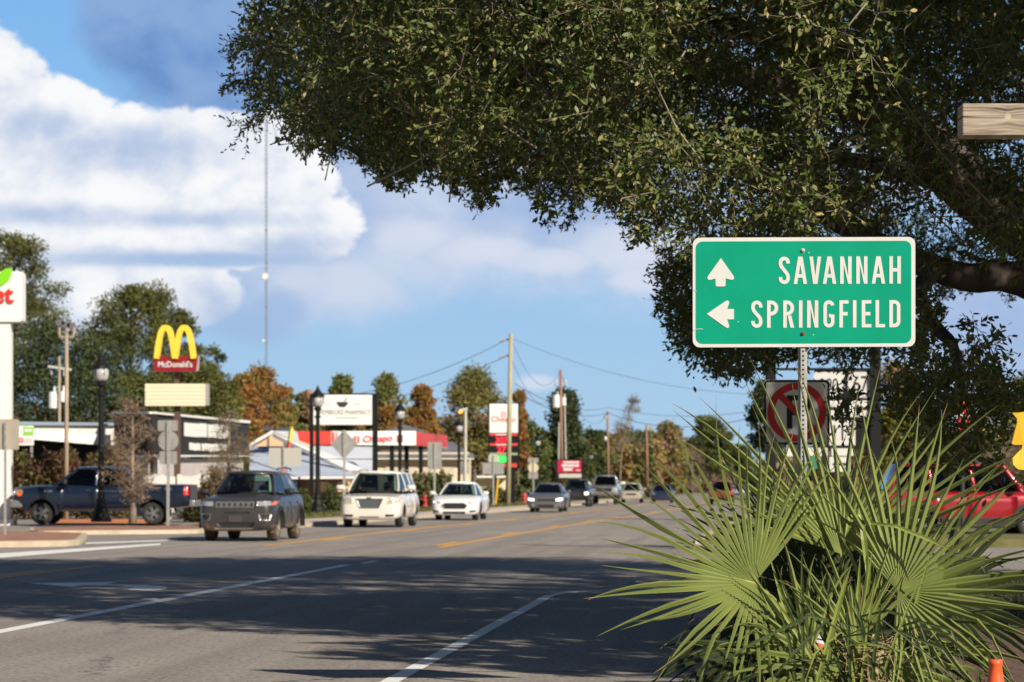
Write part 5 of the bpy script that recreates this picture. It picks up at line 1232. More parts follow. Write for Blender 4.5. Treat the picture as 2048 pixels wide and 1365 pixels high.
signback('road_sign', 'back of a tall narrow road sign in front of the hedge, right of the canopy', 869.5, 1020, 135, [('r', 855.5, 885, 883.5, 939)], pw_=.10, ptop=887)
signback('road_sign', 'back of a small road sign on the pale lamp pole', 927, 1010, 168, [('r', 916.5, 924, 938, 949)], pw_=.10, ptop=926)
signback('road_sign', 'back of two staggered road signs in front of the price pylon', 987, 1015, 150, [('r', 965, 926, 1008, 949), ('r', 977, 910, 997, 925, mat('pale_sign_back', (.5,.5,.5)))], pw_=.09, ptop=912)
signback('road_sign', 'back of a stacked route sign with a cream disc, left of the far brown pole', 1067, 1000, 190, [('r', 1056, 916, 1077, 926), ('c', 1066.5, 936, 10.5, 0, mat('cream_sign_back', (.60, .50, .34), .6)), ('r', 1057, 945, 1076, 958)], pw_=.10, ptop=918)
# ---- street lamps
lampg = mat('frosted_lamp_glass', (.42, .42, .42), .25, var=.15, scale=9)
def lamp(loc, h, label, group='black lantern street lamps'):
    o = thing('street_lamp', label, 'street lamp', loc, 0, group); k = h/5.5
    MB().lathe([(.34*k,0),(.34*k,.10*k),(.30*k,.16*k),(.24*k,.30*k),(.25*k,.36*k),(.20*k,.46*k),(.15*k,.62*k),(.17*k,.68*k),(.13*k,.78*k)], n=16).build('base', dark, o, local=True, smooth=False)
    MB().lathe([(.115*k,.76*k),(.10*k,1.6*k),(.085*k,4.1*k),(.14*k,4.12*k),(.14*k,4.18*k),(.085*k,4.22*k),(.08*k,4.40*k),(.16*k,4.46*k),(.16*k,4.52*k),(.10*k,4.58*k)], n=12).build('post', dark, o, local=True, smooth=False)
    MB().lathe([(.12*k,4.58*k),(.22*k,4.66*k),(.25*k,4.82*k),(.235*k,5.03*k)], n=12).build('lantern_glass', lampg, o, local=True, smooth=True)
    m = MB(); m.lathe([(.30*k,5.02*k),(.29*k,5.07*k),(.20*k,5.18*k),(.11*k,5.30*k),(.07*k,5.38*k),(.035*k,5.42*k),(.04*k,5.46*k),(.01*k,5.52*k)], n=12)
    for j in range(6):
        a = 2*PI*j/6; m.tube([(.14*k*math.cos(a), .14*k*math.sin(a), 4.56*k), (.26*k*math.cos(a), .26*k*math.sin(a), 4.82*k), (.25*k*math.cos(a), .25*k*math.sin(a), 5.03*k)], .012*k, 5)
    m.build('lantern_cap', dark, o, local=True)
    return o
lamp((at(202.5,0,82).x, 82, .14), 5.4, 'nearest black lantern street lamp, in front of the blue pickup')
lamp((at(635.5,0,110).x, 110, .12), 5.5, 'black lantern street lamp against the left post of the pharmacy sign')
lamp((at(800,0,130).x, 130, .12), 5.5, 'black lantern street lamp in front of the white canopy fascia')
lamp((at(918,0,161).x, 161, .12), 5.5, 'black lantern street lamp beside the orange sodium light')
lamp((at(1075,0,214).x, 214, .12), 5.5, 'far black lantern street lamp left of the brown transformer pole')
lamp((at(1135,0,268).x, 268, .12), 5.5, 'distant black lantern lamp seen over the crimson sign')
lamp((at(1182,0,312).x, 312, .12), 5.5, 'smallest black lantern lamp, right of the crimson sign')
# ---- utility poles
wood_p = mat('weathered_pole_wood', (.34, .27, .20), .85, var=.25, scale=2, stretch=(6, 6, .5))
wood_g = mat('greenish_pole_wood', (.36, .33, .22), .85, var=.2, scale=2, stretch=(6, 6, .5))
wood_r = mat('reddish_pole_wood', (.26, .14, .09), .85, var=.2, scale=2, stretch=(6, 6, .5))
trans = mat('transformer_white', (.72, .72, .71), .4)
insu = mat('insulator_grey', (.55, .56, .56), .3)
def pole(label, xb, xt, ytop, D, wpx, m_, z0=-.06):
    b_ = at(xb, 0, D); o = thing('utility_pole', label, 'utility pole', (b_.x, D, z0)); tp = at(xt, ytop, D); r_ = wpx*D/F/2
    MB().tube([(b_.x, D, z0), tuple(tp)], [r_*1.1, r_*.85], 12).build('pole', m_, o, smooth=True)
    return o
def can(o, x_, y0, y1, D, wpx):
    a = at(x_, y1, D); r_ = wpx*D/F/2; h_ = (y1-y0)*D/F
    m = MB(); m.lathe([(r_*.8, 0), (r_, .04), (r_, h_*.85), (r_*.9, h_*.9), (r_*.9, h_)], a, 16); m.lathe([(.05, h_), (.06, h_+.12), (.03, h_+.3)], a+Vector((r_*.4, 0, 0)), 8); m.build('transformer', trans, o, smooth=False)
p1 = pole('pale timber floodlight pole with a forked top, behind the blue pickup', 132.5, 133.5, 668, 100, 8.5, wood_p)
m = MB(); D = 100
for sx in (-1, 1): m.tube([at(133, 676, D), at(133+sx*13, 674, D), at(133+sx*14.5, 668, D), at(133+sx*14, 655, D)], .055, 8)
m.tube([at(133, 676, D), at(133, 655, D)], .055, 8); m.build('bracket', wood_p, p1)
for x_, y_, a in ((120, 645, -1), (131, 650, 1), (142, 653, 1)): m = MB(); c_ = at(x_, y_, D); m.prism(rrect(-.16,-.11,.16,.11,.03), c_, Vector((1, 0, -.25*a)).normalized(), Vector((.25*a, 0, 1)).normalized(), .16); m.build('floodlight', mat('floodlight_grey', (.22, .22, .24), .4, .5), p1)
p2 = pole('short timber pole with crossarm and two white transformer cans, behind the floodlight pole', 118.5, 119, 713, 135, 6, wood_p)
D = 135; m = MB(); m.obox(at(96, 733, D), at(143, 740, D), .10, .12); m.obox(at(103, 742, D), at(103, 750, D), .05, .05, Y); m.obox(at(128, 740, D), at(128, 752, D), .05, .05, Y); m.build('crossarm', mat('pale_crossarm', (.5, .48, .46), .7), p2)
can(p2, 105.5, 784, 818, D, 17); can(p2, 125, 783, 805, D, 11)
p3 = pole('tallest greenish timber utility pole, in front of the price pylon', 1015.5, 1022, 668, 160, 9.5, wood_g)
p4 = pole('reddish brown utility pole with two white transformers, above the grey sports sedan', 1124, 1121, 740, 226, 6.5, wood_r)
D = 226; can(p4, 1112, 790, 816, D, 15); can(p4, 1127.5, 795, 812, D, 9); m = MB(); m.tube([at(1129.5, 812, D), at(1132, 930, D)], .06, 6); m.tube([at(1118, 845, D), at(1117, 950, D)], .06, 6); m.build('conduit', insu, p4)
m = MB()
for x_ in (1112, 1131): m.lathe([(.06,0),(.14,.06),(.06,.12),(.14,.2),(.06,.26),(.13,.34),(.05,.5)], at(x_, 772, D), 10); m.obox(at(1121, 766, D), at(x_, 772, D), .05, .05)
m.build('insulator', insu, p4)
p5 = pole('thin reddish utility pole standing above the silver pickup', 1217, 1215, 823, 300, 5, wood_r)
m = MB(); m.lathe([(.12, 0), (.2, .2), (.1, .5)], at(1211, 838, 300), 8); m.lathe([(.12, 0), (.2, .2), (.1, .5)], at(1211, 882, 300), 8); m.build('insulator', insu, p5)
p6 = pole('reddish utility pole right of the leaning bare tree', 1295, 1293, 850, 330, 5, wood_r)
p7 = pole('far grey pole with a pale crossarm, right of the reddish poles', 1329, 1329, 893, 400, 3.5, wood_p)
m = MB(); m.obox(at(1309, 897.5, 400), at(1345, 897, 400), .2, .25); m.build('crossarm', mat('pale_crossarm', (.5, .48, .46), .7), p7)
p8 = pole('distant thin timber pole in front of the far pines', 1418, 1417, 900, 430, 3.5, wood_p)
lp = thing('sodium_lamp_post', 'pale green grey light pole with an orange sodium lamp at its top', 'street lamp', (at(930,0,165).x, 165, -.05))
D = 165; MB().tube([at(930, 1013, D), at(931, 818, D)], [.13, .10], 10).build('pole', mat('pale_green_pole', (.48, .48, .42), .7), lp)
m = MB(); m.obox(at(935, 818, D), at(918, 821, D), .24, .14); m.build('lamp_head', insu, lp)
m = MB(); m.lathe([(.10, -.16), (.17, -.06), (.17, 0)], at(921, 820, D)-Z*.08, 10); m.build('lamp_lens', mat('sodium_lens', (.8, .3, .03), .3, emit=(1, .42, .06), estr=1.2), lp)
# ---- wires
wirem = mat('dark_wire', (.05, .055, .065), .6)
def wire(label, A, B, sag, r_=.022, bead=None):
    o = thing('overhead_wire', label, 'overhead wire', A, 0, 'overhead wires between the utility poles')
    pts = [A.lerp(B, k/20)-Z*sag*4*(k/20)*(1-k/20) for k in range(21)]
    MB().tube(pts, r_*.6, 5).build('cable', wirem, o)
    if bead:
        m = MB()
        for k in range(4): m.lathe([(.03,-.06),(.11,0),(.03,.06)], A.lerp(B, bead+.008*k)-Z*sag*4*bead, 8)
        m.build('insulator', insu, o)
T1, T2 = at(1021, 676, 160), at(1020, 709, 160)
wire('upper wire running left from the tallest pole top', T1, at(520, 792, 205), 1.5, .03, .01)
wire('second wire running left from the tallest pole', T2, at(560, 815, 205), 1.2, .03, .01)
wire('wire dropping in a curve from the tallest pole to the transformer pole', T1, at(1119, 744, 226), 2.0)
wire('lower wire dropping from the tallest pole to the transformer pole', T2, at(1119, 775, 226), 2.2)
wire('long thin wire from the tallest pole rightwards to the oak', T1, at(1600, 790, 150), 1.0, .018)
wire('dark thick wire crossing behind the transformer pole to the right', at(1030, 783, 200), at(1216, 826, 300), 1.0, .05)
wire('thin wire crossing just above the thick one', at(1030, 768, 200), at(1216, 815, 300), 1.0, .04)
wire('thick wire from the thin reddish pole on to the right', at(1216, 826, 300), at(1540, 826, 210), 1.4, .05)
wire('thin wire from the thin reddish pole on to the right', at(1216, 815, 300), at(1540, 818, 210), .8, .035)
wire('wire from the transformer pole top down to the thin reddish pole', at(1121, 745, 226), at(1215, 828, 300), 2.6, .03)
# ---- small things along the far kerb
hyd = mat('hydrant_red', (.48, .06, .07), .5)
def hydrant(loc, label):
    o = thing('fire_hydrant', label, 'fire hydrant', loc, 0, 'fire hydrants')
    MB().lathe([(.20,0),(.20,.05),(.13,.08),(.13,.52),(.17,.54),(.17,.58),(.14,.66),(.07,.73),(.03,.80)], n=14).build('body', hyd, o, local=True, smooth=False)
    m = MB(); m.tube([(-.22, 0, .42), (.22, 0, .42)], .06, 10); m.tube([(0, -.22, .36), (0, 0, .36)], .075, 10); m.build('outlet', hyd, o, local=True)
hydrant((at(1049,0,172).x, 172, .12), 'faded red fire hydrant beside the grey sports sedan')
hydrant((at(850,0,150).x, 150, .12), 'red fire hydrant between the minivan and the white sedan')
ym = mat('yellow_plastic_marker', (.75, .42, .02), .5)
o = thing('marker_post', 'slanting yellow marker post on the verge, right of the white sedan', 'marker post', (at(993,0,160).x, 160, .1))
m = MB(); m.obox(at(991, 1012, 160), at(996, 963, 160), .10, .06, Y); m.build('sleeve', ym, o); m = MB(); m.obox(at(996.1, 963, 160), at(997, 958, 160), .11, .07, Y); m.build('cap', ym, o)
# feather flag
ff = thing('feather_flag', 'yellow feather flag with a red tip below, left of the red canopy end', 'flag', (at(572,0,125).x, 125, 0))
D = 125; m = MB(); m.tube([at(571, 1005, D), at(573, 915, D), at(580, 858, D), at(584, 852, D)], .03, 6); m.build('pole', dark, ff)
m = MB(); quad3(m, [at(575.5,883,D), at(578,862,D), at(581,852.5,D), at(585,853,D), at(588,862,D), at(586,874,D), at(583,884,D)], .03); m.build('yellow_cloth', mat('flag_yellow', (.74, .66, .10), .7), ff)
m = MB(); quad3(m, [at(573,901,D), at(575.5,883.3,D), at(583,884.3,D), at(581,902,D)], .03); m.build('red_cloth', mat('flag_red', (.72, .09, .06), .7), ff)
# red windblown letters / pennant by the drive-through
ff = thing('red_pennant', 'red pennant flapping behind the roof of the grey SUV', 'flag', (at(568,0,122).x, 122, 0))
D = 122; m = MB(); m.tube([at(570, 1005, D), at(570, 934, D)], .03, 6); m.build('pole', greyb, ff)
m = MB(); quad3(m, [at(560,936,D), at(566,940,D), at(568,945,D), at(571,938,D), at(574,934,D), at(572,946,D), at(567,950,D), at(562,944,D)], .04); m.build('cloth', redt, ff)
# oval red and white sign behind the leaves, right
D = 58
og = thing('oval_sign', 'tall oval red and white sign glimpsed through the oak leaves, above the red SUV', 'sign', (at(1928,0,D).x, D, 0))
c_ = at(1929, 838, D); s_ = D/F
m = MB(); m.prism(circ(0, 0, 17*s_, 26, 37*s_), c_, X, Z, .15); m.build('panel', trimw, og)
m = MB(); m.prism(circ(0, 0, 14.5*s_, 26, 34*s_), c_-Y*.006, X, Z, 0); m.build('red_field', mat('oval_red', (.60, .01, .03), .4), og)
m = MB()
for k, (a, b2) in enumerate(((-8, 6), (-3, -6), (4, 4))): m.prism([(a*s_, (b2-6)*s_), ((a+6)*s_, (b2-5)*s_), ((a+5)*s_, (b2+6)*s_), ((a-1)*s_, (b2+4)*s_)], c_-Y*.012, X, Z, 0)
m.build('white_mark', trimw, og)
m = MB(); m.tube([(c_.x, D+.25, 0), (c_.x, D+.25, zt(700, D))], .045, 12); m.build('pole', mat('dark_grey_pole', (.035, .035, .04), .7), og)
# radio mast
D = 1400; s_ = D/F
rm = thing('radio_mast', 'very tall thin lattice radio mast with a white dish, rising behind the oak', 'radio mast', (at(532,0,D).x, D, 0))
c_ = at(532.5, 0, D); hw_ = 2.4*s_; zt_ = zt(190, D)
steelm = mat('mast_steel', (.24, .29, .37), .6)
m = MB()
legs = [Vector((c_.x+hw_*math.cos(R(90+120*k)), D+hw_*math.sin(R(90+120*k)), 0)) for k in range(3)]
for l in legs: m.tube([l, l+Z*zt_], .12, 4)
z_ = 0
while z_ < zt_-3:
    for k in range(3): m.tube([legs[k]+Z*z_, legs[(k+1) % 3]+Z*(z_+2.6)], .06, 3, cap=False)
    z_ += 2.6
m.build('lattice', steelm, rm)
for y_ in (524, 612, 684, 460): q = at(532.5, y_, D); m = MB(); m.cbox((q.x, D, q.z), (hw_*2.4, hw_*2, .8)); m.build('platform', steelm, rm)
m = MB(); m.lathe([(0, 0), (1.3, .1), (1.75, .5), (1.75, 1.2)], at(532, 554, D)-Y*3, 18, 'y'); m.build('dish', trans, rm)
m = MB(); m.lathe([(0, 0), (.6, .1), (.75, .4)], at(528, 682, D)-Y*2, 12, 'y'); m.build('dish', trans, rm)
# brick chimney stack by the pharmacy sign
ch = thing('brown_roof_vent', 'squat brown rounded vent pipe rising left of the pharmacy sign', 'vent pipe', (at(618,0,128).x, 128, 0))
D = 128; q = at(622.8, 0, D); q2 = at(618, 0, D); m = MB(); m.tube([(q.x, D, 0), (q.x, D, zt(800, D)), (q2.x, D, zt(797, D))], .06, 8); m.lathe([(.15, zt(798, D)), (.18, zt(795, D)), (.21, zt(786, D)), (.18, zt(780, D))], (q2.x, D, 0), 14); m.build('pipe', mat('vent_brown', (.30, .14, .08), .7), ch)
# ================================================================ vegetation
rng = np.random.default_rng(5)
def unit(a): return a/np.maximum(1e-9, np.linalg.norm(a, axis=-1, keepdims=True))
def leafobj(name, mats, P, A, N, L, Wd, mi, parent, six=True, fold=.0):
    S = unit(np.cross(N, A)); A = unit(A); Nn = np.cross(A, S)
    L = L[:, None]; Wd = Wd[:, None]
    if six: parts = [P, P+A*L*.38+S*Wd*.5+Nn*Wd*fold, P+A*L*.74+S*Wd*.40+Nn*Wd*fold, P+A*L, P+A*L*.74-S*Wd*.40+Nn*Wd*fold, P+A*L*.38-S*Wd*.5+Nn*Wd*fold]
    else: parts = [P, P+A*L*.5+S*Wd*.5, P+A*L, P+A*L*.5-S*Wd*.5]
    k = len(parts); n = len(P)
    V = np.stack(parts, 1).reshape(-1, 3)
    if parent is not None: V = V-np.array(wloc(parent))
    me = bpy.data.meshes.new(name)
    me.vertices.add(n*k); me.vertices.foreach_set('co', V.astype(np.float32).ravel())
    me.loops.add(n*k); me.loops.foreach_set('vertex_index', np.arange(n*k, dtype=np.int32))
    me.polygons.add(n); me.polygons.foreach_set('loop_start', np.arange(0, n*k, k, dtype=np.int32))
    me.polygons.foreach_set('material_index', np.asarray(mi, dtype=np.int32))
    me.update(); me.validate()
    for m in mats: me.materials.append(m)
    o = bpy.data.objects.new(name, me); COL.objects.link(o); o.parent = parent
    return o
def sprays(C, rad, nt, nl, outc, bias=.5, down=.25):
    n = len(C); out = unit(C-outc)
    T = unit(rng.normal(size=(n, nt, 3))+out[:, None]*bias-np.array([0, 0, down]))
    ln = rad[:, None]*rng.uniform(.6, 1.15, (n, nt))
    q = np.linspace(.22, 1, nl)[None, None]+rng.uniform(-.06, .06, (n, nt, nl))
    P = C[:, None, None]+T[:, :, None]*(ln[:, :, None]*q)[..., None]
    rd = unit(rng.normal(size=(n, nt, nl, 3)))
    A = unit(T[:, :, None]*.7+rd*.85)
    N = unit(rng.normal(size=(n, nt, nl, 3))*.8+np.array([.35, -.45, .8]))
    return P.reshape(-1, 3), A.reshape(-1, 3), N.reshape(-1, 3), T, ln
bark = mat('oak_bark', (.04, .032, .027), .95, col2=(.095, .078, .066), scale=6, bump=1., bscale=14, stretch=(1, 1, .35))
oakA = leafmat('oak_leaf_green', (.078, .132, .018), (.105, .135, .036), .08, .4, .48, .35)
oakB = leafmat('oak_leaf_olive', (.135, .160, .028), (.17, .17, .055), .08, .35, .5, .3)
oakC = leafmat('oak_leaf_pale', (.33, .29, .11), (.38, .32, .14), .08, .25, .65, .15)
OC = np.array([6.6, 26.0, 5.0]); OR = 9.7
lowx = np.array([425,445,460,480,520,560,600,640,700,730,770,860,920,980,1010,1030,1070,1140,1200,1260,1300,1335,1400,1840,1900,1960,2048,2400])
lowy = np.array([ 60,175,235,295,322,285,312,322,300,360,376,376,385,392,345,400,432,448,438,462,495,530,575,590,590,600,600,600])
def topx(P): return XC+P[:, 0]/P[:, 1]*F, YH-(P[:, 2]-H)/P[:, 1]*F
def inpoly(x, y, poly):
    poly = np.array(poly); c = np.zeros(len(x), bool); j = len(poly)-1
    for i in range(len(poly)):
        xi, yi = poly[i]; xj, yj = poly[j]
        c ^= ((yi > y) != (yj > y)) & (x < (xj-xi)*(y-yi)/(yj-yi+1e-12)+xi); j = i
    return c
tree = thing('oak_tree', 'large live oak spreading its dark leafy crown over the top and right of the photo', 'tree', (OC[0], OC[1], 0))
M_ = 120000
a = rng.uniform(0, 2*PI, M_); r = OR*np.sqrt(rng.uniform(0, 1, M_))
C = np.stack([OC[0]+r*np.cos(a), OC[1]+r*np.sin(a), rng.uniform(1.3, 12.8, M_)], 1)
rel = r/OR
wob = 1+.10*np.sin(a*5+1)+.06*np.sin(a*11)
dome = 4.0+8.6*np.sqrt(np.maximum(0, 1-(rel/wob)**2))
inner = 3.0+5.2*np.sqrt(np.maximum(0, 1-(rel/.80)**2))
ok = (C[:, 2] < dome) & (rel < wob) & ((C[:, 2] > inner-.5) | (rel > .78))
px_, py_ = topx(C)
pad = 4600/C[:, 1]*.24
nz = 34*np.sin(px_*.041)+26*np.sin(px_*.103+2)+20*np.sin(px_*.21+C[:, 1])
inframe = (px_ > -60) & (px_ < 2110) & (py_ > -120) & (py_ < 1400)
low = np.interp(px_, lowx, lowy)
leftlim = np.where(py_ < 150, np.interp(py_, [-400, 0, 60, 150], [560, 500, 450, 430]), 430)
marg = np.minimum(low+nz*.7-6-py_, px_-leftlim)*C[:, 1]/F
crad = np.clip(marg*.95, .11, .36)
vis = ok & inframe & (marg > .10)
offs = ok & ~inframe & (C[:, 2] > 3.6) & (px_ > 380)
Cv = C[vis]; Rv = crad[vis]; Co = C[offs]; print('oak candidates', len(Cv), len(Co))
# thin the hidden depth of the visible part, keep holes between clumps
hol = np.sin(Cv[:, 0]*2.3+1.1)*np.sin(Cv[:, 2]*2.9+Cv[:, 0])*np.sin(Cv[:, 1]*1.3)
kp_ = hol < np.where(Rv < .3, .06, .34); Cv = Cv[kp_]; Rv = Rv[kp_]
w_ = np.where(Rv < .3, 2.2, 1.)*np.where(topx(Cv)[0] > 1350, 1.25, 1.)
kp_ = np.argsort(-(rng.random(len(Cv))**(1/w_)))[:6800]; Cv = Cv[kp_]; Rv = Rv[kp_]
Co = Co[rng.permutation(len(Co))[:2600]]
NM = len(Cv); zones = [([(1325,490),(1560,490),(1560,735),(1480,752),(1405,735),(1355,690),(1330,640)], (23.7, 27), 360),
         ([(1775,745),(1800,725),(1880,745),(1900,715),(1985,735),(2046,745),(2046,830),(1990,870),(1950,900),(1905,912),(1860,880),(1800,815),(1775,780)], (17.5, 20.5), 165),
         ([(1545,680),(1850,680),(1850,700),(1700,735),(1570,715)], (24.5, 27), 45), ([(1835,600),(1868,590),(1872,640),(1850,735),(1835,740)], (18.5, 20), 26), ([(1640,790),(1762,785),(1762,842),(1680,850)], (19, 21), 9), ([(1800,885),(1990,875),(1996,930),(1830,935)], (17.5, 19.5), 26), ([(1945,640),(2005,655),(1990,700),(1950,690)], (18, 19.5), 8)]
for poly, (d0, d1), n in zones:
    x0, y0 = np.min(poly, 0); x1, y1 = np.max(poly, 0)
    qx = rng.uniform(x0, x1, n*4); qy = rng.uniform(y0, y1, n*4); k = inpoly(qx, qy, poly); qx, qy = qx[k][:n], qy[k][:n]
    k = (((qx-1929)/30)**2+((qy-838)/45)**2 > 1) | (rng.random(len(qx)) < .25); qx, qy = qx[k], qy[k]; d = rng.uniform(d0, d1, len(qx)); Cv = np.concatenate([Cv, np.stack([(qx-XC)*d/F, d, H+(YH-qy)*d/F], 1)]); Rv = np.concatenate([Rv, rng.uniform(.11, .24, len(qx))])
P, A, N, T, ln = sprays(Cv, Rv*rng.uniform(.8, 1.05, len(Cv)), 8, 8, OC-np.array([0, 0, 2.]), .5, .2)
kz = (np.repeat(np.arange(len(Cv)), 64) < NM) | (rng.random(len(P)) < .55); P, A, N = P[kz], A[kz], N[kz]
n = len(P); L = rng.uniform(.042, .074, n)
mi = rng.choice([0, 1, 2], n, p=[.66, .29, .05])
# unseen bough added to shade the lower road, kept clear of sign and palm
qa = np.stack([rng.uniform(3.6, 9.5, 9000), rng.uniform(9.5, 17.5, 9000), rng.uniform(2.2, 6.5, 9000)], 1); sv = np.array(sdir)
g0 = qa-sv*(qa[:, 2]/sv[2])[:, None]; gx_, gy_ = topx(g0+np.array([0, 0, 1e-6]))
t4 = (qa[:, 1]-14.2)/sv[1]; h4 = qa-sv*t4[:, None]; t6 = (qa[:, 1]-12.0)/sv[1]; h6 = qa-sv*t6[:, None]; t5 = (qa[:, 1]-12.7)/sv[1]; h5 = qa-sv*t5[:, None]
okb = (gx_ > 700) & (gx_ < 1700) & (gy_ > 1225) & (gy_ < 1440) & ((h4[:, 0] > 2.9) | (h4[:, 0] < .3) | (h4[:, 2] < 1.45) | (h4[:, 2] > 3.2)) & ((h5[:, 0] > 3.9) | (h5[:, 0] < 0) | (h5[:, 2] < -.4) | (h5[:, 2] > 2.2)) & (qa[:, 0]/qa[:, 1] > .235) & ((h6[:, 0] > 3.6) | (h6[:, 0] < 1.6) | (h6[:, 2] > 3.7) | (h6[:, 2] < 2.4))
lb = unit(rng.normal(size=(620, 3)))*rng.uniform(.5, 1, (620, 1))**.5*np.array([3.4, 2.6, 2.6])+np.array([8.2, 16.2, 7.0]); t7 = (lb[:, 1]-12.0)/sv[1]; h7 = lb-sv*t7[:, None]; lb = lb[(h7[:, 0] > 3.6) | (h7[:, 2] > 3.8) | (h7[:, 2] < 2.3) | (h7[:, 0] < 1.5)]; lb = lb[(lb[:, 0]/lb[:, 1] > .225) & (lb@np.array([.766, .643, 0]) > 13.2)]; Co = np.concatenate([Co, lb])  # unseen crown lobe added to keep sun off the right-hand leaves
print('bough', okb.sum()); Cb = qa[okb][:330]; Co = np.concatenate([Co, Cb])
P2, A2, N2, _, _ = sprays(Co, np.concatenate([rng.uniform(.5, .8, len(Co)-len(Cb)), rng.uniform(.25, .4, len(Cb))]), 7, 8, OC-np.array([0, 0, 2.]), .4, .1)
n2_ = len(P2); L2 = rng.uniform(.10, .17, n2_)
leafobj('crown', [oakA, oakB, oakC], np.concatenate([P, P2]), np.concatenate([A, A2]), np.concatenate([N, N2]), np.concatenate([L, L2]), np.concatenate([L*rng.uniform(.34, .44, n), L2*.48]), np.concatenate([mi, rng.choice([0, 1], n2_, p=[.7, .3])]), tree, True, .10)
# trunk, limbs, boughs, twigs
m = MB(); random.seed(21)
m.tube([(6.6,26,-.05),(6.6,26,.3),(6.55,26,1.2),(6.6,25.9,2.1),(6.5,25.8,3.0)], [.95,.72,.58,.56,.60], 16)
limbs = []
def limb(pts, r0, r1, n=8):
    P_ = [Vector(p) for p in pts]; out = []
    for i in range(len(P_)-1):
        for k in range(4):
            q = k/4; a_, b_, c_, d_ = P_[max(i-1, 0)], P_[i], P_[i+1], P_[min(i+2, len(P_)-1)]
            out.append(.5*((2*b_)+(c_-a_)*q+(2*a_-5*b_+4*c_-d_)*q*q+(-a_+3*b_-3*c_+d_)*q**3))
    out.append(P_[-1]); N_ = len(out)
    m.tube(out, [r0+(r1-r0)*(i/(N_-1))**.8 for i in range(N_)], n); limbs.extend(out)
limb([(6.4,25.8,2.7), at(2040,560,25), at(1930,555,25), at(1780,500,25), at(1560,380,25.5), at(1300,260,25.5), at(1050,200,25), at(820,150,25), at(640,150,25)], .20, .02)
limb([at(1860,548,23), at(1838,585,21.5), at(1868,650,19.6), at(1905,690,19.0), at(1914,740,18.8), at(1935,800,18.7), at(1950,850,18.7)], .085, .012)
limb([at(1914,740,18.8), at(1880,770,18.7), at(1820,780,18.9), at(1760,770,19.2)], .03, .008, 6)
limb([at(1700,520,24.4), at(1600,560,23), at(1500,620,21.6), at(1420,660,21.5), at(1370,690,21.5)], .10, .012)
limb([at(1330,280,23.3), at(1200,290,22.8), at(1080,310,22.6), at(960,330,21.5), at(840,335,21)], .04, .006)
limb([at(900,190,22), at(760,220,22.4), at(650,250,22.6), at(540,290,23)], .03, .006)
for k in range(11):
    a_ = 2*PI*k/11+.3; e = random.uniform(.35, .85)
    pts = [Vector((6.5, 25.8, 2.8))]
    for s_ in range(1, 5): pts.append(Vector((6.5+2.1*s_*math.cos(a_)+random.uniform(-.4, .4), 25.8+2.1*s_*math.sin(a_)+random.uniform(-.4, .4), 3.0+e*2.3*s_*(1-.10*s_)+.3)))
    limb(pts, random.uniform(.2, .32), .04)
if len(Cb): cb_ = Cb.mean(0); limb([(6.5,25.8,2.9), (7.2,22.5,4.0), (7.3,18,4.5), tuple(cb_+np.array([.6,1.8,.2])), tuple(cb_), tuple(cb_+np.array([-.8,-1.4,-.1]))], .24, .02)
LP = np.array([tuple(p) for p in limbs])
m.build('trunk', bark, tree, smooth=True); m = MB()
for i in range(0, len(Cv), 5):
    if Rv[i] < .26: continue
    c_ = Cv[i]; d = np.linalg.norm(LP-c_, axis=1); j = d.argmin(); v_ = LP[j]-c_
    v_ = (v_/d[j]+rng.normal(size=3)*.7)*min(d[j], .42)
    mid_ = c_+v_*.5+rng.normal(size=3)*.08*min(d[j], 1.5)
    m.tube([tuple(c_+T[i, 0]*ln[i, 0]*.6), tuple(c_), tuple(mid_), tuple(c_+v_)], [.002, .004, .006, .008], 4, cap=False)
for i in range(0, len(Cv)):
    for k in (0, 2, 4, 6):
        c_ = Cv[i]; m.tube([tuple(c_), tuple(c_+T[i, k]*ln[i, k])], [.0035, .0015], 3, cap=False)
tag(m.build('twigs', mat('twig_bark', (.22, .18, .13), .9, col2=(.34, .29, .22), scale=3), tree, smooth=True), kind='stuff')
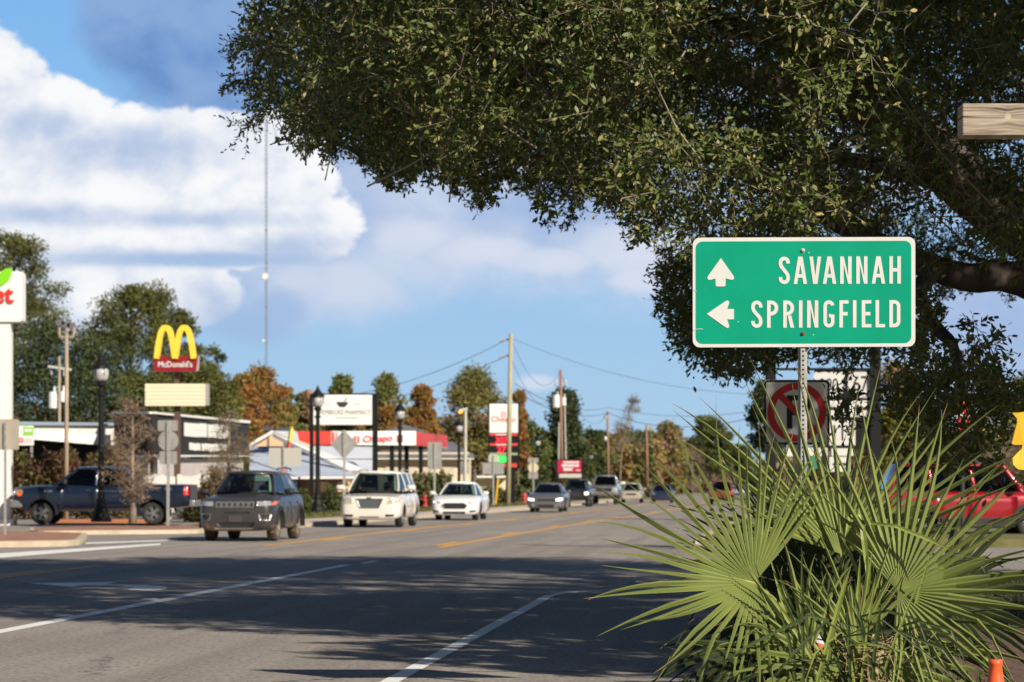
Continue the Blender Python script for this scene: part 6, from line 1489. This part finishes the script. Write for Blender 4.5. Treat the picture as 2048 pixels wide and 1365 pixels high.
# ---------------------------------------------------------------- palm
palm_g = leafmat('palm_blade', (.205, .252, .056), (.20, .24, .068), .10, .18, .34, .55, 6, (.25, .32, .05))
palm_d = leafmat('palm_blade_deep', (.045, .066, .02), (.05, .068, .026), .10, .2, .45, .4, 6, (.18, .25, .04))  # darker copy of the blade; self-shadow of inner fronds put into its colour
stalkm = mat('palm_stalk', (.22, .25, .06), .5, col2=(.30, .30, .09), scale=9)
fibrem = mat('dry_palm_fibre', (.36, .27, .15), .9, var=.2, scale=12)
tipm = mat('dry_tip', (.36, .25, .13), .9)
palm = thing('palm', 'low fan palm with green pleated fronds around the foot of the green road sign', 'palm', (1.72, 12.9, .15))
PB = Vector((1.72, 12.9, .15))
def frond(hx, hy, D, ang, nrm, Rpx, spread, nseg=38, cup=.25, droop=.12, m_=None, keep=(0, 1), vf=.30, base=None, split=.36, seed=0, rel=None, stalk=True):
    rr = random.Random(seed+int(hx)); hub = at(hx, hy, D); Rm = Rpx*D/F
    nrm = Vector(nrm).normalized(); ax = Vector((math.cos(R(ang)), 0, math.sin(R(ang)))); ax = (ax-nrm*ax.dot(nrm)).normalized(); sd = nrm.cross(ax)
    fr_ = MB(); dA = R(spread)/nseg
    ts = [0, .13, .27, split, .54, .68, .82, .93, 1.0]
    for i in range(nseg):
        q = (i+.5)/nseg
        if not keep[0] <= q <= keep[1]: continue
        a0 = -R(spread)/2+dA*(i+.5); jit = rr.uniform(-.32, .32)*dA
        ln_ = Rm*(.80+.20*math.cos(a0*.8))*rr.uniform(.82, 1.08); dr = droop*rr.uniform(.4, 1.7); bent = rr.random() < .07; tw = rr.uniform(-1.3, 1.3); oo = rr.uniform(-.20, .20); sw = rr.uniform(-.9, .9)*dA
        vs = []; hw0 = math.tan(dA/2)
        for j, t_ in enumerate(ts):
            e_ = max(0, t_-split)/(1-split)
            an = a0+jit*e_+sw*e_*e_
            d_ = ax*math.cos(an)+sd*math.sin(an); sdd = -ax*math.sin(an)+sd*math.cos(an)
            rad = t_*ln_; p = hub+d_*rad+nrm*(cup*Rm*(t_*t_)*.35*math.cos(an)-.10*cup*Rm*t_)
            p = p+nrm*(vf*rad*abs(math.sin(an))**1.5+oo*Rm*e_)
            p = p-Z*(dr*Rm*max(0, t_-.3)**2*(1.0+.8*abs(d_.x)))
            if bent and t_ > .6: p = p-Z*(t_-.6)*Rm*.8-d_*(t_-.6)*Rm*.45
            w_ = rad*hw0 if t_ <= split else split*ln_*hw0*(1+.12*math.sin(PI*min(1, e_*2)))*(1-e_**1.55)+.0004
            if t_ == 0: w_ = .0015
            fd = w_*(1.35 if t_ > split else .8)
            sx = (sdd+nrm*tw*e_).normalized()
            vs += [p-sx*w_, p+nrm*fd, p+sx*w_]
        fs = []
        for j in range(len(ts)-1):
            b_ = 3*j; fs += [(b_, b_+1, b_+4, b_+3), (b_+1, b_+2, b_+5, b_+4)]
        fr_.add(vs, fs)
        if rr.random() < .6:
            for k in (-1, -2): fr_.m[k] = 1
    me = fr_.build('frond', [m_ or palm_g, tipm], palm, smooth=False)
    if stalk:
        b0 = Vector(base) if base else PB+Vector((rr.uniform(-.08, .08), rr.uniform(-.08, .08), 0))
        mid = b0.lerp(hub, .55)+Vector((0, 0, .10))-nrm*.03
        s_ = MB(); s_.tube([b0, b0.lerp(mid, .5)+Z*.03, mid, mid.lerp(hub, .6)+Z*.01, hub-nrm*.004, hub+ax*Rm*.16-nrm*.006], [.017, .014, .011, .009, .008, .003], 7); s_.build('stalk', stalkm, me, smooth=True)
        th = MB()
        for k in range(9):
            an = rr.uniform(-.5, .5)*R(spread)*.9; d_ = ax*math.cos(an)+sd*math.sin(an); p = hub+d_*Rm*rr.uniform(.38, .6); pts = [p]; v_ = Vector((rr.uniform(-1, 1), rr.uniform(-.5, .3), rr.uniform(-1, .4))).normalized()*.02
            for q in range(7):
                v_ = (v_+Vector((rr.uniform(-1, 1), rr.uniform(-.6, .4), rr.uniform(-1, .8)))*.011); pts.append(pts[-1]+v_)
            th.tube(pts, .0007, 3, cap=False)
        th.build('thread', fibrem, me)
    return me
# back fronds first, then the three big ones, then the low ones
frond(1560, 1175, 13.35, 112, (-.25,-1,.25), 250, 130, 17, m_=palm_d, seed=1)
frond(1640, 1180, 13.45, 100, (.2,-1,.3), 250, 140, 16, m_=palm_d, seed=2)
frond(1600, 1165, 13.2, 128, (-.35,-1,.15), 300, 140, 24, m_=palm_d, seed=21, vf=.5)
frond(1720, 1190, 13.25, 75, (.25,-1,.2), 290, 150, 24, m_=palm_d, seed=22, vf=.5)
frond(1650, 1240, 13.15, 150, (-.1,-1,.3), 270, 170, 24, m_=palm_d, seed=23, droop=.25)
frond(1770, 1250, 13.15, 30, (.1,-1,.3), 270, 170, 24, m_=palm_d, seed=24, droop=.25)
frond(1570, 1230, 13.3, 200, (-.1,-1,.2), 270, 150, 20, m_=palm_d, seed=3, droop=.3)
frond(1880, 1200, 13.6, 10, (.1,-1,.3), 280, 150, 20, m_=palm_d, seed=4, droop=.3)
frond(1508, 1166, 12.55, 170, (.30,-1,.42), 378, 238, 36, seed=5, cup=.5, droop=.08, split=.27, vf=.5)
frond(1682, 1108, 12.75, 88, (-.05,-1,.35), 425, 168, 28, seed=6, cup=.3, droop=.04, split=.27, vf=.62)
frond(1796, 1182, 12.5, 20, (-.25,-1,.40), 388, 230, 35, seed=7, cup=.45, droop=.10, split=.28, vf=.55)
frond(1712, 1285, 12.35, 96, (.1,-1,.10), 225, 110, 13, seed=8, cup=.2, split=.30, droop=.06)
frond(1620, 1310, 12.3, 140, (.0,-1,.25), 250, 150, 14, seed=9, split=.27, droop=.22)
frond(1690, 1330, 12.25, 205, (.1,-1,.4), 330, 70, 7, seed=10, split=.25, droop=.25)
frond(1760, 1330, 12.35, -22, (-.1,-1,.4), 340, 90, 9, seed=11, split=.25, droop=.35)
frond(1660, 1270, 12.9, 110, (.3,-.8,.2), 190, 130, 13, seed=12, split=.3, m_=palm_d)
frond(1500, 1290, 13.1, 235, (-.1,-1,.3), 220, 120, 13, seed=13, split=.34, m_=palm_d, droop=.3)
frond(1740, 1230, 12.6, 60, (.2,-1,.2), 180, 100, 10, seed=14, split=.3)
# bent blades in front of the centre hub and erect spears
sp_m = MB(); sp_d = MB(); rs = random.Random(9)
def blade(pts, w, m__):
    P_ = [at(*p) for p in pts]; n_ = len(P_); vs = []
    for i, p in enumerate(P_):
        d = (P_[min(i+1, n_-1)]-P_[max(i-1, 0)]).normalized(); s_ = d.cross(Vector((0, -1, .2))).normalized(); ww = w*(.35+.65*math.sin(PI*min(1, .15+.62*(i/(n_-1))))) if i < n_-1 else .0008
        vs += [p-s_*ww, p+Vector((0, .45*ww, 0)), p+s_*ww]
    m__.add(vs, [f for j in range(n_-1) for f in ((3*j, 3*j+1, 3*j+4, 3*j+3), (3*j+1, 3*j+2, 3*j+5, 3*j+4))])
blade([(1690,1110,12.7),(1703,1060,12.6),(1708,1022,12.55),(1700,1040,12.5),(1690,1075,12.47)], .017, sp_m)
blade([(1730,1230,12.5),(1737,1150,12.45),(1728,1080,12.45),(1722,1030,12.5),(1718,1010,12.5)], .014, sp_m)
blade([(1725,1045,12.5),(1790,1052,12.4),(1860,1080,12.35),(1900,1100,12.3)], .010, sp_m)
for k in range(40):
    x0 = rs.uniform(1590, 1800); x1 = x0+rs.uniform(-150, 120); y1 = rs.uniform(1090, 1230); d = rs.uniform(12.1, 13.)
    blade([(x0, 1400, d), (x0+(x1-x0)*.3, 1310, d-.03), (x0+(x1-x0)*.7, (1310+y1)/2-14, d-.05), (x1, y1, d-.08)], rs.uniform(.006, .012), sp_m if k % 2 else sp_d)
for k in range(18):
    x0 = rs.uniform(1640, 1790); sg_ = rs.choice((-1, 1)); d = rs.uniform(12.0, 12.6); l_ = rs.uniform(120, 290); y0 = rs.uniform(1230, 1330)
    blade([(x0, y0, d), (x0+sg_*l_*.4, y0-rs.uniform(0, 50), d-.1), (x0+sg_*l_*.8, y0+rs.uniform(-10, 40), d-.15), (x0+sg_*l_, y0+rs.uniform(20, 110), d-.18)], rs.uniform(.004, .008), sp_m if k % 3 == 0 else sp_d)
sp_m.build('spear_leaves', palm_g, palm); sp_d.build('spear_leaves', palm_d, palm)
st_ = MB()
for k in range(90):
    x0 = rs.uniform(1690, 1830); y0 = rs.uniform(1290, 1420); d = rs.uniform(12.1, 12.7); a_ = rs.uniform(0, PI)
    st_.tube([at(x0, y0, d), at(x0+30*math.cos(a_), y0-22*math.sin(a_), d-.03), at(x0+64*math.cos(a_+.3), y0-44*math.sin(a_+.3), d-.02)], .0022, 4, cap=False)
st_.build('dead_fibre', fibrem, palm)
st_ = MB()
for k in range(7):
    a_ = 2*PI*k/7; p = PB+Vector((.10*math.cos(a_), .10*math.sin(a_), 0)); st_.tube([p-Z*.02, p+Z*.16, p+Vector((.05*math.cos(a_), .05*math.sin(a_), .30))], [.035, .03, .018], 8)
st_.build('trunk', mat('palm_boot', (.30, .26, .13), .8, var=.3, scale=14), palm, smooth=True)
# low leafy shrub at the kerb beneath the palm
shg = leafmat('shrub_leaf', (.035, .055, .016), None, .15, .4, .45, .4)
def shrub(name, label, cat, c, rad, hgt, n, L_, mats, probs, group=None, stem=True):
    o = thing(name, label, cat, c, 0, group); c = np.array(c)
    d = unit(rng.normal(size=(n, 3))); d[:, 2] = np.abs(d[:, 2]); rr = rng.uniform(.35, 1, n)**.5
    lump = 1+.18*np.sin(d[:, 0]*7+d[:, 2]*5+c[0])+.14*np.sin(d[:, 1]*11+c[1])
    P = c+d*rr[:, None]*lump[:, None]*np.array([rad[0], rad[1], hgt]); A = unit(d+rng.normal(size=(n, 3))*.8); N = unit(rng.normal(size=(n, 3))+[0, 0, .8])
    L = rng.uniform(.7, 1.3, n)*L_
    leafobj('foliage', mats, P, A, N, L, L*.5, rng.choice(len(mats), n, p=probs), o, False)
    if stem:
        m = MB()
        for k in range(7):
            a_ = 2*PI*k/7+.4; m.tube([(c[0], c[1], c[2]-.03), (c[0]+rad[0]*.3*math.cos(a_), c[1]+rad[1]*.3*math.sin(a_), c[2]+hgt*.45), (c[0]+rad[0]*.6*math.cos(a_), c[1]+rad[1]*.6*math.sin(a_), c[2]+hgt*.75)], [.03*hgt, .02*hgt, .008*hgt], 5)
        m.build('stem', bark, o)
    return o
yl_ = leafmat('yellowed_leaf', (.26, .17, .03), None, .2, .3)
shrub('shrub', 'small dark green shrub at the kerb under the left side of the palm', 'shrub', (1.32, 13.8, .13), (.24, .4), .30, 1300, .045, [shg, yl_], [.93, .07])
# ---------------------------------------------------------------- background trees
pineA = leafmat('pine_needles_olive', (.130, .138, .036), None, .2, .35, .7, .2, .5); pineB = leafmat('pine_needles_dark', (.085, .098, .032), None, .2, .35, .7, .2, .5)
everA = leafmat('evergreen_dark', (.042, .062, .026), None, .1, .4, .55, .3, .5); everB = leafmat('evergreen_mid', (.075, .096, .036), None, .15, .35, .6, .3, .5)
autA = leafmat('autumn_orange', (.34, .165, .055), None, .3, .35, .7, .2, .4); autB = leafmat('autumn_ochre', (.30, .205, .065), None, .3, .35, .7, .2, .4)
grnA = leafmat('broadleaf_green', (.155, .185, .055), None, .25, .35, .6, .3, .4); grnB = leafmat('broadleaf_olive', (.22, .20, .062), None, .25, .35, .65, .2, .4)
brnA = leafmat('brown_dry_leaf', (.30, .205, .125), None, .25, .3, .8, .1, .8); brnB = leafmat('grey_brown_twig', (.25, .205, .155), None, .1, .3, .8, .1, .8)
tb = mat('far_bark', (.16, .12, .09), .9, var=.25, scale=1.5)
def bgtree(label, x, yt, hw, D, kind, mats, dens=1., name=None, ybot=None, seed=1, base=-.1, group='background trees', lean=0.):
    r_ = np.random.default_rng(seed*77+int(x)); s_ = D/F; b0 = at(x, 0, D); zt_ = H+(YH-yt)*s_; hw_ = hw*s_
    nm = name or {'pine': 'pine_tree', 'ever': 'evergreen_tree', 'cone': 'magnolia_tree', 'round': 'broadleaf_tree', 'bare': 'bare_tree'}[kind]
    o = thing(nm, label, 'tree', (b0.x, D, base), 0, group)
    zb = H+(YH-ybot)*s_ if ybot else (zt_*.30 if kind != 'pine' else zt_*.42)
    if kind in ('ever', 'cone') and not ybot: zb = .3
    nc = int({'pine': 46, 'ever': 60, 'cone': 60, 'round': 52, 'bare': 46}[kind]*dens)
    cs = []
    while len(cs) < nc:
        q = r_.uniform(-1, 1, 3); h_ = (q[2]+1)/2
        prof = {'pine': (.35+.65*math.sin(PI*min(1, .22+.72*h_))), 'ever': math.sin(PI*min(1, .30+.66*h_))**.6, 'cone': 1.05-.88*h_, 'round': math.sin(PI*min(1, .16+.80*h_))**.7, 'bare': math.sin(PI*min(1, .15+.80*h_))**.8}[kind]
        rr = math.hypot(q[0], q[1])
        if rr > 1 or (kind in ('ever', 'cone', 'round') and rr < .35 and h_ < .8): continue
        cs.append((q[0]*prof*hw_*.92+lean*h_*hw_, q[1]*prof*hw_*.92, zb+h_*(zt_-zb)*(.955 if kind != 'cone' else .98)))
    C = np.array(cs)+np.array([b0.x, D, 0])
    cr = hw_*{'pine': .26, 'ever': .38, 'cone': .30, 'round': .37, 'bare': .34}[kind]*r_.uniform(.65, 1.25, nc)
    nl = int({'pine': 240, 'ever': 230, 'cone': 200, 'round': 180, 'bare': 34}[kind])
    d = unit(r_.normal(size=(nc, nl, 3)))*r_.uniform(0, 1, (nc, nl, 1))**.42; d *= np.where(r_.random((nc, nl, 1)) < .09, 1.35, 1.); d[..., 2] *= {'pine': .62}.get(kind, .72)
    P = (C[:, None]+d*cr[:, None, None]).reshape(-1, 3); n = len(P)
    A = unit(r_.normal(size=(n, 3))+d.reshape(-1, 3)); N = unit(r_.normal(size=(n, 3))+[0, 0, .7])
    L = r_.uniform(.7, 1.4, n)*max(.13, 6.0*s_*(.75 if kind == 'bare' else 1.))*(1.25 if kind == 'pine' else 1.)
    ck = r_.choice(len(mats), nc, p=[.6]+[.4/(len(mats)-1)]*(len(mats)-1) if len(mats) > 1 else [1])
    mi = np.repeat(ck, nl); fl = r_.random(n) < .2; mi[fl] = r_.integers(0, len(mats), fl.sum())
    leafobj('crown', mats, P, A, N, L, L*({'pine': .34, 'bare': .2}.get(kind, .6)), mi, o, False)
    m = MB(); tr = max(.10, hw_*.055); top = Vector((b0.x+lean*hw_*.9, D, zb+(zt_-zb)*.9))
    m.tube([(b0.x, D, base), (b0.x+.02, D, base+.5), b0.lerp(Vector((b0.x, D, 0)), 1)+Vector((lean*hw_*.2, 0, zb)), top], [tr*1.35, tr, tr*.8, tr*.2], 8)
    for i in range(0, nc, 2 if kind != 'bare' else 1):
        c_ = Vector(C[i]); st = max(base+.8, c_.z-math.hypot(c_.x-b0.x, c_.y-D)*.7); q = (st-zb)/(max(.1, zt_-zb)); j = Vector((b0.x+lean*hw_*max(0, q), D, st))
        bf = .45 if kind == 'bare' else 1.
        m.tube([j, j.lerp(c_, .5)+Z*.1*hw_*.3, c_], [tr*.32*bf, tr*.2*bf, tr*.08*bf], 5, cap=False)
        if kind == 'bare':
            for k in range(9):
                v_ = Vector(r_.normal(size=3)*[1.1, 1.1, .6])*float(cr[i])*.8; m.tube([c_, c_+v_+Z*abs(v_.z)*.3], [tr*.09, tr*.03], 3, cap=False)
    m.build('trunk', tb if kind != 'bare' else mat('bare_bark', (.24, .18, .13), .9, var=.2, scale=3), o, smooth=True)
    return o
P_, E_, A_, G_ = [pineA, pineB, pineB], [everA, everB], [autA, autB], [grnA, grnB]
T_ = bgtree
T_('tall pine cut by the left edge behind the white market sign', 28, 455, 108, 165, 'pine', P_, 2.0, seed=1)
T_('dense dark evergreen behind the white transformer cans', 95, 640, 105, 150, 'ever', E_, 1.6, seed=2)
T_('dark evergreen between the floodlight pole and nearest lamp', 185, 680, 78, 152, 'ever', E_, 1.3, seed=3)
T_('large spreading pine behind the lamp and double arches', 262, 572, 122, 178, 'pine', P_, 2.4, seed=4)
T_('smaller pine top rising behind the yellow arches', 345, 618, 76, 182, 'pine', P_, 1.6, seed=5)
T_('pine right of the maroon name panel', 408, 690, 66, 185, 'pine', P_, 1.3, seed=6)
T_('low olive tree behind the blank letter board', 300, 745, 80, 165, 'ever', [everB, pineA], 1.3, seed=7)
T_('yellow green pine above the right end of the charcoal building', 440, 742, 62, 172, 'ever', [pineA, pineB, grnB], 1.3, seed=8)
T_('biggest orange brown autumn tree behind the restaurant gable', 526, 735, 58, 190, 'round', [autA, autB, grnB], 1.6, ybot=900, seed=9)
T_('orange autumn tree beside the charcoal roof end', 487, 745, 36, 186, 'round', [autA, autB], 1.1, ybot=900, seed=10)
T_('slim green tree right of the orange autumn tree', 573, 768, 24, 200, 'round', G_, .8, ybot=910, seed=11)
T_('grey green tree left of the pharmacy sign', 606, 786, 30, 205, 'round', [grnA, brnA], .9, ybot=910, seed=12)
T_('round green treetop above the pharmacy sign', 685, 752, 32, 215, 'round', G_, 1.1, ybot=900, seed=13)
T_('open green tree right of the pharmacy sign', 770, 750, 38, 210, 'round', [grnA, grnB], 1.1, ybot=900, seed=14)
T_('orange brush of autumn leaves below the open green tree', 775, 812, 34, 205, 'round', [autB, autA], .8, ybot=920, seed=15)
T_('slender orange tree with a reddish tip, left of the far lamp', 845, 772, 30, 220, 'round', [autA, autB], 1.1, ybot=905, seed=16)
T_('big olive tree behind the price pylon', 948, 742, 68, 240, 'round', [grnB, grnA, brnA], 1.5, seed=17)
T_('orange tree peeking right of the price pylon', 1036, 780, 24, 238, 'round', [autA, autB], .7, seed=18)
T_('green tree between the price pylon and transformer pole', 1062, 842, 34, 250, 'round', [everB, grnA], 1., ybot=985, seed=19)
T_('dark conical magnolia behind the transformer pole', 1128, 784, 62, 262, 'cone', [everA, everB, pineB], 1.8, seed=20)
T_('green tree behind the crimson sign', 1092, 870, 34, 275, 'round', [everB, grnB], 1., ybot=985, seed=21)
T_('green tree left of the thin reddish pole', 1192, 850, 36, 320, 'round', [everB, grnA], 1.1, ybot=985, seed=22)
T_('leaning bare brown tree above the far cars', 1238, 790, 26, 310, 'bare', [brnB, brnA], 1.2, ybot=900, seed=23, lean=1.1)
T_('green tree behind the leaning bare tree', 1262, 852, 40, 350, 'round', [everB, grnB], 1.1, ybot=985, seed=24)
T_('wide olive tree right of the far reddish pole', 1338, 848, 42, 380, 'round', [grnB, brnA, autB], 1.1, ybot=985, seed=25)
T_('tall round pine in the far distance by the route sign post', 1420, 834, 44, 430, 'pine', [pineB, grnA], 1.4, ybot=940, seed=26)
T_('farthest low pine where the road ends', 1478, 893, 28, 520, 'pine', [pineB, everB], 1.1, ybot=955, seed=27)
T_('brown thinly leaved tree below the distant pine', 1385, 892, 34, 400, 'bare', [brnA, brnB], 1.1, ybot=985, seed=28)
T_('brown thicket tree at the right side of the far road', 1450, 925, 36, 440, 'bare', [brnA, brnB, grnB], 1.2, ybot=990, seed=29)
T_('dark oak at the left edge of the no parking sign', 1540, 765, 42, 95, 'round', [everA, everB], 1.3, ybot=900, seed=30)
T_('russet tree showing between the route shields and oak leaves', 1790, 720, 62, 120, 'round', [brnA, autB, grnB], 1.2, ybot=960, seed=31)
T_('bright yellow green bush behind the palm top', 1800, 812, 62, 90, 'ever', [leafmat('yellow_green_leaf', (.20, .21, .022), None, .3, .3, .6, .3, .6), grnB], 1.3, seed=32, name='broadleaf_tree')
T_('grey brown leafless tree behind the roof of the red SUV', 1975, 765, 95, 130, 'bare', [brnB, brnA], 2.4, ybot=960, seed=33)
T_('grey brown leafless tree between the oval sign and yellow bush', 1880, 800, 60, 140, 'bare', [brnB, brnA], 1.6, ybot=960, seed=34)
T_('green tree at the right edge beyond the grey brown trees', 2060, 740, 60, 150, 'round', [everB, grnB], 1.1, ybot=960, seed=35)
# street trees in the left foreground
T_('slender bare street tree with brown twigs in the pavement, in front of the pickup', 265, 790, 56, 80, 'bare', [brnA, brnB], 1.5, name='street_tree', ybot=1000, seed=41, group='young street trees', base=.12)
T_('young street tree with a few yellow leaves, behind the grey SUV', 458, 815, 46, 99, 'bare', [brnB, autB], 1.1, name='street_tree', ybot=970, seed=42, group='young street trees', base=.05)
# hedges and shrubs
redleaf = leafmat('red_brown_hedge_leaf', (.090, .045, .030), None, .15, .4, .6, .2, 1.2); olv = leafmat('hedge_olive', (.14, .135, .045), None, .2, .35, .6, .2, 1.2); grh = leafmat('hedge_green', (.085, .11, .036), None, .15, .3, .55, .3, 1.2)
def hedge(name, label, x0, x1, yt, D, dep, mats, probs, n, cat='hedge', D1=None, group=None, lump=.25, L_=.16):
    D1 = D1 or D; a = at(x0, 0, D); b_ = at(x1, 0, D1); zt_ = H+(YH-yt)*D/F
    o = thing(name, label, cat, ((a.x+b_.x)/2, (D+D1)/2, -.05), 0, group)
    q = rng.uniform(0, 1, n); hh = rng.uniform(0, 1, n)**.6; dd = rng.uniform(0, 1, n)
    ph = rng.uniform(0, 6, 4); topz = zt_*(1-lump*.5+lump*.5*(np.sin(q*19+ph[0])*.5+np.sin(q*41+ph[1])*.3+np.sin(q*83+ph[2])*.2)); edge = np.minimum(1, np.minimum(q, 1-q)*9+.45)
    bul = np.sqrt(np.maximum(.05, 1-(dd-.0)**2*.5))
    P = np.stack([a.x+(b_.x-a.x)*q, D+(D1-D)*q+dd*dep-.25*np.sin(hh*PI)+rng.normal(size=n)*.08, -.05+hh*topz*edge*bul], 1)
    A = unit(rng.normal(size=(n, 3))+[0, -.5, .4]); N = unit(rng.normal(size=(n, 3))+[0, -.4, .7]); L = rng.uniform(.7, 1.3, n)*L_
    pick = rng.choice(len(mats), n, p=probs); zone = (np.sin(q*13+hh*4)+np.sin(q*37+1+hh*9) > .7); pick[zone & (rng.random(n) < .6)] = len(mats)-1
    leafobj('foliage', mats, P, A, N, L, L*.55, pick, o, False)
    m = MB()
    for k in range(9):
        f_ = (k+.5)/9; x_ = a.x+(b_.x-a.x)*f_; y_ = D+(D1-D)*f_+dep*.5
        m.tube([(x_, y_, -.06), (x_+.1, y_, zt_*.4), (x_-.15, y_, zt_*.7)], [.05, .04, .015], 5)
    m.build('stem', tb, o)
    return o
hedge('hedge', 'tall red brown hedge with yellow green shoots behind the blue pickup', -40, 250, 884, 101, 3.5, [redleaf, olv], [.72, .28], 19000, lump=.32, L_=.18)
hedge('hedge', 'low clipped red hedge between the pickup tailgate and grey SUV', 366, 432, 978, 93, 2.5, [redleaf, grh], [.75, .25], 4200)
hedge('shrub', 'orange leaved shrub behind the left side of the grey SUV', 396, 500, 915, 101, 2.5, [autB, brnA, grh], [.5, .4, .1], 4200, 'shrub', lump=.5)
hedge('hedge', 'long dark olive hedge between the canopy post and the white sedan', 822, 905, 938, 150, 3, [grh, brnA], [.8, .2], 5200, L_=.22)
hedge('hedge', 'dark hedge behind the far route signs, left of the sports sedan', 955, 1110, 968, 205, 4, [grh, brnA, olv], [.55, .2, .25], 7000, L_=.28, lump=.5)
hedge('hedge', 'brownish overgrown hedge under the crimson sign', 1060, 1320, 962, 285, 5, [brnA, grh, olv], [.4, .35, .25], 8000, L_=.34, lump=.6)
shrub('shrub', 'round clipped green shrub just right of the grey SUV', 'shrub', (at(607,0,112).x, 112, .0), (.62, .6), .98, 3200, .13, [grh, olv], [.8, .2], 'clipped round shrubs')
shrub('shrub', 'larger clipped green shrub between the lamp post and the minivan', 'shrub', (at(668,0,113).x, 113, .0), (.95, .8), 1.15, 4200, .13, [grh, olv], [.8, .2], 'clipped round shrubs')
# roadside grass tufts: nobody could count them
def tufts(name, n, fx, h0, m_):
    Pq = fx(n); A = unit(rng.normal(size=(n, 3))*[.5, .5, .2]+[0, 0, 1]); N = unit(rng.normal(size=(n, 3))*[1, 1, .1]); L = rng.uniform(.6, 1.4, n)*h0
    o = leafobj(name, [m_, leafmat('dry_grass_blade', (.22, .17, .07), None, .2, .3)], Pq, A, N, L, L*.16, (rng.random(n) < .35).astype(int), None, False); tag(o, kind='stuff'); return o
gb = leafmat('grass_blade', (.075, .10, .022), None, .25, .35, .6, .2, 1.)
def fv(n):
    d = rng.uniform(92, 250, n); o_ = rng.uniform(-20, -16.7, n); return np.stack([[rx(a_, b_) for a_, b_ in zip(d, o_)], d, np.full(n, .11)], 1)
tufts('verge_grass', 16000, fv, .14, gb)
def fl(n): return np.stack([rng.uniform(4.2, 9, n), rng.uniform(20.6, 30.8, n), np.full(n, .128)], 1)
tufts('lawn_grass', 14000, fl, .05, leafmat('lawn_blade', (.05, .07, .018), None, .2, .35))
def ft_(n):
    a_ = rng.uniform(0, 2*PI, n); r_ = np.sqrt(rng.uniform(0, 1, n)); return np.stack([1.75+.95*r_*np.cos(a_), 13.0+1.7*r_*np.sin(a_), .14+.07*(1-r_)], 1)
tufts('bed_grass', 1500, ft_, .10, gb)
# far wood closing the view
def wood(name, x0, x1, D, yts, n, mats, L_):
    q = rng.uniform(x0, x1, n); top = np.interp(q, [p_[0] for p_ in yts], [p_[1] for p_ in yts])
    lump = 8*np.sin(q*.09)+5*np.sin(q*.23+1)+3*np.sin(q*.61); zt_ = H+(YH-(top+lump))*D/F; hh = rng.uniform(0, 1, n)**.7
    P = np.stack([(q-XC)*D/F, D+rng.uniform(0, 14, n), -.1+hh*zt_], 1)
    A = unit(rng.normal(size=(n, 3))); N = unit(rng.normal(size=(n, 3))+[0, 0, .7]); L = rng.uniform(.7, 1.3, n)*L_
    cl = (np.sin(q*.07+2)+np.sin(q*.19+hh*3)+rng.normal(size=n)*.8); mi = np.clip(((cl+2.2)/4.4*len(mats)).astype(int), 0, len(mats)-1)
    o = leafobj(name, mats, P, A, N, L, L*.6, mi, None, False); return tag(o, 'far-off mixed wood in autumn green and brown closing the view along the street', 'wood', kind='stuff')
wood('far_wood', -60, 1330, 330, [(0,810),(400,845),(540,830),(600,812),(650,818),(720,838),(790,812),(850,822),(900,850),(1000,880),(1330,885)], 26000, [everB, grnB, brnA, autB], .8)
wood('far_wood', 1180, 1500, 560, [(1180,880),(1300,868),(1380,890),(1440,920),(1500,950)], 9000, [everB, grnB, brnA, brnB], 1.3)
wood('far_wood', 1520, 2120, 260, [(1520,940),(1600,900),(1700,880),(2120,850)], 12000, [brnB, brnA, grnB, everB], .7)
